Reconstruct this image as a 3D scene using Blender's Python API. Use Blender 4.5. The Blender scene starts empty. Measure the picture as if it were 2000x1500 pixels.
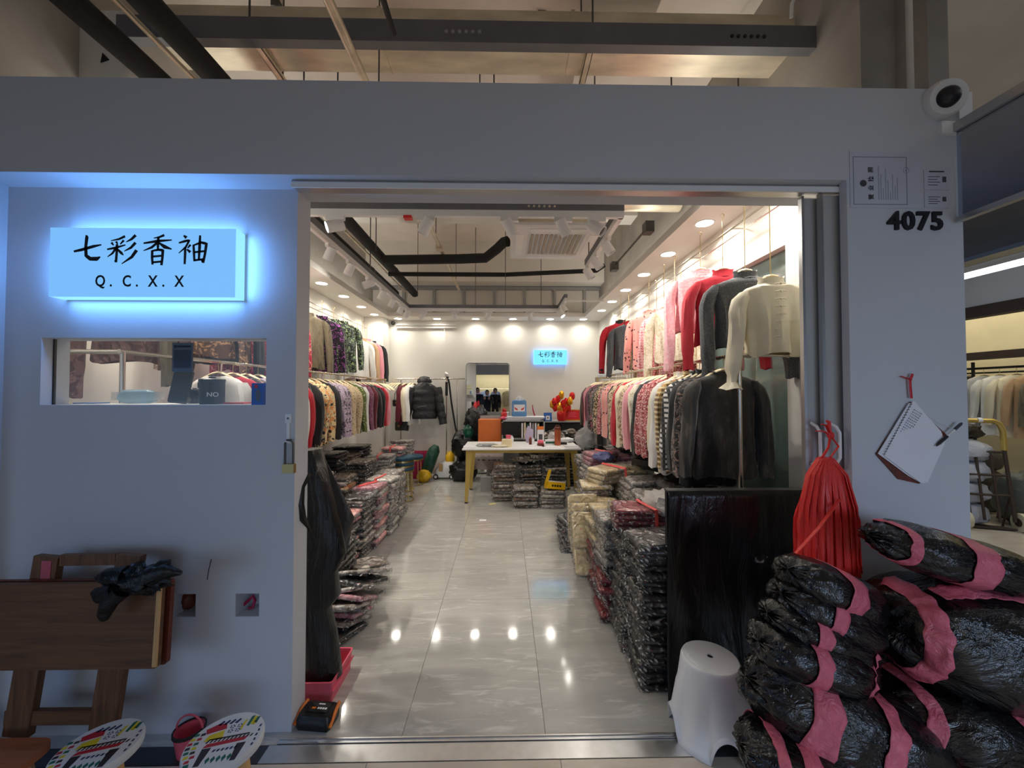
import bpy, bmesh, math, random
from mathutils import Vector, Matrix, Euler, noise

R = math.radians
SC = bpy.context.scene
COL = SC.collection
random.seed(7)

ORD = 'first second third fourth fifth sixth seventh eighth ninth tenth eleventh twelfth thirteenth fourteenth fifteenth sixteenth seventeenth eighteenth nineteenth twentieth'.split() + ['%dth' % k if k % 10 not in (1, 2, 3) else '%d%s' % (k, ('st', 'nd', 'rd')[k % 10 - 1]) for k in range(21, 40)]
# ------------------------------------------------------------------ camera
F, W2, H2 = 750.0, 1000.0, 750.0          # focal length in pixels of the 2000x1500 frame
CAMH = 1.53
PITCH, YAW = 1.222, 0.993
cam_d = bpy.data.cameras.new('camera'); cam = bpy.data.objects.new('camera', cam_d); COL.objects.link(cam)
cam_d.sensor_width = 36; cam_d.lens = F / 2000 * 36; cam_d.clip_start = 0.02
cam.location = (0, 0, CAMH); cam.rotation_euler = (R(90 + PITCH), 0, R(-YAW))
SC.camera = cam
CROT = Euler((R(90 + PITCH), 0, R(-YAW))).to_matrix()

def P(px, py, Y=None, X=None, Z=None):
    """real-world point seen at a pixel of the photograph, on the plane Y, X or Z = const"""
    d = CROT @ Vector(((px - W2) / F, (H2 - py) / F, -1))
    if Y is not None: t = Y / d.y
    elif X is not None: t = X / d.x
    else: t = (Z - CAMH) / d.z
    return Vector((0, 0, CAMH)) + d * t

# ------------------------------------------------------------------ light
SC.view_settings.view_transform = 'Standard'; SC.view_settings.look = 'None'
SC.view_settings.exposure = 0.0; SC.view_settings.gamma = 1.0; SC.view_settings.use_curve_mapping = False
SC.cycles.use_denoising = True
SC.cycles.sample_clamp_indirect = 4.0
SC.cycles.max_bounces = 7; SC.cycles.diffuse_bounces = 5; SC.cycles.glossy_bounces = 4
SC.cycles.transparent_max_bounces = 8; SC.cycles.transmission_bounces = 4
wd = bpy.data.worlds.new('world'); SC.world = wd; wd.use_nodes = True
wd.node_tree.nodes['Background'].inputs[0].default_value = (0.52, 0.68, 1.0, 1)
wd.node_tree.nodes['Background'].inputs[1].default_value = 0.045

def lamp(name, kind, loc, power, color=(1, 1, 1), rot=(0, 0, 0), size=None, size_y=None, shape=None, spot=None, blend=.6, spread=None):
    d = bpy.data.lights.new(name, kind); d.energy = power; d.color = color
    if kind == 'AREA':
        d.shape = shape or 'RECTANGLE'; d.size = size
        if size_y: d.size_y = size_y
        if spread: d.spread = spread
    if kind == 'SPOT':
        d.spot_size = R(spot); d.spot_blend = blend; d.shadow_soft_size = size or .03
    o = bpy.data.objects.new(name, d); COL.objects.link(o); o.location = loc; o.rotation_euler = rot
    return o

COOL = (0.72, 0.83, 1.0); WARM = (1.0, 0.945, 0.85)
lamp('corridor_ceiling_light', 'AREA', (1.6, -2.4, 3.2), 3, COOL, (R(55), 0, R(-6)), 5.0, 1.0)
lamp('added_blue_fill', 'AREA', (-3.4, -3.3, 1.6), 12, (.36, .58, 1.0), (R(69), 0, R(-26)), 3.0, 2.0, spread=R(85))  # unseen lamp added behind the camera to tint the facade blue
lamp('added_blue_fill', 'AREA', (2.7, -3.3, 1.3), 19, (.50, .68, 1.0), (R(69), 0, R(10)), 2.4, 1.2, spread=R(85))  # second unseen lamp, added to brighten the pillar side
lamp('added_void_uplight', 'AREA', (-2.34, 4.6, 2.99), 13, WARM, (R(180), R(-14), 0), .12, 4.6)  # unseen lamp added on the left soffit to brighten the open ceiling
lamp('added_void_uplight', 'AREA', (1.62, 4.6, 2.99), 13, WARM, (R(180), R(14), 0), .12, 4.6)  # matching added uplight on the right soffit
lamp('corridor_ceiling_light', 'AREA', (4.3, 1.6, 3.9), 12, (0.85, 0.9, 1.0), (0, 0, 0), 1.0, 4.0)
DOWN_W, SPOT_W = 4.2, 9.0

# ------------------------------------------------------------------ helpers
def S(r, g=None, b=None):
    if g is None: g = b = r
    f = lambda c: (c / 255 / 12.92) if c / 255 <= .04045 else ((c / 255 + .055) / 1.055) ** 2.4
    return (f(r), f(g), f(b), 1)

class MB:
    def __init__(s): s.v = []; s.f = []; s.mi = []; s.m = 0
    def add(s, vs, fs):
        b = len(s.v); s.v += [Vector(p) for p in vs]
        for q in fs: s.f.append([b + i for i in q]); s.mi.append(s.m)
        return b
    def box(s, lo, hi, M=None):
        x0, y0, z0 = lo; x1, y1, z1 = hi
        vs = [Vector(p) for p in ((x0,y0,z0),(x1,y0,z0),(x1,y1,z0),(x0,y1,z0),(x0,y0,z1),(x1,y0,z1),(x1,y1,z1),(x0,y1,z1))]
        if M: vs = [M @ p for p in vs]
        s.add(vs, [(0,3,2,1),(4,5,6,7),(0,1,5,4),(1,2,6,5),(2,3,7,6),(3,0,4,7)]); return s
    def cbox(s, c, d, M=None):
        return s.box([c[i] - d[i] / 2 for i in range(3)], [c[i] + d[i] / 2 for i in range(3)], M)
    def rings(s, rs, cap0=True, cap1=True, closed=True):
        n = len(rs[0]); b = len(s.v)
        for r in rs: s.v += [Vector(p) for p in r]
        for i in range(len(rs) - 1):
            for j in range(n if closed else n - 1):
                a = b + i * n + j; a2 = b + i * n + (j + 1) % n
                s.f.append([a, a2, a2 + n, a + n]); s.mi.append(s.m)
        if closed and cap0: s.f.append([b + j for j in range(n)][::-1]); s.mi.append(s.m)
        if closed and cap1: s.f.append([b + (len(rs) - 1) * n + j for j in range(n)]); s.mi.append(s.m)
        return s
    def tube(s, pts, r, n=8, caps=True, flat=1.0, loop=False):
        pts = [Vector(p) for p in pts]; m = len(pts)
        rr = r if isinstance(r, (list, tuple)) else [r] * m
        ref = Vector((0, 0, 1)); rs = []; up = None
        for i, p in enumerate(pts):
            if loop: t = pts[(i + 1) % m] - pts[i - 1]
            else: t = pts[min(i + 1, m - 1)] - pts[max(i - 1, 0)]
            if t.length < 1e-9: t = Vector((0, 0, 1))
            t.normalize()
            if up is None: up = ref if abs(t.z) < .9 else Vector((0, 1, 0))
            a = up - t * up.dot(t)
            if a.length < 1e-6: a = Vector((1, 0, 0)) - t * t.x
            a.normalize(); up = a; b = t.cross(a)
            rs.append([p + a * math.cos(2*math.pi*j/n) * rr[i] * flat + b * math.sin(2*math.pi*j/n) * rr[i] for j in range(n)])
        if loop: rs.append(rs[0]); return s.rings(rs, False, False)
        return s.rings(rs, caps, caps)
    def cyl(s, p0, p1, r, n=12, r1=None): return s.tube([p0, p1], [r, r if r1 is None else r1], n)
    def lathe(s, prof, n=20, c=(0, 0, 0), M=None, caps=True):
        rs = []
        for r, z in prof:
            ring = [Vector((c[0] + r*math.cos(2*math.pi*j/n), c[1] + r*math.sin(2*math.pi*j/n), c[2] + z)) for j in range(n)]
            rs.append([M @ p for p in ring] if M else ring)
        return s.rings(rs, caps, caps)
    def prism(s, poly, d, org=(0,0,0), ux=(1,0,0), uy=(0,0,1)):
        """flat polygon in plane (ux,uy) at org, extruded along vector d"""
        org, ux, uy, d = Vector(org), Vector(ux), Vector(uy), Vector(d)
        a = [org + ux * x + uy * y for x, y in poly]
        n = len(a)
        s.add(a + [p + d for p in a], [list(range(n))[::-1], list(range(n, 2*n))] + [(i, (i+1) % n, (i+1) % n + n, i + n) for i in range(n)]); return s
    def blob(s, c, r, seed=0, amp=.15, fr=3.0, n=14, m=9, M=None, sq=1.0):
        rs = []; c = Vector(c)
        for i in range(m + 1):
            th = math.pi * (i + .02) / (m + .04); ring = []
            for j in range(n):
                ph = 2 * math.pi * j / n
                d = Vector((math.sin(th)*math.cos(ph), math.sin(th)*math.sin(ph), math.cos(th)))
                k = 1 + amp * noise.noise(d * fr + Vector((seed, seed * .7, 0)))
                e = Vector([math.copysign(abs(q) ** sq, q) for q in d])
                p = Vector((e.x*r[0], e.y*r[1], e.z*r[2])) * k
                ring.append(c + (M @ p if M else p))
            rs.append(ring)
        return s.rings(rs[::-1])
    def sheet(s, nu, nv, fn, thick=None):
        rs = [[Vector(fn(i / nu, j / nv)) for j in range(nv + 1)] for i in range(nu + 1)]
        return s.rings(rs, closed=False)
    def build(s, name, mats, parent=None, smooth=True, loc=None, rot=None, angle=42):
        me = bpy.data.meshes.new(name); me.from_pydata(s.v, [], s.f)
        for m in (mats if isinstance(mats, (list, tuple)) else [mats]): me.materials.append(m)
        if any(s.mi): me.polygons.foreach_set('material_index', s.mi)
        if smooth:
            me.polygons.foreach_set('use_smooth', [True] * len(me.polygons))
            me.set_sharp_from_angle(angle=R(angle))
        me.update()
        o = bpy.data.objects.new(name, me); COL.objects.link(o)
        if parent: o.parent = parent
        if loc is not None: o.location = loc
        if rot is not None: o.rotation_euler = rot
        return o

def tag(o, label=None, cat=None, group=None, kind=None):
    if label: o['label'] = label
    if cat: o['category'] = cat
    if group: o['group'] = group
    if kind: o['kind'] = kind
    return o
def empty(name, loc=(0,0,0), label=None, cat=None, group=None, rot=(0,0,0)):
    o = bpy.data.objects.new(name, None); COL.objects.link(o); o.empty_display_size = .05
    o.location = loc; o.rotation_euler = rot
    return tag(o, label, cat, group)
def struct(o): o['kind'] = 'structure'; return o
def copy_tree(o, parent=None):
    c = o.copy(); COL.objects.link(c)
    if parent: c.parent = parent
    for ch in list(o.children): copy_tree(ch, c)
    return c

def rrect(w, h, r, n=4):
    pts = []
    for cx, cy, a0 in ((w/2-r, h/2-r, 0), (-w/2+r, h/2-r, 90), (-w/2+r, -h/2+r, 180), (w/2-r, -h/2+r, 270)):
        for k in range(n + 1):
            a = R(a0 + 90 * k / n); pts.append((cx + r*math.cos(a), cy + r*math.sin(a)))
    return pts
def rbox(mb, c, d, r=.01, n=3, M=None):
    """box with rounded upright edges and softened top and bottom"""
    x, y, z = d; rs = []
    e = min(r * .6, z * .3)
    for dz, ins in ((-z/2, e), (-z/2 + e, 0), (z/2 - e, 0), (z/2, e)):
        rs.append([Vector((c[0] + px, c[1] + py, c[2] + dz)) for px, py in rrect(x - 2*ins, y - 2*ins, max(r - ins, .001), n)])
    if M: rs = [[M @ p for p in q] for q in rs]
    return mb.rings(rs)

# ------------------------------------------------------------------ materials
def nt(name):
    m = bpy.data.materials.new(name); m.use_nodes = True
    t = m.node_tree; b = t.nodes['Principled BSDF']
    return m, t, b
def N(t, typ, **kw):
    n = t.nodes.new(typ)
    for k, v in kw.items():
        if k.startswith('i_'):
            key = k[2:]; key = int(key) if key.isdigit() else key.replace('_', ' ')
            n.inputs[key].default_value = v
        else: setattr(n, k, v)
    return n
def ramp(t, src, stops, interp='LINEAR'):
    r = N(t, 'ShaderNodeValToRGB'); r.color_ramp.interpolation = interp
    els = r.color_ramp.elements
    while len(els) < len(stops): els.new(.5)
    for e, (p, c) in zip(els, stops): e.position = p; e.color = c
    t.links.new(src, r.inputs[0]); return r.outputs[0]
def mixc(t, fac, a, b, mode='MIX'):
    m = N(t, 'ShaderNodeMix', data_type='RGBA', blend_type=mode)
    for s, v in ((0, fac), (6, a), (7, b)):
        if isinstance(v, (int, float)): m.inputs[s].default_value = v
        elif isinstance(v, tuple): m.inputs[s].default_value = v
        else: t.links.new(v, m.inputs[s])
    return m.outputs[2]
def coords(t, scale=(1,1,1), rot=(0,0,0), kind='Object'):
    tc = N(t, 'ShaderNodeTexCoord'); mp = N(t, 'ShaderNodeMapping')
    mp.inputs['Scale'].default_value = scale; mp.inputs['Rotation'].default_value = rot
    t.links.new(tc.outputs[kind], mp.inputs[0]); return mp.outputs[0]
def noi(t, co, scale=5, detail=3, rough=.5, dist=0):
    n = N(t, 'ShaderNodeTexNoise', i_Scale=scale, i_Detail=detail, i_Roughness=rough, i_Distortion=dist)
    t.links.new(co, n.inputs['Vector']); return n.outputs[0]
def bump(t, b, h, strength=.3, dist=.01, into='Normal'):
    n = N(t, 'ShaderNodeBump', i_Strength=strength, i_Distance=dist)
    t.links.new(h, n.inputs['Height'])
    t.links.new(n.outputs[0], b.inputs[into]); return n.outputs[0]

def mat(name, c, rough=.6, metal=0, vary=.08, scale=6, bmp=0, bscale=60, coat=0, spec=None, alpha=1, stretch=(1,1,1), sheen=0):
    m, t, b = nt(name); co = coords(t, stretch)
    lo = tuple(x * (1 - vary) for x in c[:3]) + (1,); hi = tuple(min(1, x * (1 + vary)) for x in c[:3]) + (1,)
    t.links.new(ramp(t, noi(t, co, scale, 4), [(.3, lo), (.7, hi)]), b.inputs['Base Color'])
    b.inputs['Roughness'].default_value = rough; b.inputs['Metallic'].default_value = metal
    b.inputs['Coat Weight'].default_value = coat; b.inputs['Alpha'].default_value = alpha
    b.inputs['Sheen Weight'].default_value = sheen
    if spec is not None: b.inputs['Specular IOR Level'].default_value = spec
    if bmp: bump(t, b, noi(t, co, bscale, 3), bmp, .004)
    return m
def emis(name, c, strength, base=None):
    m, t, b = nt(name); co = coords(t)
    b.inputs['Base Color'].default_value = base or c
    b.inputs['Emission Color'].default_value = c; b.inputs['Emission Strength'].default_value = strength
    return m
def glassy(name, c, alpha, rough=.05):
    m, t, b = nt(name)
    co = coords(t); n = noi(t, co, 3, 3)
    t.links.new(ramp(t, n, [(.3, tuple(x*.8 for x in c[:3]) + (1,)), (.7, c)]), b.inputs['Base Color'])
    b.inputs['Roughness'].default_value = rough; b.inputs['Alpha'].default_value = alpha
    return m

def fabric(name, c, pat='plain', c2=None, c3=None, scale=20, rough=.8, sheen=.2):
    """woven cloth with a printed pattern (colour only), object coordinates"""
    m, t, b = nt(name); co = coords(t)
    c2 = c2 or c; c3 = c3 or c2
    if pat == 'plain':
        col = ramp(t, noi(t, co, 9, 3), [(.3, tuple(x*.88 for x in c[:3]) + (1,)), (.7, c)])
    elif pat == 'floral':
        w = N(t, 'ShaderNodeTexNoise', i_Scale=scale * .35, i_Detail=2.0, i_Distortion=1.2); t.links.new(co, w.inputs[0])
        k1 = ramp(t, w.outputs[0], [(.52, (0,0,0,1)), (.56, (1,1,1,1))])
        w2 = N(t, 'ShaderNodeTexNoise', i_Scale=scale * .6, i_Detail=3.0, i_Distortion=2.0); t.links.new(co, w2.inputs[0])
        k2 = ramp(t, w2.outputs[0], [(.56, (0,0,0,1)), (.6, (1,1,1,1))])
        col = mixc(t, k2, mixc(t, k1, c, c2), c3)
    elif pat == 'dots':
        v = N(t, 'ShaderNodeTexVoronoi', i_Scale=scale); t.links.new(co, v.inputs['Vector'])
        k = ramp(t, v.outputs['Distance'], [(.22, (1,1,1,1)), (.28, (0,0,0,1))])
        col = mixc(t, k, c, c2)
    elif pat == 'leopard':
        v = N(t, 'ShaderNodeTexVoronoi', i_Scale=scale, feature='SMOOTH_F1'); t.links.new(co, v.inputs['Vector'])
        k = ramp(t, v.outputs['Distance'], [(.25, (0,0,0,1)), (.34, (1,1,1,1)), (.48, (1,1,1,1)), (.55, (0,0,0,1))])
        col = mixc(t, k, c, c2)
    elif pat == 'lattice':
        co2 = coords(t, (1, 0, 1), (0, R(45), 0))
        ck = N(t, 'ShaderNodeTexChecker', i_Scale=scale); t.links.new(co2, ck.inputs[0])
        v = N(t, 'ShaderNodeTexVoronoi', i_Scale=scale * 1.6); t.links.new(co, v.inputs['Vector'])
        k = ramp(t, v.outputs['Distance'], [(.3, (1,1,1,1)), (.4, (0,0,0,1))])
        base = mixc(t, ck.outputs['Fac'], c, c2); col = mixc(t, k, base, c3)
    elif pat == 'plaid':
        w1 = N(t, 'ShaderNodeTexWave', i_Scale=scale, bands_direction='X'); t.links.new(co, w1.inputs[0])
        w2 = N(t, 'ShaderNodeTexWave', i_Scale=scale, bands_direction='Z'); t.links.new(co, w2.inputs[0])
        k1 = ramp(t, w1.outputs['Fac'], [(.55, (0,0,0,1)), (.65, (1,1,1,1))]); k2 = ramp(t, w2.outputs['Fac'], [(.55, (0,0,0,1)), (.65, (1,1,1,1))])
        col = mixc(t, k2, mixc(t, k1, c, c2), c3)
    elif pat == 'smoke':
        co2 = coords(t, (1, 1, .28)); n = noi(t, co2, scale, 5, .6, .6)
        col = ramp(t, n, [(.32, c), (.55, c2), (.7, c3)])
    elif pat == 'speck':
        n = noi(t, co, scale * 6, 2, .6); col = ramp(t, n, [(.45, c), (.62, c2)])
    if isinstance(col, tuple): b.inputs['Base Color'].default_value = col
    else: t.links.new(col, b.inputs['Base Color'])
    b.inputs['Roughness'].default_value = rough; b.inputs['Sheen Weight'].default_value = sheen
    bump(t, b, noi(t, coords(t, (1, 1, .25)), 26, 3), .25, .01)
    return m

def bagged(name, c, c2=None, scale=30):
    """cloth seen through crinkled clear film: cloth colour, white creases with painted sparkle, glossy coat"""
    m, t, b = nt(name); co = coords(t); oi = N(t, 'ShaderNodeObjectInfo')
    ad = N(t, 'ShaderNodeVectorMath', operation='ADD'); t.links.new(co, ad.inputs[0])
    sc = N(t, 'ShaderNodeVectorMath', operation='SCALE'); sc.inputs[0].default_value = (7, 3, 5); t.links.new(oi.outputs['Random'], sc.inputs['Scale'])
    t.links.new(sc.outputs[0], ad.inputs[1]); co = ad.outputs[0]
    col = ramp(t, noi(t, co, scale, 3, .6), [(.42, c), (.58, c2 or c)])
    rd = noi(t, co, 40, 2, .5); col = mixc(t, ramp(t, rd, [(.70, (0,0,0,1)), (.73, (.8,.8,.8,1))]), col, S(222, 84, 72))
    v = N(t, 'ShaderNodeTexNoise', i_Scale=12.0, i_Detail=5.0, i_Distortion=1.4, noise_type='RIDGED_MULTIFRACTAL'); t.links.new(co, v.inputs[0])
    k = ramp(t, v.outputs[0], [(.20, (0,0,0,1)), (.62, (.8,.8,.8,1))])
    t.links.new(mixc(t, k, col, (.82, .81, .79, 1)), b.inputs['Base Color'])  # pale film creases and their sparkle painted into the base colour
    b.inputs['Roughness'].default_value = .55; b.inputs['Coat Weight'].default_value = 1; b.inputs['Coat Roughness'].default_value = .12
    bn = N(t, 'ShaderNodeBump', i_Strength=1.0, i_Distance=.02); t.links.new(v.outputs[0], bn.inputs['Height'])
    t.links.new(bn.outputs[0], b.inputs['Coat Normal']); t.links.new(bn.outputs[0], b.inputs['Normal'])
    return m

def film(name, c, rough=.25, strength=.8, scale=9, stretch=(1,1,1), spec=.5, dist=.03):
    """opaque crumpled plastic film"""
    m, t, b = nt(name); co = coords(t, stretch)
    n = N(t, 'ShaderNodeTexNoise', i_Scale=scale, i_Detail=6.0, i_Distortion=1.2, i_Roughness=.6); t.links.new(co, n.inputs[0])
    t.links.new(ramp(t, n.outputs[0], [(.3, tuple(x*.8 for x in c[:3]) + (1,)), (.7, c)]), b.inputs['Base Color'])
    b.inputs['Roughness'].default_value = rough; b.inputs['Specular IOR Level'].default_value = spec
    bump(t, b, n.outputs[0], strength, dist)
    return m

def wood(name, c, c2, scale=4, axis='X', rough=.55):
    m, t, b = nt(name)
    st = {'X': (1, 14, 14), 'Y': (14, 1, 14), 'Z': (14, 14, 1)}[axis]
    co = coords(t, st); n = noi(t, co, scale, 5, .6, .8)
    t.links.new(ramp(t, n, [(.3, c), (.7, c2)]), b.inputs['Base Color'])
    b.inputs['Roughness'].default_value = rough; bump(t, b, n, .15, .004)
    return m

M = {}
M['facade'] = mat('facade_paint', S(200, 203, 208), .75, vary=.03, scale=1.3, bmp=.08, bscale=40)
M['wall'] = mat('wall_paint', S(226, 223, 214), .7, vary=.02, scale=2, bmp=.05, bscale=50)
M['soffit'] = mat('soffit_paint', S(238, 235, 228), .7, vary=.02, scale=2)
M['slab'] = mat('slab_paint', S(236, 226, 216), .85, vary=.08, scale=1.5, bmp=.15, bscale=12)
M['beam'] = mat('beam_paint', S(232, 227, 218), .85, vary=.06, scale=1.2)
M['concrete'] = mat('concrete', S(165, 160, 152), .9, vary=.2, scale=2, bmp=.3, bscale=20)
M['galv'] = mat('galvanised_steel', S(226, 214, 190), .36, .45, .22, 9, .15, 30, stretch=(.3, 1, 1))
M['stud'] = mat('grey_stud', S(168, 169, 168), .5, .3, .08)
M['channel'] = mat('dark_channel', S(112, 112, 116), .5, .2, .1)
M['rod'] = mat('rod_steel', S(95, 93, 92), .4, .7)
M['chrome'] = mat('chrome', S(215, 208, 196), .18, 1, .03)
M['brass'] = mat('brushed_brass', S(205, 180, 120), .3, 1, .06)
M['gold'] = mat('gold_paint', S(196, 168, 92), .38, .55, .05)
M['steel'] = mat('steel_plate', S(225, 225, 225), .34, 1, .06, 20, .06, 50)
M['white'] = mat('white_enamel', S(238, 238, 236), .4, 0, .02)
M['whiteplastic'] = mat('white_plastic', S(228, 228, 226), .45, 0, .03)
M['blackplastic'] = mat('black_plastic', S(26, 26, 28), .35, 0, .15)
M['rubber'] = mat('black_rubber', S(18, 18, 20), .7, 0, .15)
M['black'] = mat('black_matte', S(22, 22, 24), .6, 0, .2)
M['insul'] = mat('black_insulation', S(28, 28, 29), .85, 0, .2, bmp=.3, bscale=30)
M['alu'] = mat('aluminium', S(190, 190, 190), .3, .9, .04)
M['doorglass'] = mat('grey_back_painted_glass', S(178, 177, 174), .25, 0, .05, scale=2)
M['ink'] = mat('black_ink', S(18, 18, 24), .5, 0, .1)
M['grey'] = mat('grey_plastic', S(222, 225, 228), .42, 0, .04, bmp=.05, bscale=40)
M['paper'] = mat('white_paper', S(232, 232, 236), .8, 0, .03)
M['red'] = mat('red_plastic', S(206, 34, 40), .4, 0, .1)
M['pink'] = mat('pink_plastic', S(226, 96, 118), .4, 0, .08)
M['orange'] = mat('orange_plastic', S(228, 120, 36), .45, 0, .08)
M['yellow'] = mat('yellow_plastic', S(236, 186, 22), .4, 0, .08)
M['blue'] = mat('blue_plastic', S(36, 96, 176), .4, 0, .1)
M['green'] = mat('green_plastic', S(22, 92, 62), .35, 0, .12)
M['magenta'] = mat('magenta_fabric', S(168, 16, 72), .6, 0, .1)
M['teal'] = mat('teal_velvet', S(14, 62, 82), .6, 0, .12, sheen=.05)
M['hanger'] = mat('pale_hanger', S(240, 222, 180), .45, 0, .05)
M['cardboard'] = mat('cardboard', S(184, 148, 100), .85, 0, .08)
M['darkstone'] = mat('dark_granite', S(52, 54, 60), .35, 0, .25, scale=60)
M['glass'] = glassy('clear_glass', S(215, 230, 228), .12, .03)
M['blackfilm'] = film('black_film', S(15, 15, 16), .3, .7, 7)
M['drapefilm'] = film('draped_black_film', S(11, 12, 13), .28, .8, 5, (1.6, 1.6, .35))
M['pinktape'] = film('pink_tape', S(234, 116, 136), .22, .5, 30)
M['redstrip'] = film('red_strip', S(244, 52, 46), .25, .4, 30, (3, 3, .2))
M['clearbag'] = glassy('clear_bag', S(225, 225, 222), .42, .2)
M['wood_dark'] = wood('dark_wood', S(86, 58, 36), S(122, 82, 48), 3, 'X')
M['wood_leg'] = wood('leg_wood', S(84, 56, 34), S(128, 88, 54), 4, 'Z')
M['wood_red'] = wood('red_wood', S(84, 34, 18), S(122, 52, 28), 4, 'Z')
M['wood_orange'] = wood('orange_wood', S(160, 92, 58), S(190, 116, 76), 2, 'X')
M['wood_pale'] = wood('pale_wood', S(190, 146, 92), S(220, 176, 118), 4, 'Z')
M['disc'] = emis('lamp_disc', (1, .95, .84, 1), 22)
# ------------------------------------------------------------------ floor, walls, ceiling (the setting)
YF, YR, YI = 1.655, 1.78, 1.896           # facade front plane, recessed plane, inner face
XL, XR, YB = -2.55, 1.80, 7.30            # shop walls
ZB, ZT = 2.47, 2.885                      # underside and top of the facade band
ZS = 2.89                                 # shop soffit

def tile_mat(name, c, c2, vein, rough):
    m, t, b = nt(name); co = coords(t); oi = N(t, 'ShaderNodeObjectInfo')
    sc = N(t, 'ShaderNodeVectorMath', operation='SCALE'); sc.inputs[0].default_value = (9, 5, 0); t.links.new(oi.outputs['Random'], sc.inputs['Scale'])
    ad = N(t, 'ShaderNodeVectorMath', operation='ADD'); t.links.new(co, ad.inputs[0]); t.links.new(sc.outputs[0], ad.inputs[1])
    mp = N(t, 'ShaderNodeMapping'); mp.inputs['Rotation'].default_value = (0, 0, R(-38)); mp.inputs['Scale'].default_value = (.8, 4.0, 1); t.links.new(ad.outputs[0], mp.inputs[0])
    col = ramp(t, noi(t, mp.outputs[0], 2.2, 5, .6, .4), [(.3, c), (.7, c2)])
    v = noi(t, mp.outputs[0], 5, 6, .62, 1.0); k = ramp(t, v, [(.55, (0,0,0,1)), (.70, (.8,.8,.8,1))])
    t.links.new(mixc(t, k, col, vein), b.inputs['Base Color'])
    rr = ramp(t, noi(t, co, 2.2, 4), [(.35, (rough*.6,)*3 + (1,)), (.7, (rough*1.6,)*3 + (1,))]); t.links.new(rr, b.inputs['Roughness'])
    b.inputs['Specular IOR Level'].default_value = .75
    return m
M['tile'] = tile_mat('grey_marble_tile', S(170, 169, 164), S(188, 186, 180), S(214, 212, 206), .075)
M['tile2'] = tile_mat('beige_corridor_tile', S(196, 184, 168), S(206, 196, 180), S(214, 206, 194), .18)
M['grout'] = mat('grout', S(112, 109, 103), .9)

fl = struct(MB().box((-3.4, 1.64, -.06), (2.05, 7.5, -.004)).build('floor', M['grout'], smooth=False))
TW, TL = .64, 1.28; g = .0009
tmesh = {}
def tile(parent, x0, x1, y0, y1, m, nm='tile'):
    key = (round(x1-x0, 3), round(y1-y0, 3), m.name)
    if key not in tmesh:
        w, l = (x1-x0)/2 - g, (y1-y0)/2 - g
        b = MB(); b.rings([[(sx*(w-e), sy*(l-e), z) for sx, sy in ((-1,-1),(1,-1),(1,1),(-1,1))] for z, e in ((-.006, 0), (-.0008, 0), (0, .0008))])
        o = b.build(nm, m, parent, smooth=False); tmesh[key] = o.data
    else:
        o = bpy.data.objects.new(nm, tmesh[key]); COL.objects.link(o); o.parent = parent
    o.location = ((x0+x1)/2, (y0+y1)/2, 0)
xs = [XL] + [x for x in [-.46 + TW*k for k in range(-4, 5)] if XL < x < XR] + [XR]
ys = [1.715] + [y for y in [2.876 + TL*k for k in range(0, 5)] if y < YB] + [YB]
for i in range(len(xs)-1):
    for j in range(len(ys)-1): tile(fl, xs[i], xs[i+1], ys[j], ys[j+1], M['tile'])
fo = struct(MB().box((-4.5, -6, -.06), (9.5, 1.63, -.004)).build('floor_corridor', M['grout'], smooth=False))
fr_ = struct(MB().box((2.05, 1.63, -.06), (9.5, 9, -.004)).build('floor_aisle', M['grout'], smooth=False))
for i in range(-5, 4):
    for j in range(0, 3): tile(fo, -.57 + .8*i, .23 + .8*i, 1.63 - .8*(j+1), 1.63 - .8*j, M['tile2'])
b = MB().box((-4.5, -6, -.004), (9.5, -.77, 0)).box((2.63+.0, -.77, -.004), (9.5, 1.63, 0))
b.build('tile_field', M['tile2'], fo, smooth=False)
for i in range(0, 6):
    for j in range(0, 5): tile(fr_, 2.06 + .8*i, 2.86 + .8*i, 1.63 + .8*j, 2.43 + .8*j, M['tile2'])
# door sill: dark granite left, steel plate and floor rail in the doorway
struct(MB().box((-3.4, 1.632, -.05), (-1.02, 1.714, .001)).build('trim_1', M['darkstone'], smooth=False))
struct(MB().box((-1.02, 1.632, -.05), (.80, 1.712, .002)).build('trim_2', M['steel'], smooth=False))
struct(MB().box((.80, 1.632, -.05), (2.0, 1.714, .001)).build('trim_3', M['darkstone'], smooth=False))
struct(MB().box((-.99, 1.716, -.01), (1.2, 1.722, .006)).box((-.99, 1.736, -.01), (1.2, 1.742, .006)).box((-.99,1.722,-.01),(1.2,1.736,.001)).build('trim_4', M['steel'], smooth=False))

# facade: recessed wall on the left with the display window and two small niches
wx0, wx1 = P(80, 700, Y=YR).x, P(520, 700, Y=YR).x
wz0, wz1 = P(300, 791, Y=YR).z, P(300, 660, Y=YR).z
n1 = (P(340, 1180, Y=YR).x, P(382, 1180, Y=YR).x); n2 = (P(460, 1180, Y=YR).x, P(506, 1180, Y=YR).x)
nz0, nz1 = P(400, 1205, Y=YR).z, P(400, 1160, Y=YR).z
XJ = P(578, 700, Y=YR).x
def holed(mb, x0, x1, z0, z1, y0, y1, holes):
    xs = sorted({x0, x1, *[h[0] for h in holes], *[h[1] for h in holes]}); zs = sorted({z0, z1, *[h[2] for h in holes], *[h[3] for h in holes]})
    for i in range(len(xs)-1):
        for j in range(len(zs)-1):
            cx, cz = (xs[i]+xs[i+1])/2, (zs[j]+zs[j+1])/2
            if not any(h[0] < cx < h[1] and h[2] < cz < h[3] for h in holes):
                mb.box((xs[i], y0, zs[j]), (xs[i+1], y1, zs[j+1]))
    return mb
b = holed(MB(), -2.276, XJ, 0, ZB, YR, YI, [(wx0, wx1, wz0, wz1), (*n1, nz0, nz1), (*n2, nz0, nz1)])
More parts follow.
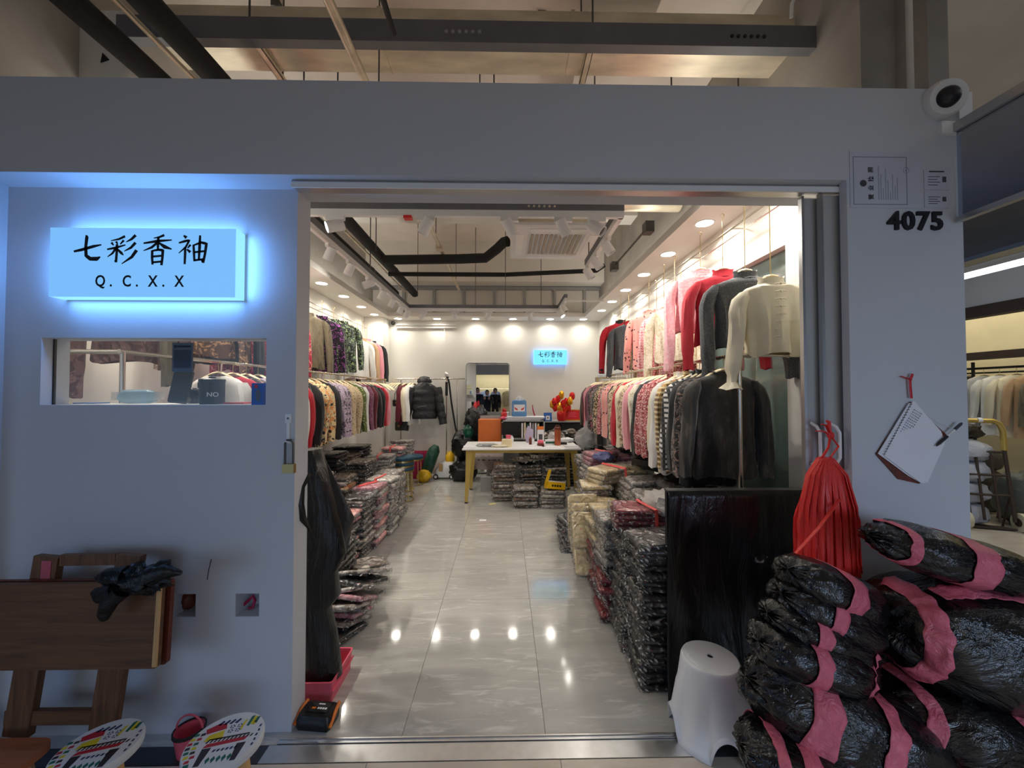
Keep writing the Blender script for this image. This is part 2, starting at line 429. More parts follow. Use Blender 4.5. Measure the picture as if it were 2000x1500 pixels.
b.box((n1[0]-.01, YI-.012, nz0-.01), (n1[1]+.01, YI+.01, nz1+.01)).box((n2[0]-.01, YI-.012, nz0-.01), (n2[1]+.01, YI+.01, nz1+.01))
b.box((-3.4, YF, 0), (-2.276, YI, ZB))                       # left pier, flush with the band
struct(b.build('wall_front_left', M['facade'], smooth=False))
XP0, XP1 = P(1660, 700, Y=YF).x, P(1885, 600, Y=YF).x
b = MB().box((-3.4, YF, ZB), (XP1, YI, ZT))
struct(b.build('wall_front_top', M['facade'], smooth=False))
b = MB().box((XP0, YF, 0), (XP1, YF + .038, ZB)).box((1.62, YF + .038, 0), (XP1, YF + .12, ZB)).box((1.62, YF + .12, 0), (XP1, YI, ZB))
struct(b.build('wall_front_right', M['facade'], smooth=False))
# shop shell
struct(MB().box((XL - .12, YI, 0), (XL, YB + .1, 3.0)).build('wall_left', M['wall'], smooth=False))
b = MB(); gy0, gy1, gz0, gz1 = 2.42, 5.2, .55, 2.48
b.box((XR, YI, 0), (XR + .18, gy0, 3.0)).box((XR, gy1, 0), (XR + .18, YB + .1, 3.0)).box((XR, gy0, 0), (XR + .18, gy1, gz0)).box((XR, gy0, gz1), (XR + .18, gy1, 3.0)).box((XR + .16, gy0, gz0), (XR + .18, gy1, gz1))
struct(b.build('wall_right', M['wall'], smooth=False))
wn = empty('window_2'); struct(wn)
M['darkglass'] = mat('dark_green_glass', S(104, 124, 118), .08, 0, .3, scale=1.2)
for k in range(2):
    y0 = gy0 + (gy1-gy0)/2*k
    MB().box((XR + .06, y0 + .004, gz0), (XR + .068, y0 + (gy1-gy0)/2 - .004, gz1)).build('pane', M['darkglass'], wn, smooth=False)
struct(MB().box((XL - .12, YB, 0), (XR + .18, YB + .1, 3.0)).build('wall_back', M['wall'], smooth=False))
cx0, cx1 = P(711, 700, Y=6.95).x, P(760, 700, Y=YB).x
struct(MB().box((XL, 6.95, 0), (cx1, YB, 2.89)).build('wall_back_column', M['wall'], smooth=False))
struct(MB().box((XL, 7.282, 0), (XR, YB, .06)).build('baseboard_back', M['wall'], smooth=False))
# soffit ring with fascia
b = MB()
SL, SR_, SB = -2.10, 1.43, 6.88
b.box((XL, YI, ZS), (SL, YB, ZS + .07)).box((SR_, YI, ZS), (XR, YB, ZS + .07)).box((SL, SB, ZS), (SR_, YB, ZS + .07))
struct(b.build('ceiling_soffit', M['soffit'], smooth=False))
# slab, beams, partition above the back wall
struct(MB().box((-5, -6, 4.30), (9.5, 9, 4.5)).build('ceiling', M['slab'], smooth=False))
struct(MB().box((-3.4, 7.0, 3.56), (2.1, 7.3, 4.3)).build('ceiling_beam', M['beam'], smooth=False))
struct(MB().box((-3.4, 5.2, 3.96), (1.9, 5.5, 4.3)).build('ceiling_beam_2', M['beam'], smooth=False))
struct(MB().box((.55, 1.3, 4.05), (1.0, 7, 4.3)).build('ceiling_beam_3', M['beam'], smooth=False))
pw = struct(MB().box((-2.6, 7.40, 2.96), (1.98, 7.43, 3.56)).build('wall_back_upper', M['beam'], smooth=False))
for k in range(7):
    x = -1.95 + .58*k
    MB().box((x - .025, 7.34, 2.98), (x + .025, 7.40, 3.52)).build('stud', M['stud'], pw, smooth=False)
MB().box((-2.6, 7.33, 3.50), (1.98, 7.40, 3.56)).build('stud_track', M['stud'], pw, smooth=False)
MB().box((-2.6, 7.33, 2.96), (1.98, 7.40, 3.0)).build('stud_track', M['stud'], pw, smooth=False)
struct(MB().box((XR + .02, 1.9, 2.96), (2.0, 7.4, 4.3)).build('wall_right_upper', M['concrete'], smooth=False))
struct(MB().box((XL - .12, 1.9, 3.0), (XL, 7.4, 4.3)).build('wall_left_upper', M['concrete'], smooth=False))
struct(MB().box((2.0, 1.75, 2.87), (2.1, 7.4, 4.3)).build('wall_aisle_upper', M['concrete'], smooth=False))
struct(MB().box((XP1 - .02, YI, 0), (2.0, 7.4, 2.96)).build('wall_aisle', M['facade'], smooth=False))
# display window pane and inner ledge
w1 = empty('window_1'); struct(w1)
MB().box((wx0, 1.829, wz0), (wx1, 1.835, wz1)).build('pane', M['glass'], w1, smooth=False)
MB().box((wx0, 1.835, wz0 - .02), (wx1, 2.06, wz0)).build('window_sill', M['wall'], w1, smooth=False)
MB().box((wx0, 1.826, wz0), (wx0 + .004, 1.838, wz1)).build('window_frame', M['blackplastic'], w1, smooth=False)

# door track and the two sliding leaves parked on the right
xt0 = P(570, 372, Y=1.70).x
t = empty('trim_5'); struct(t)
MB().box((xt0, 1.697, 2.443), (1.60, 1.76, 2.469)).build('track', M['alu'], t, smooth=False)
MB().box((xt0, 1.693, 2.436), (1.60, 1.70, 2.46)).build('track_lip', M['white'], t, smooth=False)
def leaf(nm, x0, x1, y0, hx):
    d = struct(empty(nm))
    MB().box((x0 + .012, y0 + .006, .02), (x1, y0 + .014, 2.43)).build('door_panel', M['doorglass'], d, smooth=False)
    MB().box((x0, y0, .012), (x0 + .012, y0 + .022, 2.44)).build('stile', M['alu'], d, smooth=False)
    h = MB(); z0, z1 = 1.20, 1.39
    h.tube([(hx, y0+.004, z1), (hx + .008, y0 - .022, z1 - .015), (hx + .016, y0 - .03, z1 - .04), (hx + .016, y0 - .03, z0 + .04), (hx + .008, y0 - .022, z0 + .015), (hx, y0+.004, z0)], .007, 8)
    h.build('door_handle', M['white'], d)
leaf('door_1', 1.435, 1.615, 1.707, 1.462)
leaf('door_2', 1.372, 1.615, 1.738, 1.40)
struct(MB().box((1.58, YF+.12, 0), (1.62, YI, ZB)).build('trim_6', M['wall'], smooth=False))

# ------------------------------------------------------------------ services above the band
def rod(x, y, z0, z1, r=.006, parent=None, nm='hanger_rod'):
    return MB().cyl((x, y, z0), (x, y, z1), r, 6).build(nm, M['rod'], parent)
ZD = 3.70
yd0 = P(1150, 84, Z=ZD).y; yd1 = P(1150, 148, Z=ZD).y
du = empty('air_duct', (0, (yd0+yd1)/2, ZD), 'long flat galvanised air duct hung above the white shopfront band', 'duct')
xd0 = P(350, 120, Z=ZD).x; xd1 = P(1725, 120, Z=ZD).x
bounds = [xd0, -.78, .42, xd1]
for i in range(3):
    MB().box((bounds[i] + .002, yd0 - du.location.y, 0), (bounds[i+1] - .002, yd1 - du.location.y, .20)).build('duct_section', M['galv'], du, smooth=False)
for x in bounds[1:3]:
    MB().box((x - .012, yd0 - du.location.y - .006, -.006), (x + .012, yd1 - du.location.y + .006, .206)).build('seam_band', M['galv'], du, smooth=False)
# dark punched channel along the front of the duct
ch = empty('steel_channel', (0, yd0 - .13, ZD - .155), 'dark punched steel channel running along the front of the air duct', 'channel')
MB().box((P(300, 60, Z=3.8).x, -.03, 0), (xd1 + .05, .03, .012)).box((P(300, 60, Z=3.8).x, -.03, .012), (xd1 + .05, -.022, .13)).build('web', M['channel'], ch, smooth=False)
for base in (-.34, 1.32):
    b = MB()
    for k in range(6): b.cyl((base + .038*k, -.034, .06), (base + .038*k, -.029, .06), .011, 8)
    b.build('punched_holes', M['black' if base > 0 else 'stud'], ch)
for i, (px, py, yy) in enumerate(((508, 98, 0), (1150, 110, 0), (1688, 120, 0))):
    x = P(px, py, Z=ZD - .03).x
    h = empty('duct_hanger', (x, (yd0+yd1)/2, ZD - .035), ('galvanised strut hanger under the duct, first from the black pipes', 'galvanised strut hanger under the middle of the duct', 'galvanised strut hanger under the duct end by the conduit column')[i], 'hanger', 'strut hangers under the duct')
    dy = (yd1-yd0)/2 + .08
    MB().box((-.02, -dy, 0), (-.016, dy, .03)).box((.016, -dy, 0), (.02, dy, .03)).box((-.02, -dy, 0), (.02, dy, .004)).build('strut', M['galv'], h, smooth=False)
    rod(0, -dy + .03, -.04, .65, .006, h, 'threaded_rod'); rod(0, dy - .03, -.04, .65, .006, h, 'threaded_rod')
for i, (x, lab) in enumerate(((-1.97, 'thick black insulated pipe running into the shop ceiling, outermost one'), (-1.63, 'thick black insulated pipe running into the shop ceiling, beside the silver conduit'))):
    p = empty('insulated_pipe', (x, .7, 3.3), lab, 'pipe', 'black insulated pipes')
    MB().tube([(0, 0, 0), (0, 2.0, 0), (0, 4.2, 0), (0, 6.2, 0)], .062, 14).build('insulation', M['insul'], p)
    for y in (.9, 2.9, 4.9): MB().tube([(0, y, 0), (0, y + .03, 0)], .067, 14).build('clamp', M['rod'], p)
tag(MB().tube([(-1.80, .7, 3.34), (-1.80, 6.9, 3.34)], .014, 8).build('conduit', M['galv']), 'thin silver conduit between the two black insulated pipes', 'conduit')
c = tag(MB().tube([(-.80, .7, 3.3), (-.80, 6.6, 3.3)], .024, 10).build('conduit', M['galv']), 'silver conduit pipe crossing above the band left of the middle', 'conduit')
for y in (2.4, 4.4, 6.2): rod(-.80, y, 3.31, 4.31, .005, c)
MB().box((-.84, 4.6, 3.26), (-.76, 4.7, 3.30)).build('junction_box', M['galv'], c, smooth=False)
tag(MB().tube([(-.62, .9, 3.52), (-.62, 2.1, 3.52)], .016, 8).build('conduit', M['black']), 'short black conduit crossing above the duct channel', 'conduit')
for i, px in enumerate((310, 595, 965, 1310, 1440, 1600)):
    x = P(px, 30, Y=2.75).x
    tag(rod(x, 2.75, 3.7, 4.31, .006), 'thin dark threaded rod hanging from the slab behind the duct, %s from the left' % ORD[i], 'rod', 'threaded rods behind the duct')
# indoor unit of an air conditioner, far left
ac = empty('air_conditioner', (-2.75, 2.3, 3.36), 'pale boxy air conditioner hung in the top left corner above the band', 'air conditioner')
b = MB(); rbox(b, (0, .3, .24), (.95, .6, .48), .03); b.build('casing', M['whiteplastic'], ac)
for k in range(6): MB().box((-.28 + .065*k, -.008, .36), (-.235 + .065*k, .002, .385)).build('vent_slot', M['blackplastic'], ac, smooth=False)
MB().prism([(0, 0), (.05, .02), (.01, .06)], (0, -.004, 0), (.33, -.001, .14)).build('emblem', M['blackplastic'], ac, smooth=False)
MB().tube([(-.6, -.1, .25), (-.3, -.1, .22), (.0, -.08, .1), (.25, -.05, -.08), (.4, .1, -.3)], .014, 8).build('drain_hose', M['rod'], ac)
# hooks and fittings under the slab
for i, (px, py) in enumerate(((540, 10), (735, 35), (783, 30), (825, 32), (1058, 30))):
    p = P(px, py, Z=4.28)
    tag(MB().box((p.x-.03, p.y-.02, 4.26), (p.x+.03, p.y+.02, 4.302)).cyl((p.x, p.y, 4.14), (p.x, p.y, 4.27), .012, 6).cyl((p.x-.03, p.y, 4.15), (p.x+.03, p.y, 4.15), .01, 6).build('slab_anchor', M['rod']), 'small rusty anchor left hanging under the pale slab, %s from the left' % ORD[i], 'anchor', 'anchors under the slab')
# right end: conduit column, dome camera, panel
cx = P(1806, 80, Y=1.78).x
tag(MB().cyl((cx, 1.83, ZT), (cx, 1.83, 4.31), .028, 12).build('riser_pipe', M['whiteplastic']), 'white riser pipe standing on the band above the security camera', 'pipe')
tag(MB().tube([(1.75, 2.15, 4.0), (1.72, 2.15, 3.9), (1.66, 2.15, 3.78), (1.655, 2.15, 3.7)], .01, 6).build('cable', M['whiteplastic']), 'pale cable curving down to the end of the duct', 'cable')
p = P(1835, 200, Y=YF)
cm = empty('security_camera', (p.x, YF, p.z), 'white dome security camera at the top right corner of the band', 'camera')
Rm = Matrix.Rotation(R(90), 4, 'X')
MB().lathe([(.08, 0), (.08, .03), (.07, .05), (.0, .055)], 24, M=Rm).build('housing', M['whiteplastic'], cm, rot=(R(10), 0, R(-14)))
MB().lathe([(.044, .05), (.042, .06), (.03, .072), (.0, .076)], 20, M=Rm).build('lens_dome', M['blackplastic'], cm, rot=(R(14), R(0), R(-20)))
tag(MB().box((p.x + .075, YF - .012, ZT - .16), (p.x + .135, YF, ZT - .02)).build('cable_cover', M['whiteplastic'], smooth=False), 'small pale cover plate beside the dome camera', 'cover plate')
# projecting acrylic panel at the end of the pillar
pa = empty('acrylic_screen', (2.0, 1.3, 2.28), 'dark smeared acrylic panel projecting from the right end of the shopfront', 'panel')
M['acrylic'] = mat('smoky_acrylic', S(96, 116, 150), .22, 0, .5, scale=2.5, bmp=.3, bscale=5, alpha=.42)
MB().box((-.006, -.7, .02), (.006, .34, .40)).build('sheet', M['acrylic'], pa, smooth=False)
MB().box((-.02, -.7, .40), (.02, .36, .44)).build('top_rail', M['alu'], pa, smooth=False)
MB().box((-.015, -.7, 0), (.015, .34, .022)).build('bottom_rail', M['alu'], pa, smooth=False)
MB().box((-.07, .34, .395), (.02, .37, .45)).build('bracket', M['white'], pa, smooth=False)

# ------------------------------------------------------------------ shop lights
dl0 = None
spots = [('R', (1.60, y)) for y in (3.03, 3.72, 4.38, 5.05, 5.70, 6.33, 2.36)] + [('L', (-2.29, y)) for y in (4.80, 5.45, 6.12, 6.72, 4.12, 3.45, 2.78, 2.2)] + [('B', (x, 7.09)) for x in (-1.98, -1.26, -.55, .14, .83, 1.45)]  # left downlight nearest the door added to brighten the display window
nmside = {'R': ('right soffit above the blouses', 'downlights in the right soffit'), 'L': ('left soffit', 'downlights in the left soffit'), 'B': ('back soffit above the back wall', 'downlights in the back soffit')}
for sd, (x, y) in spots:
    if dl0 is None:
        dl0 = empty('downlight')
        MB().lathe([(.078, 0), (.078, -.004), (.066, -.006), (.066, -.001)], 20, caps=False).build('trim_ring', M['white'], dl0)
        MB().lathe([(.066, -.003), (.0, -.003)], 20, caps=False).build('diffuser', M['disc'], dl0)
        d = dl0
    else: d = copy_tree(dl0)
    d.location = (x, y, ZS - .0005)
    same = sorted([q for q in spots if q[0] == sd], key=lambda q: q[1]); tag(d, 'round recessed downlight glowing in the ' + nmside[sd][0] + ', ' + ORD[same.index((sd, (x, y)))] + (' from the left' if sd == 'B' else ' from the doorway'), 'downlight', nmside[sd][1])
    l = lamp('downlight_lamp', 'AREA', (x, y, ZS - .02), DOWN_W * (.55 if sd == 'B' else .8 if y > 5.4 else 1.1 if y > 3.2 else 1.6 if sd == 'R' else 3.6), WARM, (0, 0, 0), .12, shape='DISK', spread=R(150))
# hung frame of track with black channel above
TX0, TX1, TY0, TY1, TZ = -1.62, .90, 2.95, 6.42, 2.885
tf = empty('lighting_track', (0, 0, TZ), 'white lighting track hung as a rectangle from black channels inside the shop', 'lighting track')
def bar(nm, x0, x1, y0, y1, z0, z1, m): MB().box((x0, y0, z0), (x1, y1, z1)).build(nm, m, tf, smooth=False)
for nm, w, z0, z1, m in (('channel', .025, .05, .105, M['channel']), ('track', .018, 0, .05, M['white'])):
    bar(nm, -2.0, TX1 + .02, TY0 - w, TY0 + w, z0, z1, m); bar(nm, TX0, TX1, TY1 - w, TY1 + w, z0, z1, m)
    bar(nm, TX0 - w, TX0 + w, TY0, TY1, z0, z1, m); bar(nm, TX1 - w, TX1 + w, TY0, TY0 + 1.25, z0, z1, m)
bar('track', TX1 - .018, TX1 + .018, TY1 - .75, TY1, 0, .05, M['white']); bar('channel', TX1 - .025, TX1 + .025, TY1 - .75, TY1, .05, .105, M['channel'])
b = MB()
for k in range(6): b.cyl((.18 + .04*k, TY0 - .028, .078), (.18 + .04*k, TY0 - .024, .078), .009, 8)
b.build('punched_holes', M['galv'], tf)
for k, (x, y) in enumerate(((-1.3, TY0), (-.2, TY0), (.7, TY0), (TX0, 4.6), (TX1, 4.1), (-.5, TY1), (.6, TY1))):
    rod(x, y, .1, 1.42, .006, tf, 'hanger_rod')
for x in (-.78, -.35): MB().box((x, TY0 - .03, .10), (x + .05, TY0 + .03, .15)).build('red_clip', M['red'], tf, smooth=False)
MB().box((-.78, TY0 - .03, -.022), (-.72, TY0 + .02, 0)).build('red_clip', M['red'], tf, smooth=False)
MB().box((TX1, 5.6, -.02), (TX1 + .55, 5.62, 0)).build('stay_bar', M['white'], tf, smooth=False)
def track_head(x, y, aim, label, grp, lit=0, on=True, pw=1):
    h = empty('track_spotlight', (x, y, TZ), label, 'spotlight', grp)
    ax = -.045 if abs(aim[0]) >= 0 else .045
    MB().box((-.07, -.016, -.032), (.07, .016, 0)).build('adapter', M['white'], h, smooth=False, rot=(0, 0, 0 if y in (TY0, TY1) else R(90)))
    a = Vector(aim).normalized(); piv = Vector((0, 0, -.075))
    MB().cyl((0, 0, -.03), (0, 0, -.075), .008, 8).build('arm', M['white'], h)
    q = a.to_track_quat('Z', 'Y').to_matrix().to_4x4(); q.translation = piv - a * .02
    MB().lathe([(.030, -.045), (.042, -.04), (.044, .085), (.040, .085), (.038, .06)], 18, M=q, caps=True).build('can', M['white'], h)
    MB().lathe([(.037, .068), (.0, .068)], 16, M=q, caps=False).build('lens', M['disc'] if lit else M['rod'], h)
    if on:
        l = lamp('track_lamp', 'SPOT', Vector((x, y, TZ)) + piv + a * .09, SPOT_W * pw, WARM, size=.03, spot=125, blend=1.0)
        l.rotation_euler = a.to_track_quat('-Z', 'Y').to_euler()
    return h
row = 'spotlights on the front track'
for i, (px, aim, lit, lab) in enumerate(((655, (-.8, -.45, -.35), 1, 'glowing white track spotlight at the left end of the front track'), (832, (-.45, .1, -.8), 0, 'white track spotlight second along the front track, tilted left'),
        (995, (.5, .3, -.85), 0, 'white track spotlight third along the front track, by the black pipe bend'), (1100, (.45, .2, -.8), 0, 'white track spotlight in front of the ceiling air conditioner'), (1165, (.6, -.35, -.6), 0, 'white track spotlight at the right end of the front track'))):
    track_head(P(px, 430, Y=TY0).x, TY0, aim, lab, row, lit, True, 3.6 if i == 4 else 1.6 if i in (0, 3) else 1)
names = 'nearest the door|second from the door|third from the door|fourth from the door|fifth from the door|sixth from the door|at the far end'.split('|')
for i, y in enumerate((3.55, 4.0, 4.55, 5.05, 5.5, 5.95, 6.3)):
    track_head(TX0, y, (-.5, .2, -.9) if i != 2 else (-.8, -.4, -.4), 'white track spotlight on the left track, ' + names[i], 'spotlights on the left track', i == 6, True, 1.5)
for i, y in enumerate((3.35, 3.75, 4.1)):
    track_head(TX1, y, (.5, -.1, -.85), 'white track spotlight on the short right track, ' + ('first from the front', 'middle of three', 'last of three')[i], 'spotlights on the right track', 0, True, 2.0)
for i, y in enumerate((5.85, 6.2)):
    track_head(TX1, y, (.5, -.3, -.8), 'white track spotlight on the far right corner track, ' + ('nearer one', 'farther one')[i], 'spotlights on the right track', i, i == 0)
for i, px in enumerate((825, 888, 953, 1035)):
    track_head(P(px, 610, Y=TY1).x, TY1, ((-.5, .4, -.6), (.1, .7, -.7), (-.4, .6, -.6), (.2, .6, -.8))[i], 'small white track spotlight on the back track, ' + ('first', 'second', 'third', 'fourth')[i] + ' from the left corner', 'spotlights on the back track', 0, False)
# ceiling cassette
M['grille'] = mat('grille_plastic', S(170, 158, 142), .6)
ca = empty('ceiling_cassette', (.53, 4.2, 3.17), 'square white ceiling air conditioner cassette hung inside the shop', 'air conditioner')
b = MB(); b.rings([[(sx*w, sy*w, z) for sx, sy in ((-1,-1),(1,-1),(1,1),(-1,1))] for z, w in ((.03, .475), (0, .475), (-.012, .455), (-.02, .30), (-.004, .29))], cap1=True); b.build('panel', M['whiteplastic'], ca, smooth=False)
MB().box((-.42, -.42, .03), (.42, .42, .30)).build('body', M['galv'], ca, smooth=False)
for k in range(11):
    x = -.25 + .05*k
    MB().box((x - .014, -.27, -.016), (x + .014, .27, -.008)).build('grille_slat', M['grille'], ca, smooth=False)
for sx, sy in ((1,0),(-1,0),(0,1),(0,-1)):
    MB().box((sx*.38 - (.04 if sx else .28), sy*.38 - (.04 if sy else .28), -.022), (sx*.38 + (.04 if sx else .28), sy*.38 + (.04 if sy else .28), -.014)).build('air_flap', M['white'], ca, smooth=False)
for sx in (-1, 1):
    for sy in (-1, 1): rod(sx*.4, sy*.4, .1, 1.14, .006, ca, 'hanger_rod')
tag(MB().tube([(-1.55, 4.9, 3.22), (-.6, 4.85, 3.22), (-.25, 4.75, 3.2), (-.1, 4.6, 3.26), (-.02, 4.5, 3.3), (.03, 4.47, 3.3)], .06, 12).build('insulated_pipe', M['insul']), 'black insulated pipe running across to the ceiling cassette', 'pipe')
tag(MB().tube([(-1.55, 5.1, 3.1), (0, 5.1, 3.1), (1.2, 5.0, 3.13), (1.3, 5.0, 3.2)], .03, 10).build('drain_pipe', M['insul']), 'thin black drain pipe below the insulated pipe, crossing under the cassette', 'pipe')
tag(MB().tube([(1.0, 3.9, 3.5), (1.8, 3.9, 3.5)], .10, 18).build('round_duct', M['galv']), 'short round galvanised duct right of the front track', 'duct')
for i, (x, y0, y1) in enumerate(((-1.35, 4.0, 5.9), (.0, 5.0, 6.6))):
    for k in range(2): rod(x, (y0, y1)[k], 3.0, 4.31, .005).update_tag()
for i, o in enumerate([o for o in COL.objects if o.name.startswith('hanger_rod') and o.parent is None and 'label' not in o]): tag(o, 'thin threaded rod hanging in the open shop ceiling, %s from the left' % ('first nearer', 'first farther', 'second nearer', 'second farther')[i], 'rod', 'loose ceiling rods')
tag(MB().box((1.30, 3.5, 3.02), (1.38, 3.6, 3.12)).box((1.32, 3.6, 3.06), (1.335, 4.6, 3.075)).box((1.28, 4.55, 3.0), (1.36, 4.65, 3.1)).build('pipe_bracket', M['rod'], smooth=False), 'grey pipe bracket rail above the edge of the right soffit', 'bracket')
p = P(766, 630, Y=7.2)
tag(MB().blob((p.x, 7.26, p.z), (.04, .04, .04), amp=0).build('dome_camera', M['blackplastic']), 'small black camera ball in the back left corner under the soffit', 'camera')
# ------------------------------------------------------------------ lit signs and lettering
def text_mesh(name, body, size, m, parent=None, sx=1.0, depth=.002, offset=0, rot=None, loc=(0,0,0), align='CENTER'):
    cu = bpy.data.curves.new(name, 'FONT'); cu.body = body; cu.size = size; cu.extrude = depth / 2; cu.offset = offset; cu.align_x = align; cu.align_y = 'CENTER'; cu.resolution_u = 3
    o = bpy.data.objects.new(name, cu); COL.objects.link(o)
    bpy.context.view_layer.update()
    me = bpy.data.meshes.new_from_object(o.evaluated_get(bpy.context.evaluated_depsgraph_get()))
    bpy.data.objects.remove(o); me.materials.clear(); me.materials.append(m); me.name = name
    o = bpy.data.objects.new(name, me); COL.objects.link(o)
    if parent: o.parent = parent
    o.location = loc; o.rotation_euler = rot or (R(90), 0, 0); o.scale = (sx, 1, 1)
    return o
GLYPH = {
 '七': [[(4,40,5),(30,46,7),(70,58,7),(97,64,3)], [(44,97,3),(47,90,8),(44,55,7),(46,26,8),(60,15,9),(82,15,10),(94,22,3)]],
 '彩': [[(60,94,6),(40,84,5),(12,78,2)], [(14,72,6),(22,62,3)], [(30,76,6),(35,66,3)], [(56,80,6),(44,66,3)], [(0,48,4),(30,54,6),(62,64,3)], [(33,66,6),(33,40,6),(31,4,6),(26,10,2)], [(30,52,6),(18,34,5),(2,22,2)], [(34,50,4),(48,36,7),(56,28,2)],
      [(96,98,7),(82,84,6),(64,74,2)], [(96,72,7),(80,54,6),(58,42,2)], [(100,46,8),(84,22,7),(50,-2,2)]],
 '香': [[(72,99,6),(56,92,5),(36,88,2)], [(2,70,4),(50,78,7),(98,82,3)], [(52,92,6),(51,60,6),(51,46,4)], [(48,72,6),(30,56,6),(2,44,2)], [(54,72,4),(74,58,9),(98,50,3)], [(32,46,6),(32,20,6),(34,-4,5)], [(32,44,4),(54,48,6),(68,46,7),(67,20,6),(64,-6,6)], [(34,24,5),(64,27,5)], [(34,4,5),(64,7,5)]],
 '袖': [[(20,98,4),(30,90,8)], [(4,72,4),(24,78,6),(40,82,5),(28,58,5),(4,36,2)], [(26,58,6),(26,30,6),(25,-2,5)], [(44,66,6),(34,54,3)], [(32,50,4),(44,40,7)], [(54,66,5),(56,40,6),(58,8,5)], [(54,64,4),(80,74,6),(98,70,7),(94,36,6),(88,4,6),(82,12,3)], [(58,40,5),(92,44,5)], [(76,99,5),(75,60,7),(73,12,5)], [(58,12,5),(90,16,5)]],
}
def stroke(mb, pts, sc, ox, oz, y0, y1):
    pl = [Vector((x, z)) for x, z, w in pts]
    P2 = []; Wd = []
    for i in range(len(pl) - 1):                    # a little smoothing
        for k in range(4):
            t_ = k / 4; P2.append(pl[i].lerp(pl[i+1], t_)); Wd.append(pts[i][2]*(1-t_) + pts[i+1][2]*t_)
    P2.append(pl[-1]); Wd.append(pts[-1][2])
    L, Rr = [], []
    for i, p in enumerate(P2):
        t_ = (P2[min(i+1, len(P2)-1)] - P2[max(i-1, 0)]); t_.normalize(); n = Vector((-t_.y, t_.x))
        L.append(p + n * Wd[i] * .74); Rr.append(p - n * Wd[i] * .74)
    vs = [(ox + q.x*sc, y0, oz + q.y*sc) for q in L] + [(ox + q.x*sc, y0, oz + q.y*sc) for q in Rr]
    n = len(L); mb.add(vs, [(i, i+1, n+i+1, n+i) for i in range(n-1)])
def lit_sign(nm, lo, hi, y0, y1, face, side, label, cat='sign', h=.42):
    """light box with a brushed four-character name over four latin initials"""
    o = empty(nm, ((lo[0]+hi[0])/2, y1, (lo[1]+hi[1])/2), label, cat)
    w, ht, d = (hi[0]-lo[0])/2, (hi[1]-lo[1])/2, y1 - y0
    MB().box((-w, -d, -ht), (w, -d + .004, ht)).build('face_panel', face, o, smooth=False)
    MB().box((-w, -d + .004, -ht), (-w + .004, -.012, ht)).box((w - .004, -d + .004, -ht), (w, -.012, ht)).box((-w + .004, -d + .004, ht - .004), (w - .004, -.012, ht)).box((-w + .004, -d + .004, -ht), (w - .004, -.012, -ht + .004)).build('side_panel', side, o, smooth=False)
    for sx in (-1, 1): MB().box((sx*w*.8 - .01, -.014, -.01), (sx*w*.8 + .01, 0, .01)).build('standoff', M['white'], o, smooth=False)
    sc = ht * 2 * .42 / 100; b = None
    for ch, cx in zip('七彩香袖', (-.565, -.195, .19, .565)):
        b = MB()
        for s in GLYPH[ch]: stroke(b, s, sc, cx * w - 50 * sc - .03*w, -ht * .03, -d - .0008, 0)
        b.build('letter', M['ink'], o, smooth=False)
    for ch, cx in (('Q', -.45), ('.', -.335), ('C', -.165), ('.', -.055), ('X', .115), ('.', .23), ('X', .40)):
        text_mesh('letter', ch, ht * .46, M['ink'], o, .78, .001, .0012, None, (cx * w, -d - .0008, -ht * .56 if ch != '.' else -ht*.56))
    return o
M['sign_face'] = emis('lit_sign_face', S(122, 188, 250), 1.0, (.02, .02, .03, 1))
M['sign_side'] = emis('lit_sign_side', (.26, .66, 1, 1), 1.25, (.02, .02, .03, 1))
a, b_ = P(95, 579, Y=1.705), P(460, 447, Y=1.705)
sg = lit_sign('lit_shop_sign', (a.x, a.z), (b_.x, b_.z), 1.705, YR, M['sign_face'], M['sign_side'], 'large pale blue light box sign with brushed characters on the grey shopfront wall')
scx, scz, sw, sh_ = (a.x+b_.x)/2, (a.z+b_.z)/2, b_.x-a.x, b_.z-a.z
for nx_, nz_ in ((0, 1), (0, -1), (1, 0), (-1, 0)):     # unseen lamps added along the box sides to widen its glow
    lamp('sign_side_fill', 'AREA', (scx + nx_*(sw/2 + .0015), YR - .042, scz + nz_*(sh_/2 + .0015)), 1.7 if nz_ else .8, (.14, .38, 1),
         (R(180), 0, 0) if nz_ > 0 else (0, 0, 0) if nz_ < 0 else (0, R(-90*nx_), 0), sw*.97 if nz_ else sh_*.97, .05)
M['sign_face2'] = emis('small_lit_sign_face', S(120, 226, 255), 1.15, (.02, .02, .03, 1))
M['sign_side2'] = emis('small_lit_sign_side', S(70, 160, 255), 3.5, (.02, .02, .03, 1))
a, b_ = P(1043, 711, Y=7.24), P(1107, 684, Y=7.24)
lit_sign('lit_wall_sign', (a.x, a.z), (b_.x, b_.z), 7.24, YB, M['sign_face2'], M['sign_side2'], 'small bright cyan light box sign high on the back wall')
lamp('small_sign_glow', 'AREA', ((a.x+b_.x)/2, YB - .014, (a.z+b_.z)/2), 1.6, (.25, .5, 1), (R(90), 0, 0), (b_.x-a.x)*.98, (b_.z-a.z)*.9)
# shop number
p = P(1785, 434, Y=YF)
un = empty('shop_number', (p.x, YF, p.z), 'bold black shop number on the right pillar below the licence', 'number')
for k, chh in enumerate('4075'):
    text_mesh('digit', chh, .112, M['ink'], un, 1.05, .008, .0030, None, (-.094 + .0645 * k, -.004, 0))
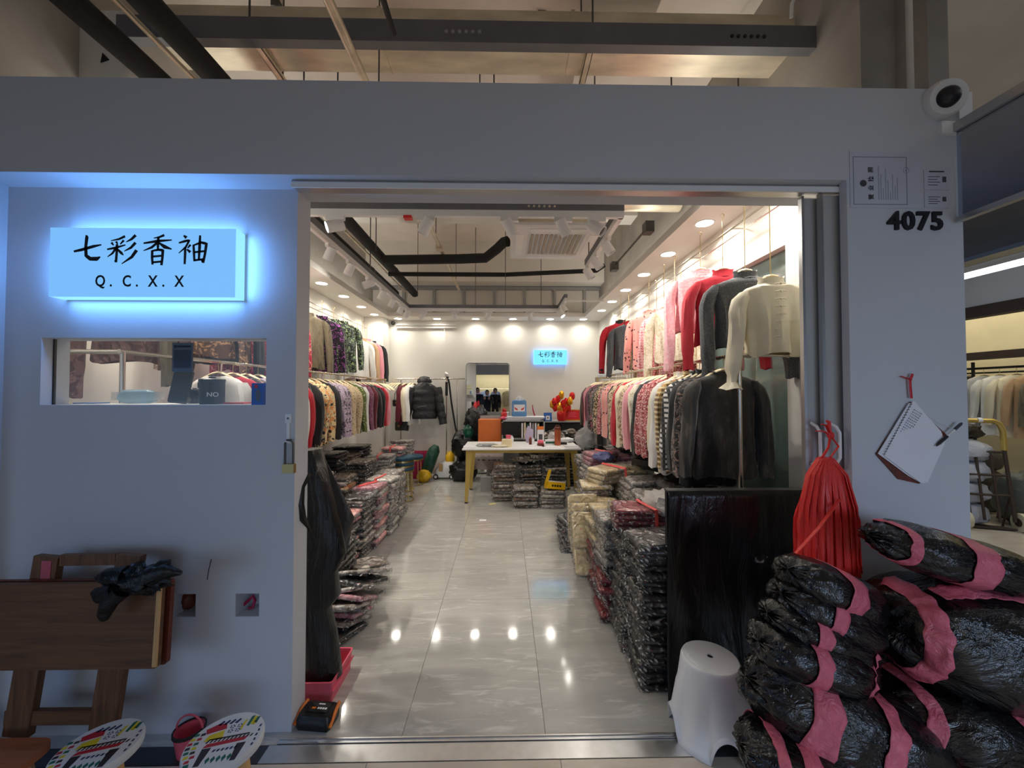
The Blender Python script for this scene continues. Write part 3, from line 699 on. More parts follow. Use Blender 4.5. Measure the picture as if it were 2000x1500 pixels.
# licence sheet turned on its side and the two small cards
a, b_ = P(1660, 406, Y=YF), P(1799, 297, Y=YF)
li = empty('licence_sheet', ((a.x+b_.x)/2, YF, (a.z+b_.z)/2), 'large plastic-sleeved licence sheet turned sideways on the right pillar', 'notice')
w, h = (b_.x-a.x)/2, (b_.z-a.z)/2
M['licence'] = mat('licence_paper', S(196, 200, 212), .5, vary=.03); M['frame_ink'] = mat('pale_ink', S(128, 134, 150), .6)
M['grey_ink'] = mat('grey_ink', S(70, 70, 78), .6)
MB().box((-w, -.003, -h), (w, 0, h)).build('sheet', M['licence'], li, smooth=False)
b = MB()
for x0, x1, z0, z1 in ((-w+.014, w-.07, h-.028, h-.025), (-w+.014, w-.07, -h+.014, -h+.017), (-w+.014, -w+.017, -h+.014, h-.025), (w-.073, w-.07, -h+.014, h-.025)): b.box((x0, -.0036, z0), (x1, -.003, z1))
b.build('printed_border', M['frame_ink'], li, smooth=False)
text_mesh('lettering', '营  业  执  照', .026, M['ink'], li, 1, .0006, .0004, (R(90), R(-90), 0), (-w*.42, -.0034, -.018))
MB().lathe([(.015, 0), (.015, .0008), (.012, .001), (0, .001)], 18, M=Matrix.Translation((-w*.64, -.0032, -.018)) @ Matrix.Rotation(R(90), 4, 'X')).build('round_emblem', M['grey_ink'], li)
MB().tube([(w*.55 + .013*math.cos(k*math.pi/9), -.0034, h*.33 + .013*math.sin(k*math.pi/9)) for k in range(18)], .0008, 4, loop=True).lathe([(.004, 0), (0, .0006)], 8, M=Matrix.Translation((w*.55, -.0032, h*.33)) @ Matrix.Rotation(R(90), 4, 'X')).build('stamp', M['frame_ink'], li)
b = MB()
for k in range(9):
    x = -w*.22 + k*.0105
    b.box((x, -.0036, -h*.72), (x + .002, -.003, -h*.72 + h * (1.2, .9, .4, 1.1, .7, .3, .9, .5, .8)[k]))
b.build('printed_lines', M['frame_ink'], li, smooth=False)
for k, (px0, py0, px1, py1, lab) in enumerate(((1804, 332, 1852, 371, 'small notice card right of the licence sheet, upper one'), (1805, 374, 1852, 406, 'small notice card right of the licence sheet, lower one'))):
    a, b_ = P(px0, py1, Y=YF), P(px1, py0, Y=YF)
    c = empty('notice_card', ((a.x+b_.x)/2, YF, (a.z+b_.z)/2), lab, 'notice', 'notice cards by the licence')
    w, h = (b_.x-a.x)/2, (b_.z-a.z)/2
    MB().box((-w, -.003, -h), (w, 0, h)).build('card', M['licence'], c, smooth=False)
    b = MB()
    for q in range(4): b.box((-w*.7, -.0036, h*.25 - q*h*.27), (w*.25 - (q % 2)*w*.2, -.003, h*.25 - q*h*.27 + .0025))
    if k == 0: b.box((-w*.6, -.0036, h*.72), (w*.6, -.003, h*.86))
    b.build('printed_lines', M['grey_ink'], c, smooth=False)
    MB().box((w*.45, -.0036, -h*.25), (w*.75, -.003, h*.3)).build('printed_photo', M['grey_ink'], c, smooth=False)

# ------------------------------------------------------------------ garments
def garment(name, m, label, grp, loc, rz=0, cat='blouse', W=.20, L=.60, T=.05, SL=.56, flare=1.0, collar='stand', waist=1.0, cuff=0, buttons=0, seed=0, trim=None, out=.03, lean=0, hi=True, folds=5, n=40):
    """hung shirt: neck at the origin, front towards local -Y"""
    g = empty(name, loc, label, cat, grp, (0, lean, rz)); rnd = random.Random(seed + 11)
    rows = [(.0, .062, .8), (-.012, .085, .85), (-.03, .135, .95), (-.05, W*.92, 1), (-.075, W, 1.0), (-.13, W*.95, 1.05), (-.22, W*.90*(.5+.5*waist), 1.1), (-L*.55, W*.88*(.4+.6*waist), 1.1), (-L*.72, W*.90*waist, 1.05), (-L*.88, W*.94*waist*flare, 1.0), (-L, W*.96*waist*flare, .9)]
    if not hi: rows = [rows[i] for i in (0, 2, 4, 6, 8, 10)]
    ph = rnd.random() * 6; rs = []
    for z, hw, tt in rows:
        ring = []; k = min(1, max(0, (-z - .06) / L * 1.6))
        for j in range(n):
            a = 2*math.pi*j/n; c, s = math.cos(a), math.sin(a)
            x = hw * math.copysign(abs(c) ** .75, c); y = T * tt * math.copysign(abs(s) ** .85, s)
            y += k * T * .34 * math.sin(folds * a + ph + z * 4) * abs(s) + k * T * (.26 * math.sin(x * 60 + ph + z*5) + .16 * math.sin(x * 110 - ph + z * 9)) * (1 if s > 0 else -1) * abs(s)
            ring.append((x * (1 + .02*k*math.sin(a*3+ph)), y, z + (.012 * math.sin(a * 4 + ph) if z < -L*.95 else 0) - (.012*abs(s) if z > -.03 and s < 0 else 0)))
        rs.append(ring)
    MB().rings(rs, cap0=False, cap1=False).build('bodice', m, g)
    for sx in (-1, 1):
        rs = []; ns = 14 if hi else 7; m_ = 14 if hi else 10; p2 = rnd.random() * 6
        for i in range(ns + 1):
            t_ = i / ns; z = -.052 - SL * t_
            cx_ = sx * (W * .86 + .045 * min(1, t_ * 5) ** .7 + out * t_ + .008 * math.sin(t_ * 5 + p2)); cy_ = -.006 - .03 * t_ + .012 * math.sin(4 * t_ + p2)
            rx, ry = (.024, .040) if i == 0 else (.046 - .010 * t_, .056 - .012 * t_)
            if t_ > .84: k_ = {0: .86, 1: .92, 2: .62 if t_ < .93 else 1.5}[cuff]; rx *= k_; ry *= k_
            ring = []
            for j in range(m_):
                a = 2*math.pi*j/m_; f = 1 + min(1, t_*3) * (.15 * math.cos(3*a + p2 + t_*2.2) + .10 * math.cos(5*a - t_*4 + p2))
                ring.append((cx_ + rx*f*math.cos(a), cy_ + ry*f*math.sin(a), z + (.006*math.sin(3*a) if i == ns else 0)))
            rs.append(ring)
        s_ = MB().rings(rs, False, False).build('sleeve', m, g)
        if cuff == 1 and hi: MB().tube([(cx_, cy_, z + .05), (cx_, cy_, z - .012)], .036, 12).build('cuff', trim or m, s_)
    if collar and hi:
        hh = {'stand': .035, 'ruffle': .05, 'round': .012}[collar]
        rr = []
        for z, q in ((-.012, 1.1), (hh * .5, .98), (hh, 1.06 if collar == 'stand' else 1.25), (hh - .004, .9), (-.02, .85)):
            rr.append([(.066 * q * math.cos(2*math.pi*j/20), .05 * q * math.sin(2*math.pi*j/20), z + (.006 * math.sin(j * 2.5) if collar == 'ruffle' else 0) - .014 * (math.sin(2*math.pi*j/20) < -.5)) for j in range(20)])
        MB().rings(rr, False, False).build('collar', trim or m, g)
    for k in range(buttons):
        z = -.03 - k * .042; b = MB()
        b.blob((0, -T*1.34 - .004, z), (.007, .005, .007), amp=0, n=6, m=4); b.tube([(-.03, -T*1.30, z), (0, -T*1.36, z + .004), (.03, -T*1.30, z)], .003, 4)
        b.build('frog_button', trim or m, g)
    return g
HG = {}
def hanger(loc, rz, label, grp, drop=.10, m='hanger', kind=0, W=.185, lean=0):
    """origin at the neck of the hung garment; hook reaches up by drop"""
    key = (round(drop, 2), m, W)
    if key not in HG:
        h = empty('clothes_hanger')
        pts = [(-W, 0, -.085), (-W*.8, 0, -.055), (-W*.45, 0, -.012), (-.03, 0, .012), (0, 0, .018), (.03, 0, .012), (W*.45, 0, -.012), (W*.8, 0, -.055), (W, 0, -.085)]
        MB().tube(pts, [.008, .012, .014, .018, .019, .018, .014, .012, .008], 8, flat=.62).build('shoulder_bar', M[m], h)
        rr = .013; hk = [(0, 0, .015), (0, 0, drop - 2.2*rr)] + [(rr * math.sin(a) , 0, drop - rr - rr * math.cos(a) + .006) for a in [R(d) for d in range(0, 260, 32)]]
        MB().tube(hk, .0024, 6).build('hook', M['brass'], h); HG[key] = h; o = h
    else: o = copy_tree(HG[key])
    o.location = loc; o.rotation_euler = (0, lean, rz); tag(o, label, 'hanger', grp); return o

FB = {}
def fb(key, *a, **k):
    if key not in FB: FB[key] = fabric(key, *a, **k)
    return FB[key]
cream = fb('cream_satin', S(240, 230, 200), rough=.55); charcoal = fb('charcoal_velvet', S(66, 68, 72), 'speck', S(92, 94, 98), scale=22)
redk = fb('red_knit', S(196, 24, 46)); pinkj = fb('pink_jacquard', S(240, 176, 184), 'speck', S(246, 204, 208), scale=10)
blackf = fb('black_cloth', S(26, 26, 28)); whitef = fb('white_cloth', S(240, 238, 232)); pinkf = fb('pink_cloth', S(236, 158, 168)); mauve = fb('mauve_cloth', S(122, 62, 92), 'floral', S(86, 40, 62), S(160, 100, 130), 60)
smoke = fb('smoky_grey_print', S(34, 33, 31), 'smoke', S(70, 66, 60), S(120, 112, 100), 13)
dark_floral = fb('dark_floral', S(28, 28, 30), 'floral', S(96, 92, 88), S(160, 130, 120), 50)
mono_check = fb('mono_check', S(232, 230, 226), 'plaid', S(30, 30, 32), S(60, 60, 62), 9)
ochre = fb('ochre_plaid', S(176, 132, 66), 'plaid', S(112, 84, 48), S(216, 196, 150), 9)
lattice = fb('rust_lattice', S(150, 58, 62), 'lattice', S(196, 108, 110), S(240, 214, 204), 42)
beige_print = fb('beige_print', S(206, 184, 150), 'floral', S(120, 96, 70), S(236, 222, 196), 70)
pink_dot = fb('pink_dots', S(232, 162, 152), 'dots', S(70, 40, 42), scale=26); pink_geo = fb('pink_geo', S(240, 196, 196), 'lattice', S(214, 120, 136), S(246, 222, 220), 52)
leo = fb('leopard', S(222, 196, 150), 'leopard', S(52, 36, 26), scale=34); hound = fb('houndstooth', S(220, 210, 200), 'lattice', S(60, 56, 54), S(190, 150, 150), 64)
wine = fb('wine_cloth', S(104, 20, 38)); olive = fb('olive_dark', S(56, 54, 36)); gold_geo = fb('olive_gold_geo', S(176, 164, 96), 'lattice', S(214, 204, 150), S(140, 126, 64), 52)
dkred_floral = fb('dark_red_floral', S(38, 26, 30), 'floral', S(170, 60, 80), S(220, 180, 180), 60); grey_floral = fb('grey_floral', S(54, 52, 50), 'floral', S(120, 116, 108), S(170, 160, 150), 60)
purple_floral = fb('purple_floral', S(24, 24, 28), 'floral', S(34, 34, 38), S(188, 100, 190), 36); green_floral = fb('green_floral', S(30, 32, 30), 'floral', S(92, 100, 92), S(168, 196, 140), 36)
cream_floral = fb('cream_floral', S(238, 214, 160), 'floral', S(240, 168, 104), S(52, 46, 44), 34); violet_print = fb('violet_print', S(186, 168, 186), 'floral', S(92, 78, 96), S(226, 208, 214), 46)
beige_dot = fb('beige_dot', S(208, 186, 148), 'dots', S(84, 68, 50), scale=44); olive_dot = fb('olive_dot', S(88, 104, 40), 'dots', S(206, 210, 160), scale=30)
pinkbrown = fb('dusty_rose_print', S(150, 112, 106), 'floral', S(112, 80, 78), S(172, 134, 126), 30); pinkred = fb('pink_red_floral', S(200, 52, 86), 'floral', S(150, 30, 58), S(238, 190, 160), 40); hotpink = fb('hot_pink', S(214, 56, 108))
tan = fb('tan_knit', S(196, 160, 120)); brownprint = fb('brown_print', S(92, 66, 50), 'floral', S(190, 150, 110), S(60, 44, 36), 60); khaki = fb('khaki_print', S(96, 88, 68), 'smoke', S(130, 118, 94), S(70, 64, 50), 20)
cream_ruffle = fb('cream_print', S(240, 232, 212), 'floral', S(226, 216, 190), S(206, 190, 150), 50)

# lower rail along the right wall
RX, RZ = 1.35, 1.745
def rack(nm, x, y0, y1, z, wallx, label, grp=None, posts=()):
    r = empty(nm, (x, y0, 0), label, 'clothes rail', grp)
    MB().tube([(0, -.02, z), (0, y1 - y0, z)], .0125, 12).build('rail', M['chrome'], r)
    MB().tube([(0, 0, z), (wallx - x, 0, z)], .0125, 12).build('wall_arm', M['chrome'], r)
    MB().tube([(0, y1 - y0 - .02, z), (wallx - x, y1 - y0 - .02, z)], .0125, 12).build('wall_arm', M['chrome'], r)
    for y in posts:
        q = MB().tube([(0, y - y0, 0), (0, y - y0, z)], .0125, 12).build('post', M['chrome'], r)
        MB().cyl((0, y - y0, 0), (0, y - y0, .012), .04, 14).build('foot_plate', M['chrome'], q)
    return r
rack('clothes_rail', RX, 2.19, 5.72, RZ, XR, 'chrome lower clothes rail along the right wall above the bagged stacks', 'wall clothes rails', (2.19, 4.0, 5.70))
rack('clothes_rail', -2.03, 2.07, 6.55, RZ, XL, 'chrome lower clothes rail along the left wall', 'wall clothes rails', (2.07, 4.3, 6.53))
def wall_rail(x, y0, y1, z, side, label):
    r = empty('wall_display_rail', (x, y0, z), label, 'display rail', 'upper display rails')
    MB().tube([(0, 0, 0), (0, y1-y0, 0)], .008, 8).build('rail', M['chrome'], r)
    MB().tube([(side*.03, 0, -.05), (side*.03, y1-y0, -.05)], .005, 6).build('rail', M['chrome'], r)
    n = 7
    for k in range(n):
        y = (y1-y0)*k/(n-1)
        MB().tube([(0, y, 0), (side*.1, y, 0)], .006, 6).build('rail_bracket', M['chrome'], r)
    return r
wall_rail(1.70, 2.2, 6.0, 2.76, 1, 'slim chrome display rail high on the right wall under the soffit')
wall_rail(-2.45, 2.2, 6.8, 2.66, -1, 'slim chrome display rail high on the left wall under the soffit')

GR = 'clothes on the lower right rail'
seq = [  # fabric, what it is
 (smoke, 'smoky grey tie-dye blouse, frontmost on the lower right rail', .64, .58), (dark_floral, 'black floral blouse right behind the smoky grey blouse', .62, .6), (blackf, 'black tunic behind the black floral blouse on the right rail', .74, .58),
 (mono_check, 'black and white checked shirt on the lower right rail', .66, .6), (ochre, 'ochre plaid shirt on the lower right rail', .70, .6), (whitef, 'white shirt between the ochre plaid and the cream shirts', .72, .62), (cream, 'ivory shirt right after the white one, lower right rail', .72, .62),
 (lattice, 'nearest rust and pink lattice blouse, right rail', .66, .58), (lattice, 'middle rust and pink lattice blouse, right rail', .66, .58), (lattice, 'farthest rust and pink lattice blouse, right rail', .64, .58),
 (blackf, 'black shirt behind the lattice blouses', .62, .6), (cream_ruffle, 'cream printed blouse behind the black shirt', .60, .58), (pinkf, 'plain pink shirt behind the cream printed blouse', .62, .58), (pinkj, 'pale pink jacquard shirt mid-rail beside the plain pink one', .62, .58),
 (beige_print, 'beige patterned shirt between pink and cream ones', .6, .56), (cream, 'cream shirt beside the bright red one, mid right rail', .66, .6), (redk, 'bright red shirt in the middle of the right rail', .64, .6), (beige_print, 'beige patterned shirt behind the bright red one', .6, .56),
 (blackf, 'black shirt between beige pattern and pink dots', .62, .56), (pink_dot, 'nearer pink dotted blouse on the lower right rail', .62, .56), (pink_dot, 'farther pink dotted blouse on the lower right rail', .62, .56), (hound, 'grey houndstooth blouse on the right rail', .6, .56),
 (lattice, 'red lattice blouse far back on the right rail', .6, .56), (leo, 'nearer leopard print blouse on the right rail', .6, .56), (leo, 'farther leopard print blouse on the right rail', .6, .56), (grey_floral, 'dark grey floral shirt behind the leopard prints', .6, .56),
 (dkred_floral, 'dark red floral blouse near the far end of the right rail', .58, .56), (dark_floral, 'black and rose floral blouse near the far end', .58, .56), (mauve, 'mauve floral shirt near the far end of the right rail', .6, .56), (wine, 'wine red blouse near the far end of the right rail', .56, .54), (pinkf, 'dusty pink shirt third from the end of the right rail', .56, .54), (wine, 'dark wine blouse second from the far end', .56, .54), (olive, 'dark olive shirt, last on the lower right rail', .56, .54)]
y = 2.34
for i, (m, lab, L, SLn) in enumerate(seq):
    rz = R(random.uniform(-7, 7)); dx = random.uniform(-.012, .012)
    garment('hanging_blouse', m, lab, GR, (RX + dx, y, RZ - .095), rz, 'blouse', W=.20, L=L, T=.042 if i else .05, SL=SLn, seed=i, hi=i < 8, collar='round' if i == 0 else 'stand', out=.02, n=40 if i < 8 else 20)
    hanger((RX + dx, y, RZ - .095), rz, 'pale wooden hanger holding the ' + lab.split(',')[0].split(' on the')[0].split(' near the')[0].split(' behind')[0], 'hangers on the lower right rail')
    y += .118 if i == 0 else (.092 if i < 12 else .104)
for k in range(6):
    hanger((RX, 5.55 + .02*k, RZ - .095), R(random.uniform(-12, 12)), 'empty hanger bunched at the far end of the right rail, %s from the front' % ORD[k], 'empty hangers on the right rail')

# upper right display
def disp(px, py, X, **kw): return P(px, py, X=X)
UG = 'clothes on the upper right display'
up = [ # px, py of neck, X, fabric, label, rz, kwargs
 (1505, 553, 1.53, cream, 'cream satin blouse with frog buttons, nearest on the upper right rail', -8, dict(L=.42, SL=.56, collar='stand', buttons=8, flare=.88, cuff=2, T=.075, W=.17)),
 (1455, 540, 1.53, charcoal, 'charcoal velvet blouse hung behind the cream satin blouse', -12, dict(L=.46, SL=.60, collar='stand', T=.06, buttons=3)),
 (1412, 536, 1.53, redk, 'plain red blouse hung between the charcoal and pink blouses', -16, dict(L=.50, SL=.62, collar='stand', T=.055)),
 (1368, 535, 1.53, pinkj, 'pink jacquard blouse with dark frog buttons on the upper right rail', -16, dict(L=.46, SL=.70, collar='stand', buttons=7, cuff=1, T=.06, trim=None)),
 (1318, 597, 1.56, cream_ruffle, 'cream ruffled blouse next to the pink geometric tops', -38, dict(L=.52, SL=.68, collar='ruffle', buttons=6, T=.06)),
 (1297, 608, 1.56, pink_geo, 'pink geometric print blouse on the upper right rail', -55, dict(L=.62, SL=.60, T=.06)),
 (1268, 612, 1.56, pink_dot, 'salmon pink blouse with small dark motifs, upper right rail', -45, dict(L=.60, SL=.60, T=.06, W=.21)),
 (1228, 632, 1.56, charcoal, 'charcoal jacket with a red collar near the back corner', -35, dict(L=.58, SL=.62, T=.06, trim=redk)),
 (1212, 630, 1.50, redk, 'red cardigan with black cuffs near the back corner', -30, dict(L=.56, SL=.60, T=.06, cuff=1, trim=blackf)),
 (1283, 640, 1.66, gold_geo, 'olive gold geometric blouse hung under the pink ones', -60, dict(L=.62, SL=.66, T=.05)),
 (1330, 640, 1.66, lattice, 'rust lattice blouse peeping below the cream ruffled one', -60, dict(L=.62, SL=.6, T=.05))]
for i, (px, py, X, m, lab, rz, kw) in enumerate(up):
    q = P(px, py, X=X)
    garment('display_blouse', m, lab, UG, q, R(rz), 'blouse', seed=40 + i, **kw)
    hanger(q + Vector((0, 0, .022)), R(rz), 'pale hanger with long hook holding the ' + lab.split(',')[0].split(' hung')[0].split(' on the')[0].split(' next')[0].split(' near')[0].split(' peeping')[0].split(' with')[0], 'hangers on the upper right display', drop=max(.12, min(.5, 2.76 - q.z)), m='hanger', W=.10)
# black bag strap with handbag hung by the jacket
q = P(1238, 640, X=1.55)
hb = empty('shoulder_bag', (q.x, q.y, q.z), 'small dark shoulder bag on a tan strap in front of the charcoal jacket', 'bag')
MB().tube([(0, 0, 0), (.03, .02, -.25), (.08, .03, -.62)], .006, 6).tube([(0, .02, 0), (-.02, .04, -.3), (-.02, .05, -.62)], .006, 6).build('strap', M['cardboard'], hb)
b = MB(); rbox(b, (.03, .04, -.69), (.2, .07, .16), .02); b.build('body', M['blackplastic'], hb)

# left lower rail
LX = -2.03; GL = 'clothes on the lower left rail'
seq = [(whitef, 'white blouse on the lower left rail, nearest the door', .6), (redk, 'red blouse second on the lower left rail', .62), (dark_floral, 'dark floral shirt on the left rail seen through the display window', .6), (violet_print, 'violet printed shirt on the left rail seen through the display window', .6), (brownprint, 'brown printed blouse on the left rail near the door', .6), (whitef, 'white tunic with dark edge by the left jamb', .66),
 (redk, 'red shirt glimpsed behind the left jamb', .62), (blackf, 'long black blouse beside the cream floral dress', .72), (cream_floral, 'nearer cream and orange floral blouse on the left rail', .66), (cream_floral, 'farther cream and orange floral blouse on the left rail', .66), (blackf, 'black shirt between floral prints on the left rail', .62), (violet_print, 'nearer violet and grey floral blouse on the left rail', .64), (violet_print, 'farther violet and grey floral blouse just behind the other', .62),
 (beige_dot, 'nearer beige dotted blouse on the left rail', .62), (beige_dot, 'farther beige dotted blouse on the left rail', .62), (olive_dot, 'olive green blouse with pale dots on the left rail', .64), (whitef, 'white shirt beside the olive dotted blouse', .6), (mauve, 'mauve floral blouse on the left rail', .6), (wine, 'wine red shirt on the left rail', .6), (blackf, 'black top near the end of the left rail', .62), (blackf, 'black blouse last but two on the left rail', .62), (redk, 'coral red blouse last but one on the left rail', .6), (pinkf, 'pink floral trimmed blouse, last on the left rail', .6)]
y = 2.75
for i, (m, lab, L) in enumerate(seq):
    rz = R(random.uniform(-8, 8))
    garment('hanging_blouse', m, lab, GL, (LX, y, RZ - .095), rz, 'blouse', W=.20, L=L, T=.045, SL=.57, seed=70 + i, hi=False, out=.02, n=20)
    hanger((LX, y, RZ - .095), rz, 'pale wooden hanger holding the ' + lab.split(',')[0].split(' on the')[0].split(' near')[0].split(' beside')[0].split(' last')[0].split(' behind')[0].split(' just')[0].split(' with')[0], 'hangers on the lower left rail')
    y += .145
for k in range(7):
    hanger((LX + .02, 6.16 + .05*k, RZ - .10), R(random.uniform(-30, -5)), 'empty pale hanger at the far end of the left rail, %s from the front' % ORD[k], 'empty hangers on the left rail', W=.2)
UL = 'clothes on the upper left display'
for i, (X, Y, z, m, lab, rz, kw) in enumerate([
 (-2.28, 2.40, 2.35, pinkbrown, 'dusty rose printed dress over the display window', 40, dict(L=.64, SL=.80)), (-2.28, 2.26, 2.40, khaki, 'khaki printed blouse over the display window corner', 50, dict(L=.5, SL=.78)), (-2.28, 2.95, 2.36, brownprint, 'brown printed blouse hanging in the display window', 50, dict(L=.56, SL=.62)), (-2.28, 3.15, 2.36, charcoal, 'grey blouse beside the brown printed one in the window', 50, dict(L=.60, SL=.74)),
 (-2.28, 3.45, 2.34, pinkred, 'pink and red floral blouse high on the left, seen through the window', 50, dict(L=.62, SL=.62)), (-2.28, 3.7, 2.34, hotpink, 'hot pink blouse high on the left, seen through the window', 50, dict(L=.66, SL=.6)), (-2.28, 3.95, 2.34, pinkred, 'pink floral blouse beside the hot pink blouse', 50, dict(L=.62, SL=.6)),
 (-2.28, 4.45, 2.42, khaki, 'sandy khaki blouse high by the left jamb', 45, dict(L=.62, SL=.6)), (-2.28, 4.80, 2.45, purple_floral, 'black blouse with purple flowers on the upper left rail', 42, dict(L=.68, SL=.62, flare=1.05)), (-2.28, 5.12, 2.47, green_floral, 'black and grey blouse with pale green leaves, upper left rail', 42, dict(L=.68, SL=.62)), (-2.28, 5.42, 2.50, green_floral, 'second black blouse with green leaves on the upper left rail', 42, dict(L=.68, SL=.6)),
 (-2.28, 5.95, 2.34, whitef, 'white blouse on the upper left rail', 40, dict(L=.6, SL=.6)), (-2.28, 6.15, 2.36, tan, 'tan knit top on the upper left rail', 42, dict(L=.62, SL=.6)), (-2.28, 6.35, 2.38, pinkf, 'pink blouse on the upper left rail', 42, dict(L=.60, SL=.6)), (-2.28, 6.6, 2.38, blackf, 'black blouse at the end of the upper left rail', 42, dict(L=.62, SL=.62))]):
    garment('display_blouse', m, lab, UL, (X, Y, z), R(rz), 'blouse', seed=120 + i, T=.055, **kw)
    hanger((X, Y, z), R(rz), 'pale hanger with long hook holding the ' + lab.split(' over')[0].split(' on the')[0].split(' high')[0].split(',')[0].split(' hanging')[0].split(' at the')[0].split(' beside')[0], 'hangers on the upper left display', drop=2.66 - z)

# back rack with the black padded jacket
BY = 7.0
bx0, bx1, bz = P(772, 740, Y=BY).x, P(908, 740, Y=BY).x, P(840, 740, Y=BY).z
r = empty('garment_rack', ((bx0+bx1)/2, BY, 0), 'free-standing chrome garment rack against the back wall', 'clothes rail')
hw = (bx1-bx0)/2
MB().tube([(-hw, 0, bz), (hw, 0, bz)], .011, 10).build('rail', M['chrome'], r)
for px in (783, 893):
    x = P(px, 800, Y=BY).x - r.location.x
    MB().tube([(x, 0, .0), (x, 0, bz)], .011, 10).build('post', M['chrome'], r)
    MB().tube([(x, -.2, .012), (x, .2, .012)], .011, 8).build('foot', M['chrome'], r)
for px, m, lab in ((792, wine, 'dark red long blouse on the back rack'), (802, cream, 'cream blouse on the back rack beside the padded jacket'), (808, whitef, 'white blouse on the back rack touching the padded jacket')):
    x = P(px, 745, Y=BY).x
    garment('hanging_blouse', m, lab, 'clothes on the back rack', (x, BY, bz - .10), R(68), 'blouse', W=.2, L=.72, T=.045, SL=.6, seed=int(px), hi=False, n=16)
    hanger((x, BY, bz - .10), R(68), 'pale hanger of the ' + lab.split(' on the')[0], 'hangers on the back rack')
for k in range(5):
    hanger((P(766 + 4*k, 745, Y=BY).x, BY, bz - .10), R(40 + 8*k), 'empty pale hanger at the left end of the back rack, %s from the left' % ORD[k], 'empty hangers on the back rack')
x = P(829, 752, Y=BY - .02).x
pj = empty('padded_jacket', (x, BY - .02, bz - .10), 'black padded puffer jacket hung on the back rack', 'jacket', None, (0, 0, R(8)))
M['puffer'] = film('puffer_nylon', S(30, 31, 34), .35, .6, 9)
rs = []; n = 24
for i in range(26):
    t_ = i / 25; z = .04 - .66 * t_; puff = 1 + .09 * abs(math.sin(t_ * math.pi * 5.0)); hw_ = (.08 + .17 * min(1, t_ * 5.2)) * (1 - .12 * t_)
    rs.append([(hw_ * puff * math.copysign(abs(math.cos(2*math.pi*j/n)) ** .8, math.cos(2*math.pi*j/n)), .105 * puff * math.sin(2*math.pi*j/n) * (.7 + .3 * min(1, t_*4)), z) for j in range(n)])
MB().rings(rs).build('bodice', M['puffer'], pj)
for sx in (-1, 1):
    pts = []; rad = []
    for i in range(25):
        t_ = i / 24; pts.append((sx * (.22 + .12 * t_), -.02 - .04 * t_, -.06 - .66 * t_ - (.10 * t_ if sx < 0 else 0))); rad.append((.085 - .02 * t_) * (1 + .12 * abs(math.sin(t_ * math.pi * 4.5))))
    MB().tube(pts, rad, 14).build('sleeve', M['puffer'], pj)
MB().blob((0, .03, .06), (.13, .10, .09), 3, .15).build('hood', M['puffer'], pj)
for px, py, w, h, lab, m in ((776, 787, .16, .12, 'black handbag hung at the left end of the back rack', 'blackplastic'), (780, 832, .15, .16, 'dark olive backpack standing in the back left corner', 'black')):
    q = P(px, py, Y=6.9)
    o = empty('handbag', q, lab, 'bag'); b = MB(); rbox(b, (0, 0, 0), (w, .08, h), .025); b.build('body', M[m] if m != 'black' else fb('olive_dark', S(56, 54, 36)), o)
    MB().tube([(-.05, 0, h/2 - .01), (-.045, 0, h/2 + .10), (0, 0, h/2 + .2), (.045, 0, h/2 + .10), (.05, 0, h/2 - .01)], .006, 6).build('strap', M['blackplastic'], o)
    MB().box((-.02, -.045, -.01), (.02, -.038, .02)).build('clasp', M['brass'], o, smooth=False)
# items of the back wall: curtain track, control panel
q0, q1 = P(775, 641, Y=7.26), P(890, 634, Y=7.26)
cr = empty('curtain_bar', ((q0.x+q1.x)/2, 7.25, (q0.z+q1.z)/2), 'thin white bar frame on the back wall below the soffit', 'bar')
w = (q1.x-q0.x)/2
MB().box((-w, -.01, .028), (w, .05, .04)).box((-w, -.01, -.03), (w, .05, -.018)).build('bar', M['white'], cr, smooth=False)
MB().tube([(w*.62, 0, -.03), (w*.62, 0, -.28)], .004, 6).build('pull_cord', M['white'], cr)
q = P(1177, 708, X=XR)
fp = empty('distribution_box', (XR - .01, q.y, q.z), 'pale grey electrical box on the right wall near the back corner', 'box')
MB().box((-.03, -.22, -.24), (.01, .22, .24)).build('door', M['grey'], fp, smooth=False)
MB().box((-.034, -.15, .06), (-.03, -.02, .16)).box((-.034, -.12, -.16), (-.03, -.04, -.06)).build('label', M['paper'], fp, smooth=False)

# display window contents
q = P(358, 698, Y=1.826)
qc = empty('hanging_card', (q.x, 1.824, q.z), 'grey payment card stuck on the display window pane', 'card')
M['cardgrey'] = mat('card_grey', S(96, 108, 120), .5); M['carddark'] = mat('card_dark', S(62, 72, 84), .5)
a, b_ = P(339, 727, Y=1.824), P(380, 670, Y=1.824); w, h = (b_.x-a.x)/2, (b_.z-a.z)/2
MB().box((-w, -.003, -h), (w, 0, h)).build('card', M['cardgrey'], qc, smooth=False)
MB().box((-w*.82, -.0042, -h*.72), (w*.82, -.003, h*.5)).build('printed_field', M['carddark'], qc, smooth=False)
MB().box((-w*.55, -.0042, h*.68), (w*.8, -.003, h*.8)).box((-w*.8, -.0042, h*.64), (-w*.62, -.003, h*.84)).build('printed_lines', M['ink'], qc, smooth=False)
def W_(px, py, y=1.93): return P(px, py, Y=y)
ph = empty('tablet', (W_(344, 788).x, 1.93, wz0), 'black tablet standing upright on the window ledge', 'tablet', None, (R(-8), R(5), 0))
b = MB(); h = W_(344, 723).z - wz0; w = (W_(362, 760).x - W_(325, 760).x); b.prism(rrect(w, h, .012), (0, .012, 0), (0, 0, h/2 + .004)); b.build('body', M['blackplastic'], ph, angle=30)
b = MB(); b.prism(rrect(w*.9, h*.86, .006), (0, .001, 0), (0, -.0012, h/2 + .004)); b.build('screen', M['ink'], ph, angle=30)
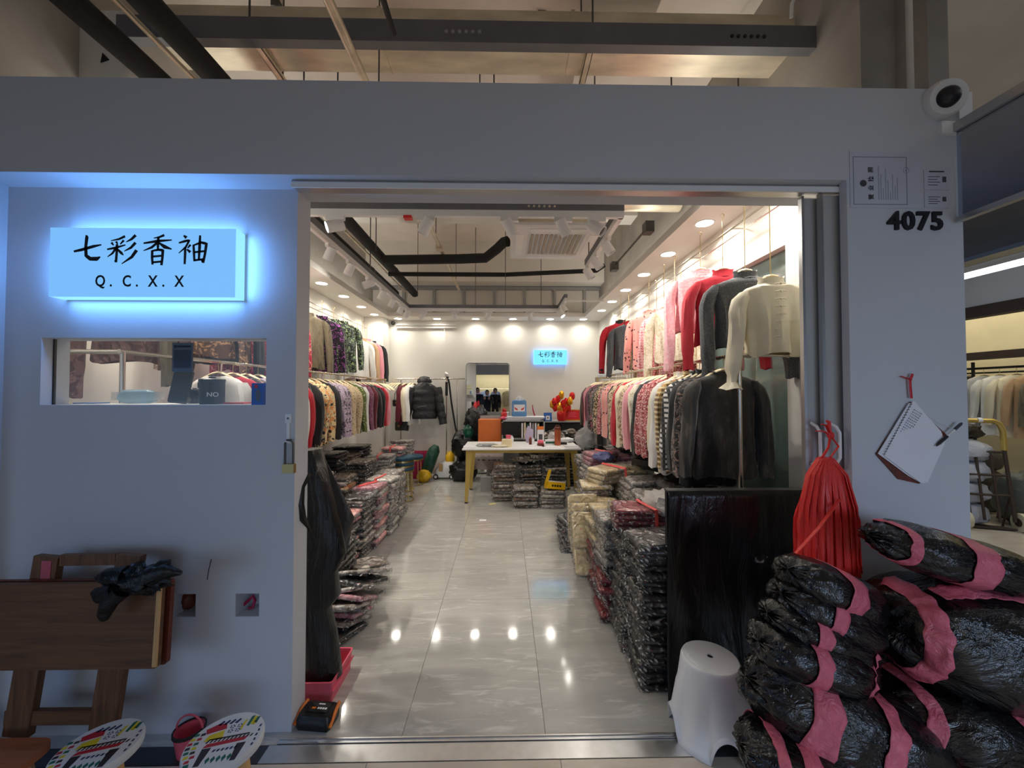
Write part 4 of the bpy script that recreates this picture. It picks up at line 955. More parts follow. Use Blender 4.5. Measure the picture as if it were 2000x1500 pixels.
mg = empty('black_tin', (W_(411, 788).x, 1.94, wz0), 'round black tin with a lid and wire handle on the window ledge', 'tin')
r_ = (W_(433, 760).x - W_(391, 760).x)/2; h = W_(411, 737).z - wz0
MB().lathe([(r_*.92, 0), (r_, .006), (r_, h*.8), (r_*.96, h*.82)], 24).build('body', M['black'], mg)
MB().lathe([(r_*1.05, h*.82), (r_*1.05, h*.92), (r_*.95, h*.95), (r_*.3, h*.96), (r_*.28, h*1.02), (0, h*1.02)], 24).build('lid', M['blackplastic'], mg)
MB().tube([(-r_, 0, h*.84), (-r_*1.3, 0, h*.8), (-r_*1.3, 0, h*.62), (-r_, 0, h*.58)], .004, 6).build('handle', M['blackplastic'], mg)
text_mesh('lettering', 'NO', .03, M['paper'], mg, 1, .001, .0005, (R(90), 0, R(38)), (r_*.64, -r_*.79, h*.35))
pc = empty('pouch', (W_(378, 788, 2.0).x, 2.0, wz0), 'small crumpled black pouch between the tablet and the tin', 'pouch')
MB().blob((0, 0, .035), (.035, .02, .045), 5, .3, 4).build('body', M['blackfilm'], pc)
bx = empty('blue_carton', (P(506, 788, Y=1.802).x, 1.802, wz0), 'small blue carton at the right end of the window opening', 'carton')
b = MB().box((-.026, -.014, 0), (.026, .014, .10)); b.build('box', M['blue'], bx, smooth=False)
MB().prism([(.004 + .012*math.cos(k*math.pi/6), .045 + .03*math.sin(k*math.pi/6)) for k in range(12)], (0, -.0008, 0), (0, -.014, 0)).build('printed_oval', M['cardgrey'], bx, smooth=False)
MB().box((-.012, -.0152, .078), (.002, -.014, .092)).build('printed_mark', M['red'], bx, smooth=False)
tp = empty('tissue_pack', (W_(270, 788, 2.0).x, 2.0, wz0), 'clear and blue plastic pack lying on the window ledge', 'pack')
M['bluefilm'] = glassy('blue_film', S(150, 196, 220), .6, .2)
MB().blob((0, 0, .035), (.09, .03, .036), 4, .15, 4, sq=.6).build('body', M['bluefilm'], tp)
for sx in (-1, 1): MB().box((sx*.105 - .02, -.012, .02), (sx*.105 + .02, .012, .06)).build('seal', M['clearbag'], tp, smooth=False)
tag(MB().box((P(155,788,Y=1.98).x, 1.95, wz0), (P(195,788,Y=1.98).x, 2.03, wz0 + .006)).build('notebook', M['blue'], smooth=False), 'thin dark blue booklet at the left of the window ledge', 'booklet')
tag(MB().box((P(447,788,Y=1.96).x, 1.92, wz0), (P(486,788,Y=1.96).x, 2.02, wz0 + .008)).build('notebook', M['red'], smooth=False), 'thin red booklet beside the blue carton', 'booklet')
# items in the two wall niches
q = P(366, 1185, Y=1.84)
tag(MB().blob((q.x, 1.845, nz0 + .042), (.032, .03, .042), 9, .25, 4).build('cable_coil', M['wood_red']), 'dark crumpled coil stuffed in the left wall niche', 'coil')
q = P(485, 1195, Y=1.84)
tag(MB().tube([(q.x - .035, 1.84, nz0 + .008), (q.x, 1.84, nz0 + .04), (q.x + .02, 1.84, nz0 + .06), (q.x + .03, 1.84, nz0 + .04), (q.x + .02, 1.84, nz0 + .008), (q.x+.005, 1.83, nz0 + .01)], .007, 8).build('rolled_strap', M['magenta']), 'dark pink strap end lying in the right wall niche', 'strap')
# hasp and padlock at the doorway edge, pencil mark
q = P(563, 850, Y=YR)
pk = empty('padlock', (P(564, 915, Y=1.76).x, 1.762, P(564, 915, Y=1.76).z), 'long shackle brass padlock hanging from a hasp by the doorway', 'padlock')
MB().box((-.026, -.011, -.02), (.026, .011, .02)).build('body', M['brass'], pk, smooth=False)
MB().tube([(-.018, 0, .02), (-.018, 0, .115), (-.010, 0, .128), (.010, 0, .128), (.018, 0, .115), (.018, 0, .02)], .005, 8).build('shackle', M['rod'], pk)
hs = empty('hasp', (P(563, 830, Y=1.775).x, 1.776, P(563, 835, Y=1.775).z), 'white metal hasp on the wall above the padlock', 'hasp')
MB().box((-.013, -.004, .02), (.013, .004, .06)).box((-.006, -.004, -.06), (.006, .004, .02)).build('plate', M['white'], hs, smooth=False)
MB().cyl((0, -.006, .042), (0, -.003, .042), .005, 8).build('screw', M['rod'], hs)
MB().tube([(-.012, -.008, -.07), (.0, -.018, -.06), (.012, -.008, -.07)], .004, 6).build('staple', M['white'], hs)
a, b_ = P(413, 1092, Y=YR), P(405, 1132, Y=YR)
tag(MB().tube([(a.x, YR - .001, a.z), ((a.x+b_.x)/2 - .002, YR - .001, (a.z+b_.z)/2), (b_.x, YR - .001, b_.z)], .0018, 4).build('wire_end', M['ink']), 'thin dark wire end on the wall above the niches', 'wire')
# ------------------------------------------------------------------ bagged, folded garments in stacks
BG = {}
def bg(k, *a, **kw):
    if k not in BG: BG[k] = bagged(k, *a, **kw)
    return BG[k]
B_black = bg('bagged_black', S(24, 24, 26), S(44, 43, 44)); B_grey = bg('bagged_grey', S(120, 114, 108), S(178, 172, 164)); B_maroon = bg('bagged_maroon', S(104, 22, 36), S(132, 34, 46))
B_cream = bg('bagged_cream', S(224, 206, 166), S(196, 176, 136)); B_pink = bg('bagged_pink', S(222, 138, 132), S(238, 186, 180)); B_mauve = bg('bagged_mauve', S(168, 96, 112), S(214, 160, 168))
B_print = bg('bagged_print', S(96, 84, 76), S(206, 196, 184), 18); B_white = bg('bagged_white', S(226, 220, 208), S(180, 172, 160)); B_orange = bg('bagged_orange', S(226, 122, 60), S(226, 196, 140), 14); B_brown = bg('bagged_brown', S(70, 58, 48), S(120, 100, 80), 24)
def bag_edge():
    m, t, b = nt('bag_edge'); co = coords(t); n = N(t, 'ShaderNodeTexNoise', i_Scale=16.0, i_Detail=4.0, i_Distortion=2.0, noise_type='RIDGED_MULTIFRACTAL'); t.links.new(co, n.inputs[0])
    t.links.new(ramp(t, n.outputs[0], [(.1, (.12,.12,.12,1)), (.45, (.85,.84,.82,1))]), b.inputs['Base Color'])
    t.links.new(ramp(t, n.outputs[0], [(.08, (.12,.12,.12,1)), (.4, (.85,.85,.85,1))]), b.inputs['Alpha'])
    b.inputs['Roughness'].default_value = .15; bump(t, b, n.outputs[0], 1.0, .02); return m
M['bagedge'] = bag_edge()

def pack_mesh(seed, w, l, t):
    """one folded garment in a clear bag: soft slab, bag edge flaring out around it"""
    rnd = random.Random(seed); b = MB(); n = 20; rs = []
    out = rrect(w, l, .03, 6)
    jit = [(1 + rnd.uniform(-.04, .03)) for _ in out]
    for z, k, jz in ((0, .80, .1), (.12, .97, .15), (.5, 1.0, .2), (.85, .97, .22), (1.0, .84, .3), (1.03, .5, .35)):
        rs.append([(x * k * j, y * k * j, t * z + t * jz * .35 * noise.noise(Vector((x*14 + seed, y*14, z*3)))) for (x, y), j in zip(out, jit)])
    b.rings(rs, True, True)
    b.m = 1; m = len(out)
    for zc in (.3, .75):
        e0, e1 = [], []
        for i, ((x, y), j) in enumerate(zip(out, jit)):
            q = 1.03 + .05 * rnd.random(); e0.append((x * q, y * q, t * (zc + rnd.uniform(-.3, .3)))); q += .09 * rnd.random() ** 2; e1.append((x * q, y * q, t * (zc + rnd.uniform(-.9, .5))))
        b.rings([[(x * j * .99, y * j * .99, t * zc) for (x, y), j in zip(out, jit)], e0, e1], False, False)
    o = b.build('packed_garment', [B_black, M['bagedge']], angle=70); me = o.data; bpy.data.objects.remove(o); return me
PK = {('a', i): pack_mesh(i, .30, .25, .029) for i in range(6)}
PK.update({('b', i): pack_mesh(20 + i, .31, .27, .046) for i in range(6)})
prnd = random.Random(3)
def pack(x, y, z, rz, m, label, grp, size='a', tilt=(0, 0)):
    me = PK[(size, prnd.randrange(6))]
    o = bpy.data.objects.new('packed_garment', me); COL.objects.link(o)
    o.location = (x, y, z); o.rotation_euler = (tilt[0], tilt[1], rz)
    o.material_slots[0].link = 'OBJECT'; o.material_slots[0].material = m
    return tag(o, label, 'bagged garment', grp)
TIE = bg('tie', S(236, 84, 84))
M['tie'] = film('pink_red_twine', S(240, 88, 84), .3, .3, 30)
def tie(x, y, z, rz, l, label, drop=.06):
    """flat plastic twine lying over the top of a bundle and down its front"""
    d = Vector((-math.sin(rz), math.cos(rz), 0)); pts = [Vector((x, y, z)) + d * l * k + Vector((prnd.uniform(-.008,.008), 0, .004)) for k in (-1, -.6, -.2, .2, .6, 1)]
    pts = [pts[0] - Vector((0, .012, drop))] + [pts[0] - Vector((0, .008, drop*.4))] + pts
    return tag(MB().tube(pts, .011, 6, flat=.3).build('twine', M['tie']), label, 'twine', 'twine tied over the bagged bundles')
def stack(x, y, top, mats, label, grp, size='a', toplabel=None, spread=.022, rz0=0, lean=0.0, z0=0.0):
    t = .0287 if size == 'a' else .0455
    n = max(1, int(round((top - z0) / t)))
    for k in range(n):
        m = mats[k % len(mats)] if not callable(mats) else mats(k / n)
        last = k == n - 1 and toplabel
        lb = toplabel if last else '%s bagged garment, %s from the top, %s' % (label[0], ORD[n - 1 - k], label[1])
        pack(x + prnd.uniform(-spread, spread) + lean * k * t, y + prnd.uniform(-spread, spread), z0 + k * t, R(rz0 + prnd.uniform(-6, 6)), m, lb, grp, size, (R(prnd.uniform(-2.5, 2.5)), R(prnd.uniform(-2.5, 2.5))))
    return z0 + n * t
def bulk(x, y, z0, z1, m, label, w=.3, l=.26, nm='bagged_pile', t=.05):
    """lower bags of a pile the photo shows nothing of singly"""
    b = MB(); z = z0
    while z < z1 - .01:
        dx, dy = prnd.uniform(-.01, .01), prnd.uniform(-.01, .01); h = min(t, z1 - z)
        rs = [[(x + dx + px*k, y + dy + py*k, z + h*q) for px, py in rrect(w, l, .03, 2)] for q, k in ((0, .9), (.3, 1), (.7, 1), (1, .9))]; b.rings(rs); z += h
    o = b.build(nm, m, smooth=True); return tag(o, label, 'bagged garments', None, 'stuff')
# right side: rows from the doorway inwards
def at_frac(*pairs):
    return lambda f: next(m for lim, m in pairs if f <= lim)
rows = [ # x, y, top, materials, size, words
 (.855, 2.10, .76, [B_black], 'a', 'first stack by the draped black board'),
 (.83, 2.40, .68, [B_black], 'a', 'second stack from the doorway'),
 (.81, 2.70, .66, at_frac((.35, B_maroon), (.5, B_black), (1, B_grey)), 'b', 'third stack from the doorway'),
 (.80, 3.00, .64, at_frac((.5, B_maroon), (1, B_cream)), 'b', 'fourth stack from the doorway'),
 (.80, 3.31, .60, at_frac((.25, B_black), (1, B_cream)), 'b', 'fifth stack from the doorway'),
 (.83, 3.63, .66, [B_cream, B_print], 'b', 'sixth stack from the doorway'),
 (.96, 3.95, .70, [B_print, B_white], 'b', 'seventh stack from the doorway'),
 (1.0, 4.27, .74, [B_grey, B_white, B_print], 'b', 'eighth stack from the doorway'),
 (1.02, 4.60, .78, [B_grey, B_print], 'b', 'ninth stack, last before the desk'),
]
for i, (x, y, top, mats, sz, wd) in enumerate(rows):
    what = ('black', 'black', 'maroon and grey', 'maroon and cream', 'cream', 'cream and printed', 'printed and white', 'grey and printed', 'grey printed')[i]
    zt = stack(x, y, top, mats, (what, 'right ' + wd), 'bagged garments, right side, ' + wd, sz, what + ' topmost bag of the right ' + wd, rz0=90 if i % 2 else 0)
    rows[i] = (x, y, zt)
# second column behind, its top bags singly and the rest as one mass
mm = [B_black, B_black, B_maroon, B_grey, B_grey, B_cream, B_white, B_mauve, B_mauve, B_black]
tops = [.76, .76, .80, .76, .80, .82, .82, .84, .86, .84]
for i in range(10):
    x, y = 1.14 + (.06 if i < 6 else .2), 2.12 + .315 * i; z = tops[i] - .07
    bulk(x, y, 0, z, mm[i], 'hidden lower bags of the second row of stacks under the right clothes rail', .34, .28)
    for k in range(1): pack(x + prnd.uniform(-.03, .03), y + prnd.uniform(-.02, .02), z + .0455*k, R(prnd.uniform(-12, 12)), mm[i], 'bagged garment on the hidden second row under the right clothes rail, %s from the doorway' % ORD[i], 'bagged garments, right side, second row', 'b', (R(prnd.uniform(-3, 3)), R(prnd.uniform(-3, 3))))
# bundles lying on top
z = rows[1][2]
for k in range(4): pack(.845 + .004*k, 2.44 + prnd.uniform(-.01, .01), z + .03*k, R(-8 + prnd.uniform(-3, 3)), B_maroon, 'maroon sequined bagged garment in the twine-tied bundle near the doorway, %s from below' % ORD[k], 'maroon bundle on the black stacks', 'a').scale = (1.12, 1.0, 1.1)
tie(.885, 2.42, z + .13, R(10), .12, 'red twine over the maroon bundle near the doorway', .10)
z = rows[5][2]
for k in range(3): pack(.96 + .01*k, 3.66, z + .046*k, R(20 + 4*k), B_cream, 'cream specked bag in the twine-tied bundle across the sixth right stack, %s from below' % ORD[k], 'cream specked bundle', 'b', (0, R(-4)))
tie(1.02, 3.62, z + .15, R(28), .15, 'red twine over the cream specked bundle', .08)
z = rows[7][2]
for k in range(3): pack(1.04 + .01*k, 4.3, z + .046*k, R(8 + 4*k), B_mauve, 'mauve bag in the twine-tied bundle on the eighth right stack, %s from below' % ORD[k], 'mauve bundle', 'b')
tie(1.08, 4.24, z + .15, R(22), .15, 'red twine over the pink and mauve bundle', .08)
# cream bags slipping down the aisle side
for k in range(7):
    o = pack(.68 - .004*k, 3.12 + .075*(k % 4), .20 + .055*k, R(90), B_cream, 'cream bag tipped on edge down the aisle side of the right stacks, %s from below' % ORD[k], 'tipped cream bags', 'a', (0, R(-62 - 3*k)))
    o.scale = (.9, 1, .9)
for k in range(5): pack(.66 + .01*k, 3.80 + .05*k, .02 + .04*k, R(90 + 10*k), B_black, 'black bag fallen at the foot of the right stacks beside the aisle, %s from below' % ORD[k], 'fallen black bags', 'a', (0, R(-20)))
# odds and ends above the right stacks
M['greyfilm'] = film('grey_poly_bag', S(196, 190, 184), .3, .9, 6)
for i, (x, y, z, r, m, lab) in enumerate(((1.05, 2.46, .80, (.16, .2, .10), M['greyfilm'], 'pale grey plastic bag slumped behind the maroon bundle'), (1.06, 5.05, .92, (.13, .13, .14), M['clearbag'], 'translucent plastic bag standing at the end of the desk'), (1.08, 4.62, .84, (.13, .12, .06), M['blackfilm'], 'black plastic bag lying under the right clothes rail'), (1.05, 4.1, .84, (.11, .10, .05), film('blue_print_bag', S(96, 100, 150), .3, .6, 8), 'blue and grey printed plastic bag under the right rail'), (1.4, 3.0, .80, (.2, .3, .1), M['blackfilm'], 'black plastic bag under the middle of the right rail'), (1.42, 2.35, .86, (.14, .14, .09), M['greyfilm'], 'white plastic bag by the foot of the right rail post'), (1.36, 3.55, .90, (.18, .2, .09), M['blackfilm'], 'black plastic bag under the cream clothes on the right rail'), (1.42, 4.2, .93, (.2, .22, .09), M['blackfilm'], 'flat black plastic bag under the pink dotted blouses'), (1.44, 4.75, .94, (.18, .2, .10), M['greysheet'] if 'greysheet' in M else M['greyfilm'], 'grey plastic bag under the far end of the right rail'))):
    o = tag(MB().blob((0, 0, 0), r, i * 5, .3, 3.2, 20, 12).build('plastic_bag', m), lab, 'plastic bag'); o.location = (x, y, z)
    if i == 1: MB().tube([(0, 0, r[2]*.8), (.01, 0, r[2]*1.2), (.03, 0, r[2]*1.6)], [.05, .025, .04], 10).build('knot', m, o)
# left side
lrows = [ # x, y, top, mats, size, words, lean
 (-1.46, 3.35, .50, [B_pink, B_black, B_mauve, B_white], 'a', 'pink, black and white', 'left stack behind black sheet', .12),
 (-1.42, 3.66, .56, [B_print, B_black], 'a', 'black and printed', 'second left stack along the aisle', .1),
 (-1.39, 3.97, .60, [B_mauve, B_pink, B_white], 'b', 'pink and mauve', 'third left stack along the aisle', .06),
 (-1.37, 4.30, .60, [B_white, B_print], 'b', 'cream and grey', 'fourth left stack along the aisle', .04),
 (-1.38, 4.63, .60, [B_grey, B_print], 'b', 'grey printed', 'fifth left stack, next to the teal stools', 0),
 (-1.80, 3.60, .78, [B_mauve, B_white, B_mauve], 'b', 'mauve striped', 'tall left stack under the floral blouses', .02),
 (-1.74, 4.05, .66, [B_orange, B_print, B_brown], 'b', 'orange and brown printed', 'left stack with orange top', 0),
 (-1.70, 4.55, .74, [B_black, B_brown], 'b', 'dark', 'dark left stack under the rail', 0),
 (-1.66, 5.15, .70, [B_white, B_grey], 'b', 'white and grey', 'left stack behind the teal stools', 0),
 (-1.62, 5.60, .74, [B_grey, B_pink], 'b', 'grey and pink', 'second left stack behind the teal stools', 0),
 (-1.62, 6.05, .78, [B_print, B_grey], 'b', 'grey printed', 'farthest left stack by the back rack', 0)]
lt = []
for i, (x, y, top, mats, sz, what, wd, ln) in enumerate(lrows):
    z0 = 0 if i < 6 else top - .27
    if z0: bulk(x, y, 0, z0, mats[0], 'lower bags of the ' + wd + ', mostly hidden')
    zt = stack(x, y, top, mats, (what, wd), 'bagged garments, ' + wd, sz, what + ' topmost bag of the ' + wd, .02, prnd.choice((0, 90)), ln, z0); lt.append(zt)
for i, lab, rz in ((2, 'red twine over the pink bags on the third left stack', -25), (3, 'red twine over the cream bags on the fourth left stack', -10), (8, 'red twine over the white bags behind the teal stools', 5), (9, 'red twine over the pink bags behind the teal stools', 0)):
    x, y = lrows[i][:2]; tie(x, y - .02, lt[i] + .008, R(rz), .12, lab, .07)
for k in range(10):   # low leaning heap near the door
    pack(-1.06 + .012*k, 2.46 + .045*(k % 5), .03 + .03*k, R(70 + 9*(k % 4)), (B_black, B_print, B_mauve, B_print)[k % 4], 'printed bag slumped in the low heap inside the doorway, %s from below' % ORD[k], 'bagged garments, low heap by the door', 'a', (R(prnd.uniform(-8, 8)), R(16 + prnd.uniform(-10, 10))))
for k in range(5): pack(-1.16 + .02*k, 2.85 + .05*k, .02 + .04*k, R(80 + 12*k), (B_print, B_white)[k % 2], 'pale printed bag behind the low heap by the door, %s from below' % ORD[k], 'bagged garments, behind the low heap', 'a', (R(4), R(8)))
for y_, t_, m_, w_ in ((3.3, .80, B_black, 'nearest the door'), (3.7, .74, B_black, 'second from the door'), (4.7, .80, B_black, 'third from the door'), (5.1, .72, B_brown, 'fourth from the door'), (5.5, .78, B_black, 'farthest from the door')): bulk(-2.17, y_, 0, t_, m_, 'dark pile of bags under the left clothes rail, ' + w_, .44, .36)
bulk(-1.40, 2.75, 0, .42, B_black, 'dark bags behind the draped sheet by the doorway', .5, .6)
# under the desk
for x, y, top, mats, what, wd in ((-.02, 5.55, .50, [B_brown, B_print, B_grey], 'brown printed', 'left stack under the desk'), (.26, 5.20, .26, [B_brown, B_grey], 'brown and grey', 'low stack in front under the desk'), (.62, 5.22, .22, [B_grey, B_white], 'silvery grey', 'low stack under the right desk end'), (.36, 5.60, .50, [B_brown, B_black], 'dark brown', 'middle stack under the desk'), (.72, 5.62, .50, [B_print, B_black], 'dark printed', 'rear stack under the right desk end')):
    z0 = .23 if y > 5.57 else 0
    if z0: bulk(x, y, 0, z0, mats[0], 'lower bags of the ' + wd + ', mostly hidden')
    stack(x, y, top, mats, (what, wd), 'bagged garments, ' + wd, 'b', what + ' topmost bag of the ' + wd, .02, 0, 0, z0)
for k in range(5): pack(.2 + .08*k, 5.58, .52 + .028*k, R(80 + 10*k), (B_brown, B_print)[k % 2], 'dark bag heaped loosely on the stacks under the desk, %s from the left' % ORD[k], 'loose bags heaped under the desk', 'b', (R(6), R(12 - 6*k)))
ty = empty('yellow_carton', (.66, 5.16, .235), 'yellow and white open carton tipped on the bags under the desk', 'carton', None, (R(-10), R(8), R(12)))
MB().box((-.13, -.05, 0), (.13, .05, .09)).build('body', M['yellow'], ty, smooth=False)
MB().box((-.12, -.045, .09), (.13, .045, .102)).build('white_top', M['paper'], ty, smooth=False)
MB().box((-.14, -.05, .0), (-.13, .05, .22), Matrix.Rotation(R(12), 4, 'Y')).build('flap', M['yellow'], ty, smooth=False)
b = MB()
for k in range(4): b.box((-.06 + .035*k, -.0515, .03), (-.035 + .035*k, -.05, .055))
b.build('printed_mark', M['ink'], ty, smooth=False)

# ------------------------------------------------------------------ desk, chair and what stands on them
dx0, dx1, dy0, dy1, dz = -.60, 1.06, 5.32, 6.10, .75
dk = empty('desk', ((dx0+dx1)/2, (dy0+dy1)/2, 0), 'white topped desk with gold metal legs in front of the back wall', 'desk')
w, d = (dx1-dx0)/2, (dy1-dy0)/2
b = MB(); rbox(b, (0, 0, dz - .012), (2*w, 2*d, .024), .015); b.build('desk_top', M['white'], dk)
MB().box((-w + .08, -d + .05, dz - .065), (w - .08, -d + .09, dz - .024)).box((-w + .08, d - .09, dz - .065), (w - .08, d - .05, dz - .024)).box((-w + .08, -d + .05, dz - .065), (-w + .12, d - .05, dz - .024)).box((w - .12, -d + .05, dz - .065), (w - .08, d - .05, dz - .024)).build('frame', M['gold'], dk, smooth=False)
for sx in (-1, 1):
    for sy in (-1, 1):
        x0, y0 = sx * (w - .10), sy * (d - .07); x1, y1 = sx * (w - .06), sy * (d - .02)
        rs = [[(x + px*k, y + py, z) for px, py in ((-.042, -.022), (.042, -.022), (.042, .022), (-.042, .022))] for x, y, z, k in ((x1, y1, .018, .5), (x0 + (x1-x0)*.5, y0 + (y1-y0)*.5, .36, .75), (x0, y0, dz - .03, 1.15))]
        l = MB().rings(rs).build('leg', M['gold'], dk, smooth=False)
        MB().cyl((x1, y1, 0), (x1, y1, .02), .024, 10).build('foot', M['blackplastic'], l)
chx, chy = -.26, 6.34
cr = empty('office_chair', (chx, chy, 0), 'chair with an orange backrest and a quilted grey cushion behind the desk', 'chair')
b = MB(); rbox(b, (0, 0, 0), (.40, .07, .52), .03, M=Matrix.Translation((0, .20, .82))); b.build('backrest', fb('orange_leather', S(224, 118, 48), rough=.45), cr)
b = MB(); rbox(b, (0, 0, .44), (.44, .44, .08), .06); b.build('seat', M['black'], cr)
M['quilt'] = fb('quilted_grey', S(150, 138, 134), 'plain', rough=.7)
b = MB(); b.sheet(14, 14, lambda u, v: ((u-.5)*.46, -.26 + (v)*.42, .50 + .03*abs(math.sin(u*math.pi*5 + v*math.pi*5))*abs(math.sin(u*math.pi*5 - v*math.pi*5)) - (.20*((.2 - v)/.2)**2 if v < .2 else 0))); b.build('cushion', M['quilt'], cr)
MB().cyl((0, 0, .10), (0, 0, .41), .05, 14).cyl((0, 0, 0), (0, 0, .10), .13, 18).build('pedestal', M['stud'], cr)
MB().box((-.17, .24, .95), (.17, .27, 1.13)).build('rear_panel', M['stud'], cr, smooth=False)
tag(MB().box((-.08, -.04, 0), (.08, .04, .22)).build('waste_bin', M['stud'], smooth=False), 'small grey box on the floor below the quilted chair', 'box').location = (-.30, 5.98, 0)
def D(px, py, Y): return P(px, py, Y=Y)
def ontop(nm, px, y, label, cat, z=dz, rot=(0,0,0), grp=None): return empty(nm, (D(px, 850, y).x, y, z), label, cat, grp, rot)
# papers and small things on the desk top
for i, (px, y, w_, l_, rz, lab) in enumerate(((923, 5.55, .26, .18, 4, 'white paper sheets at the left front of the desk'), (1045, 5.62, .30, .21, -20, 'spread white paper in the middle of the desk'), (1072, 5.52, .21, .15, 12, 'small white sheet lying at the front middle of the desk'), (1116, 5.56, .2, .14, 0, 'outlined white pad at the right front of the desk'))):
    o = ontop('paper_sheet', px, y, lab, 'paper', rot=(0, 0, R(rz))); b = MB()
    for k in range(3): b.box((-w_/2 + .004*k, -l_/2 - .003*k, .0012*k), (w_/2 + .004*k, l_/2 - .003*k, .0012*k + .001))
    b.build('sheets', M['paper'], o, smooth=False)
    if i == 3: MB().box((-w_/2 - .004, -l_/2 - .01, -.0), (w_/2 + .012, l_/2 + .004, .0008)).build('backing_board', M['grey_ink'], o, smooth=False)
o = ontop('grey_cloth', 950, 5.56, 'crumpled grey cloth on the left of the desk', 'cloth'); MB().blob((0, 0, .02), (.14, .09, .025), 3, .5, 4).build('cloth', M['stud'], o)
o = ontop('cream_cloth', 975, 5.48, 'folded cream cloth strip on the front of the desk', 'cloth'); MB().blob((0, 0, .015), (.13, .06, .018), 8, .4, 4).build('cloth', fb('cream_satin', S(240, 230, 200)), o)
o = ontop('tape_roll', 990, 5.55, 'thick beige roll of tape standing on the desk', 'tape'); Mx = Matrix.Translation((0, 0, .058)) @ Matrix.Rotation(R(90), 4, 'X')
MB().lathe([(.035, -.05), (.075, -.05), (.075, .05), (.035, .05), (.035, -.05)], 22, M=Matrix.Translation((0,0,.05)), caps=False).build('roll', M['hanger'], o)
o = ontop('pink_cup', 993, 5.85, 'pink paper cup with white stuffing on the desk', 'cup'); MB().lathe([(.03, 0), (.04, .13), (.036, .13), (.0, .12)], 18).build('cup', M['pink'], o); MB().blob((.05, 0, .06), (.03, .03, .06), 2, .3).build('tissue', M['paper'], o)
def bottle(nm, px, y, r, h, m, cap, lab, z=dz, lid=None):
    o = ontop(nm, px, y, lab, 'bottle', z); MB().lathe([(r*.9, 0), (r, h*.03), (r, h*.7), (r*.6, h*.82), (r*.45, h*.86), (r*.45, h*.9)], 18).build('body', m, o); MB().lathe([(r*.5, h*.88), (r*.5, h), (0, h)], 14).build('cap', cap, o); return o
bottle('small_bottle', 1036, 5.72, .022, .12, M['wood_red'], M['pink'], 'small dark brown bottle with a pink cap on the desk'); bottle('small_bottle', 1041, 5.7, .020, .11, M['paper'], M['grey'], 'small white bottle beside the brown one on the desk')
o = ontop('pin_cushion', 1056, 5.6, 'round bright pink pin holder on the desk', 'pin holder'); MB().lathe([(.05, 0), (.052, .03), (.045, .036)], 18).build('base', M['wood_red'], o); MB().blob((0, 0, .055), (.047, .047, .035), 1, .06).build('top', M['pink'], o)
o = ontop('tumbler', 1089, 5.66, 'tall copper brown tumbler on the right of the desk', 'tumbler'); M['copper'] = mat('copper_bottle', S(176, 92, 56), .3, .4, .06)
MB().lathe([(.043, 0), (.046, .01), (.046, .22), (.044, .23)], 22).build('body', M['copper'], o); MB().lathe([(.046, .228), (.046, .262), (.03, .268), (0, .268)], 22).build('lid', M['wood_red'], o); MB().tube([(-.04, 0, .26), (-.02, 0, .29), (.02, 0, .29), (.04, 0, .26)], .006, 6).build('carry_loop', M['wood_red'], o)
o = ontop('green_box', 1074, 5.74, 'low green and white box on the desk', 'box'); MB().box((-.07, -.05, 0), (.07, .05, .07)).build('box', M['paper'], o, smooth=False); MB().box((-.071, -.051, .02), (.071, -.05, .05)).build('printed_band', M['green'], o, smooth=False)
o = ontop('card_stand', 1056, 5.85, 'white standing card with an orange top on the desk', 'card', rot=(R(-8), 0, 0)); MB().box((-.05, -.004, 0), (.05, .004, .26)).build('card', M['paper'], o, smooth=False); MB().box((-.05, -.006, .21), (.05, -.004, .26)).build('orange_band', M['orange'], o, smooth=False); MB().box((-.03, -.006, .05), (.03, -.004, .14)).build('printed_field', M['grey_ink'], o, smooth=False)
o = ontop('lavender_bag', 1033, 5.95, 'lavender plastic bag hanging folded at the back of the desk', 'bag'); MB().blob((0, 0, .12), (.06, .04, .13), 7, .4, 4).build('bag', film('lavender_film', S(196, 184, 214), .3, .6, 12), o)
for i, (px, y, r, m, lab) in enumerate(((1105, 6.0, (.13, .08, .04), 'paper', 'heap of crumpled white papers at the back right of the desk'), (1080, 5.98, (.08, .06, .09), 'greyfilm', 'crumpled grey plastic bag behind the copper tumbler'), (1130, 6.0, (.06, .06, .06), 'greyfilm', 'small grey plastic bundle at the right end of the desk'))):
    o = ontop('crumpled_wrap', px, y, lab, 'wrapping'); MB().blob((0, 0, r[2]*.8), r, i*3, .45, 4).build('wrap', M[m], o)
tag(MB().box((-.05, -.03, 0), (.05, .03, .03)).build('small_black_box', M['blackplastic'], smooth=False, loc=(D(1100, 860, 5.75).x, 5.75, dz)), 'small flat black box right of the copper tumbler', 'box')
# low shelf and counter behind the desk
sh = empty('file_shelf', (.30, 6.62, 0), 'small dark shelf holding upright folders behind the desk', 'shelf')
MB().box((-.36, -.2, .0), (-.34, .2, 1.06)).box((.34, -.2, 0), (.36, .2, 1.06)).box((-.36, .18, 0), (.36, .2, 1.06)).box((-.34, -.2, .74), (.34, .18, .76)).box((-.36, -.2, 1.04), (.36, .2, 1.06)).build('carcass', M['stud'], sh, smooth=False)
MB().box((-.36, -.215, .82), (-.06, -.2, 1.02)).build('drawer_front', M['insul'], sh, smooth=False)
for k, (c, h) in enumerate((('paper', .25), ('hanger', .26), ('green', .24), ('paper', .26), ('stud', .25), ('paper', .25), ('hanger', .24))):
    o = tag(MB().box((0, -.1, 0), (.028, .1, h)).build('folder', M[c], smooth=False), 'upright folder standing in the dark shelf behind the desk, %s from the left' % ORD[k], 'folder', 'folders in the dark shelf'); o.location = (.27 + .045*k, 6.55, .76)
ctz = P(1110, 822, Y=6.85).z
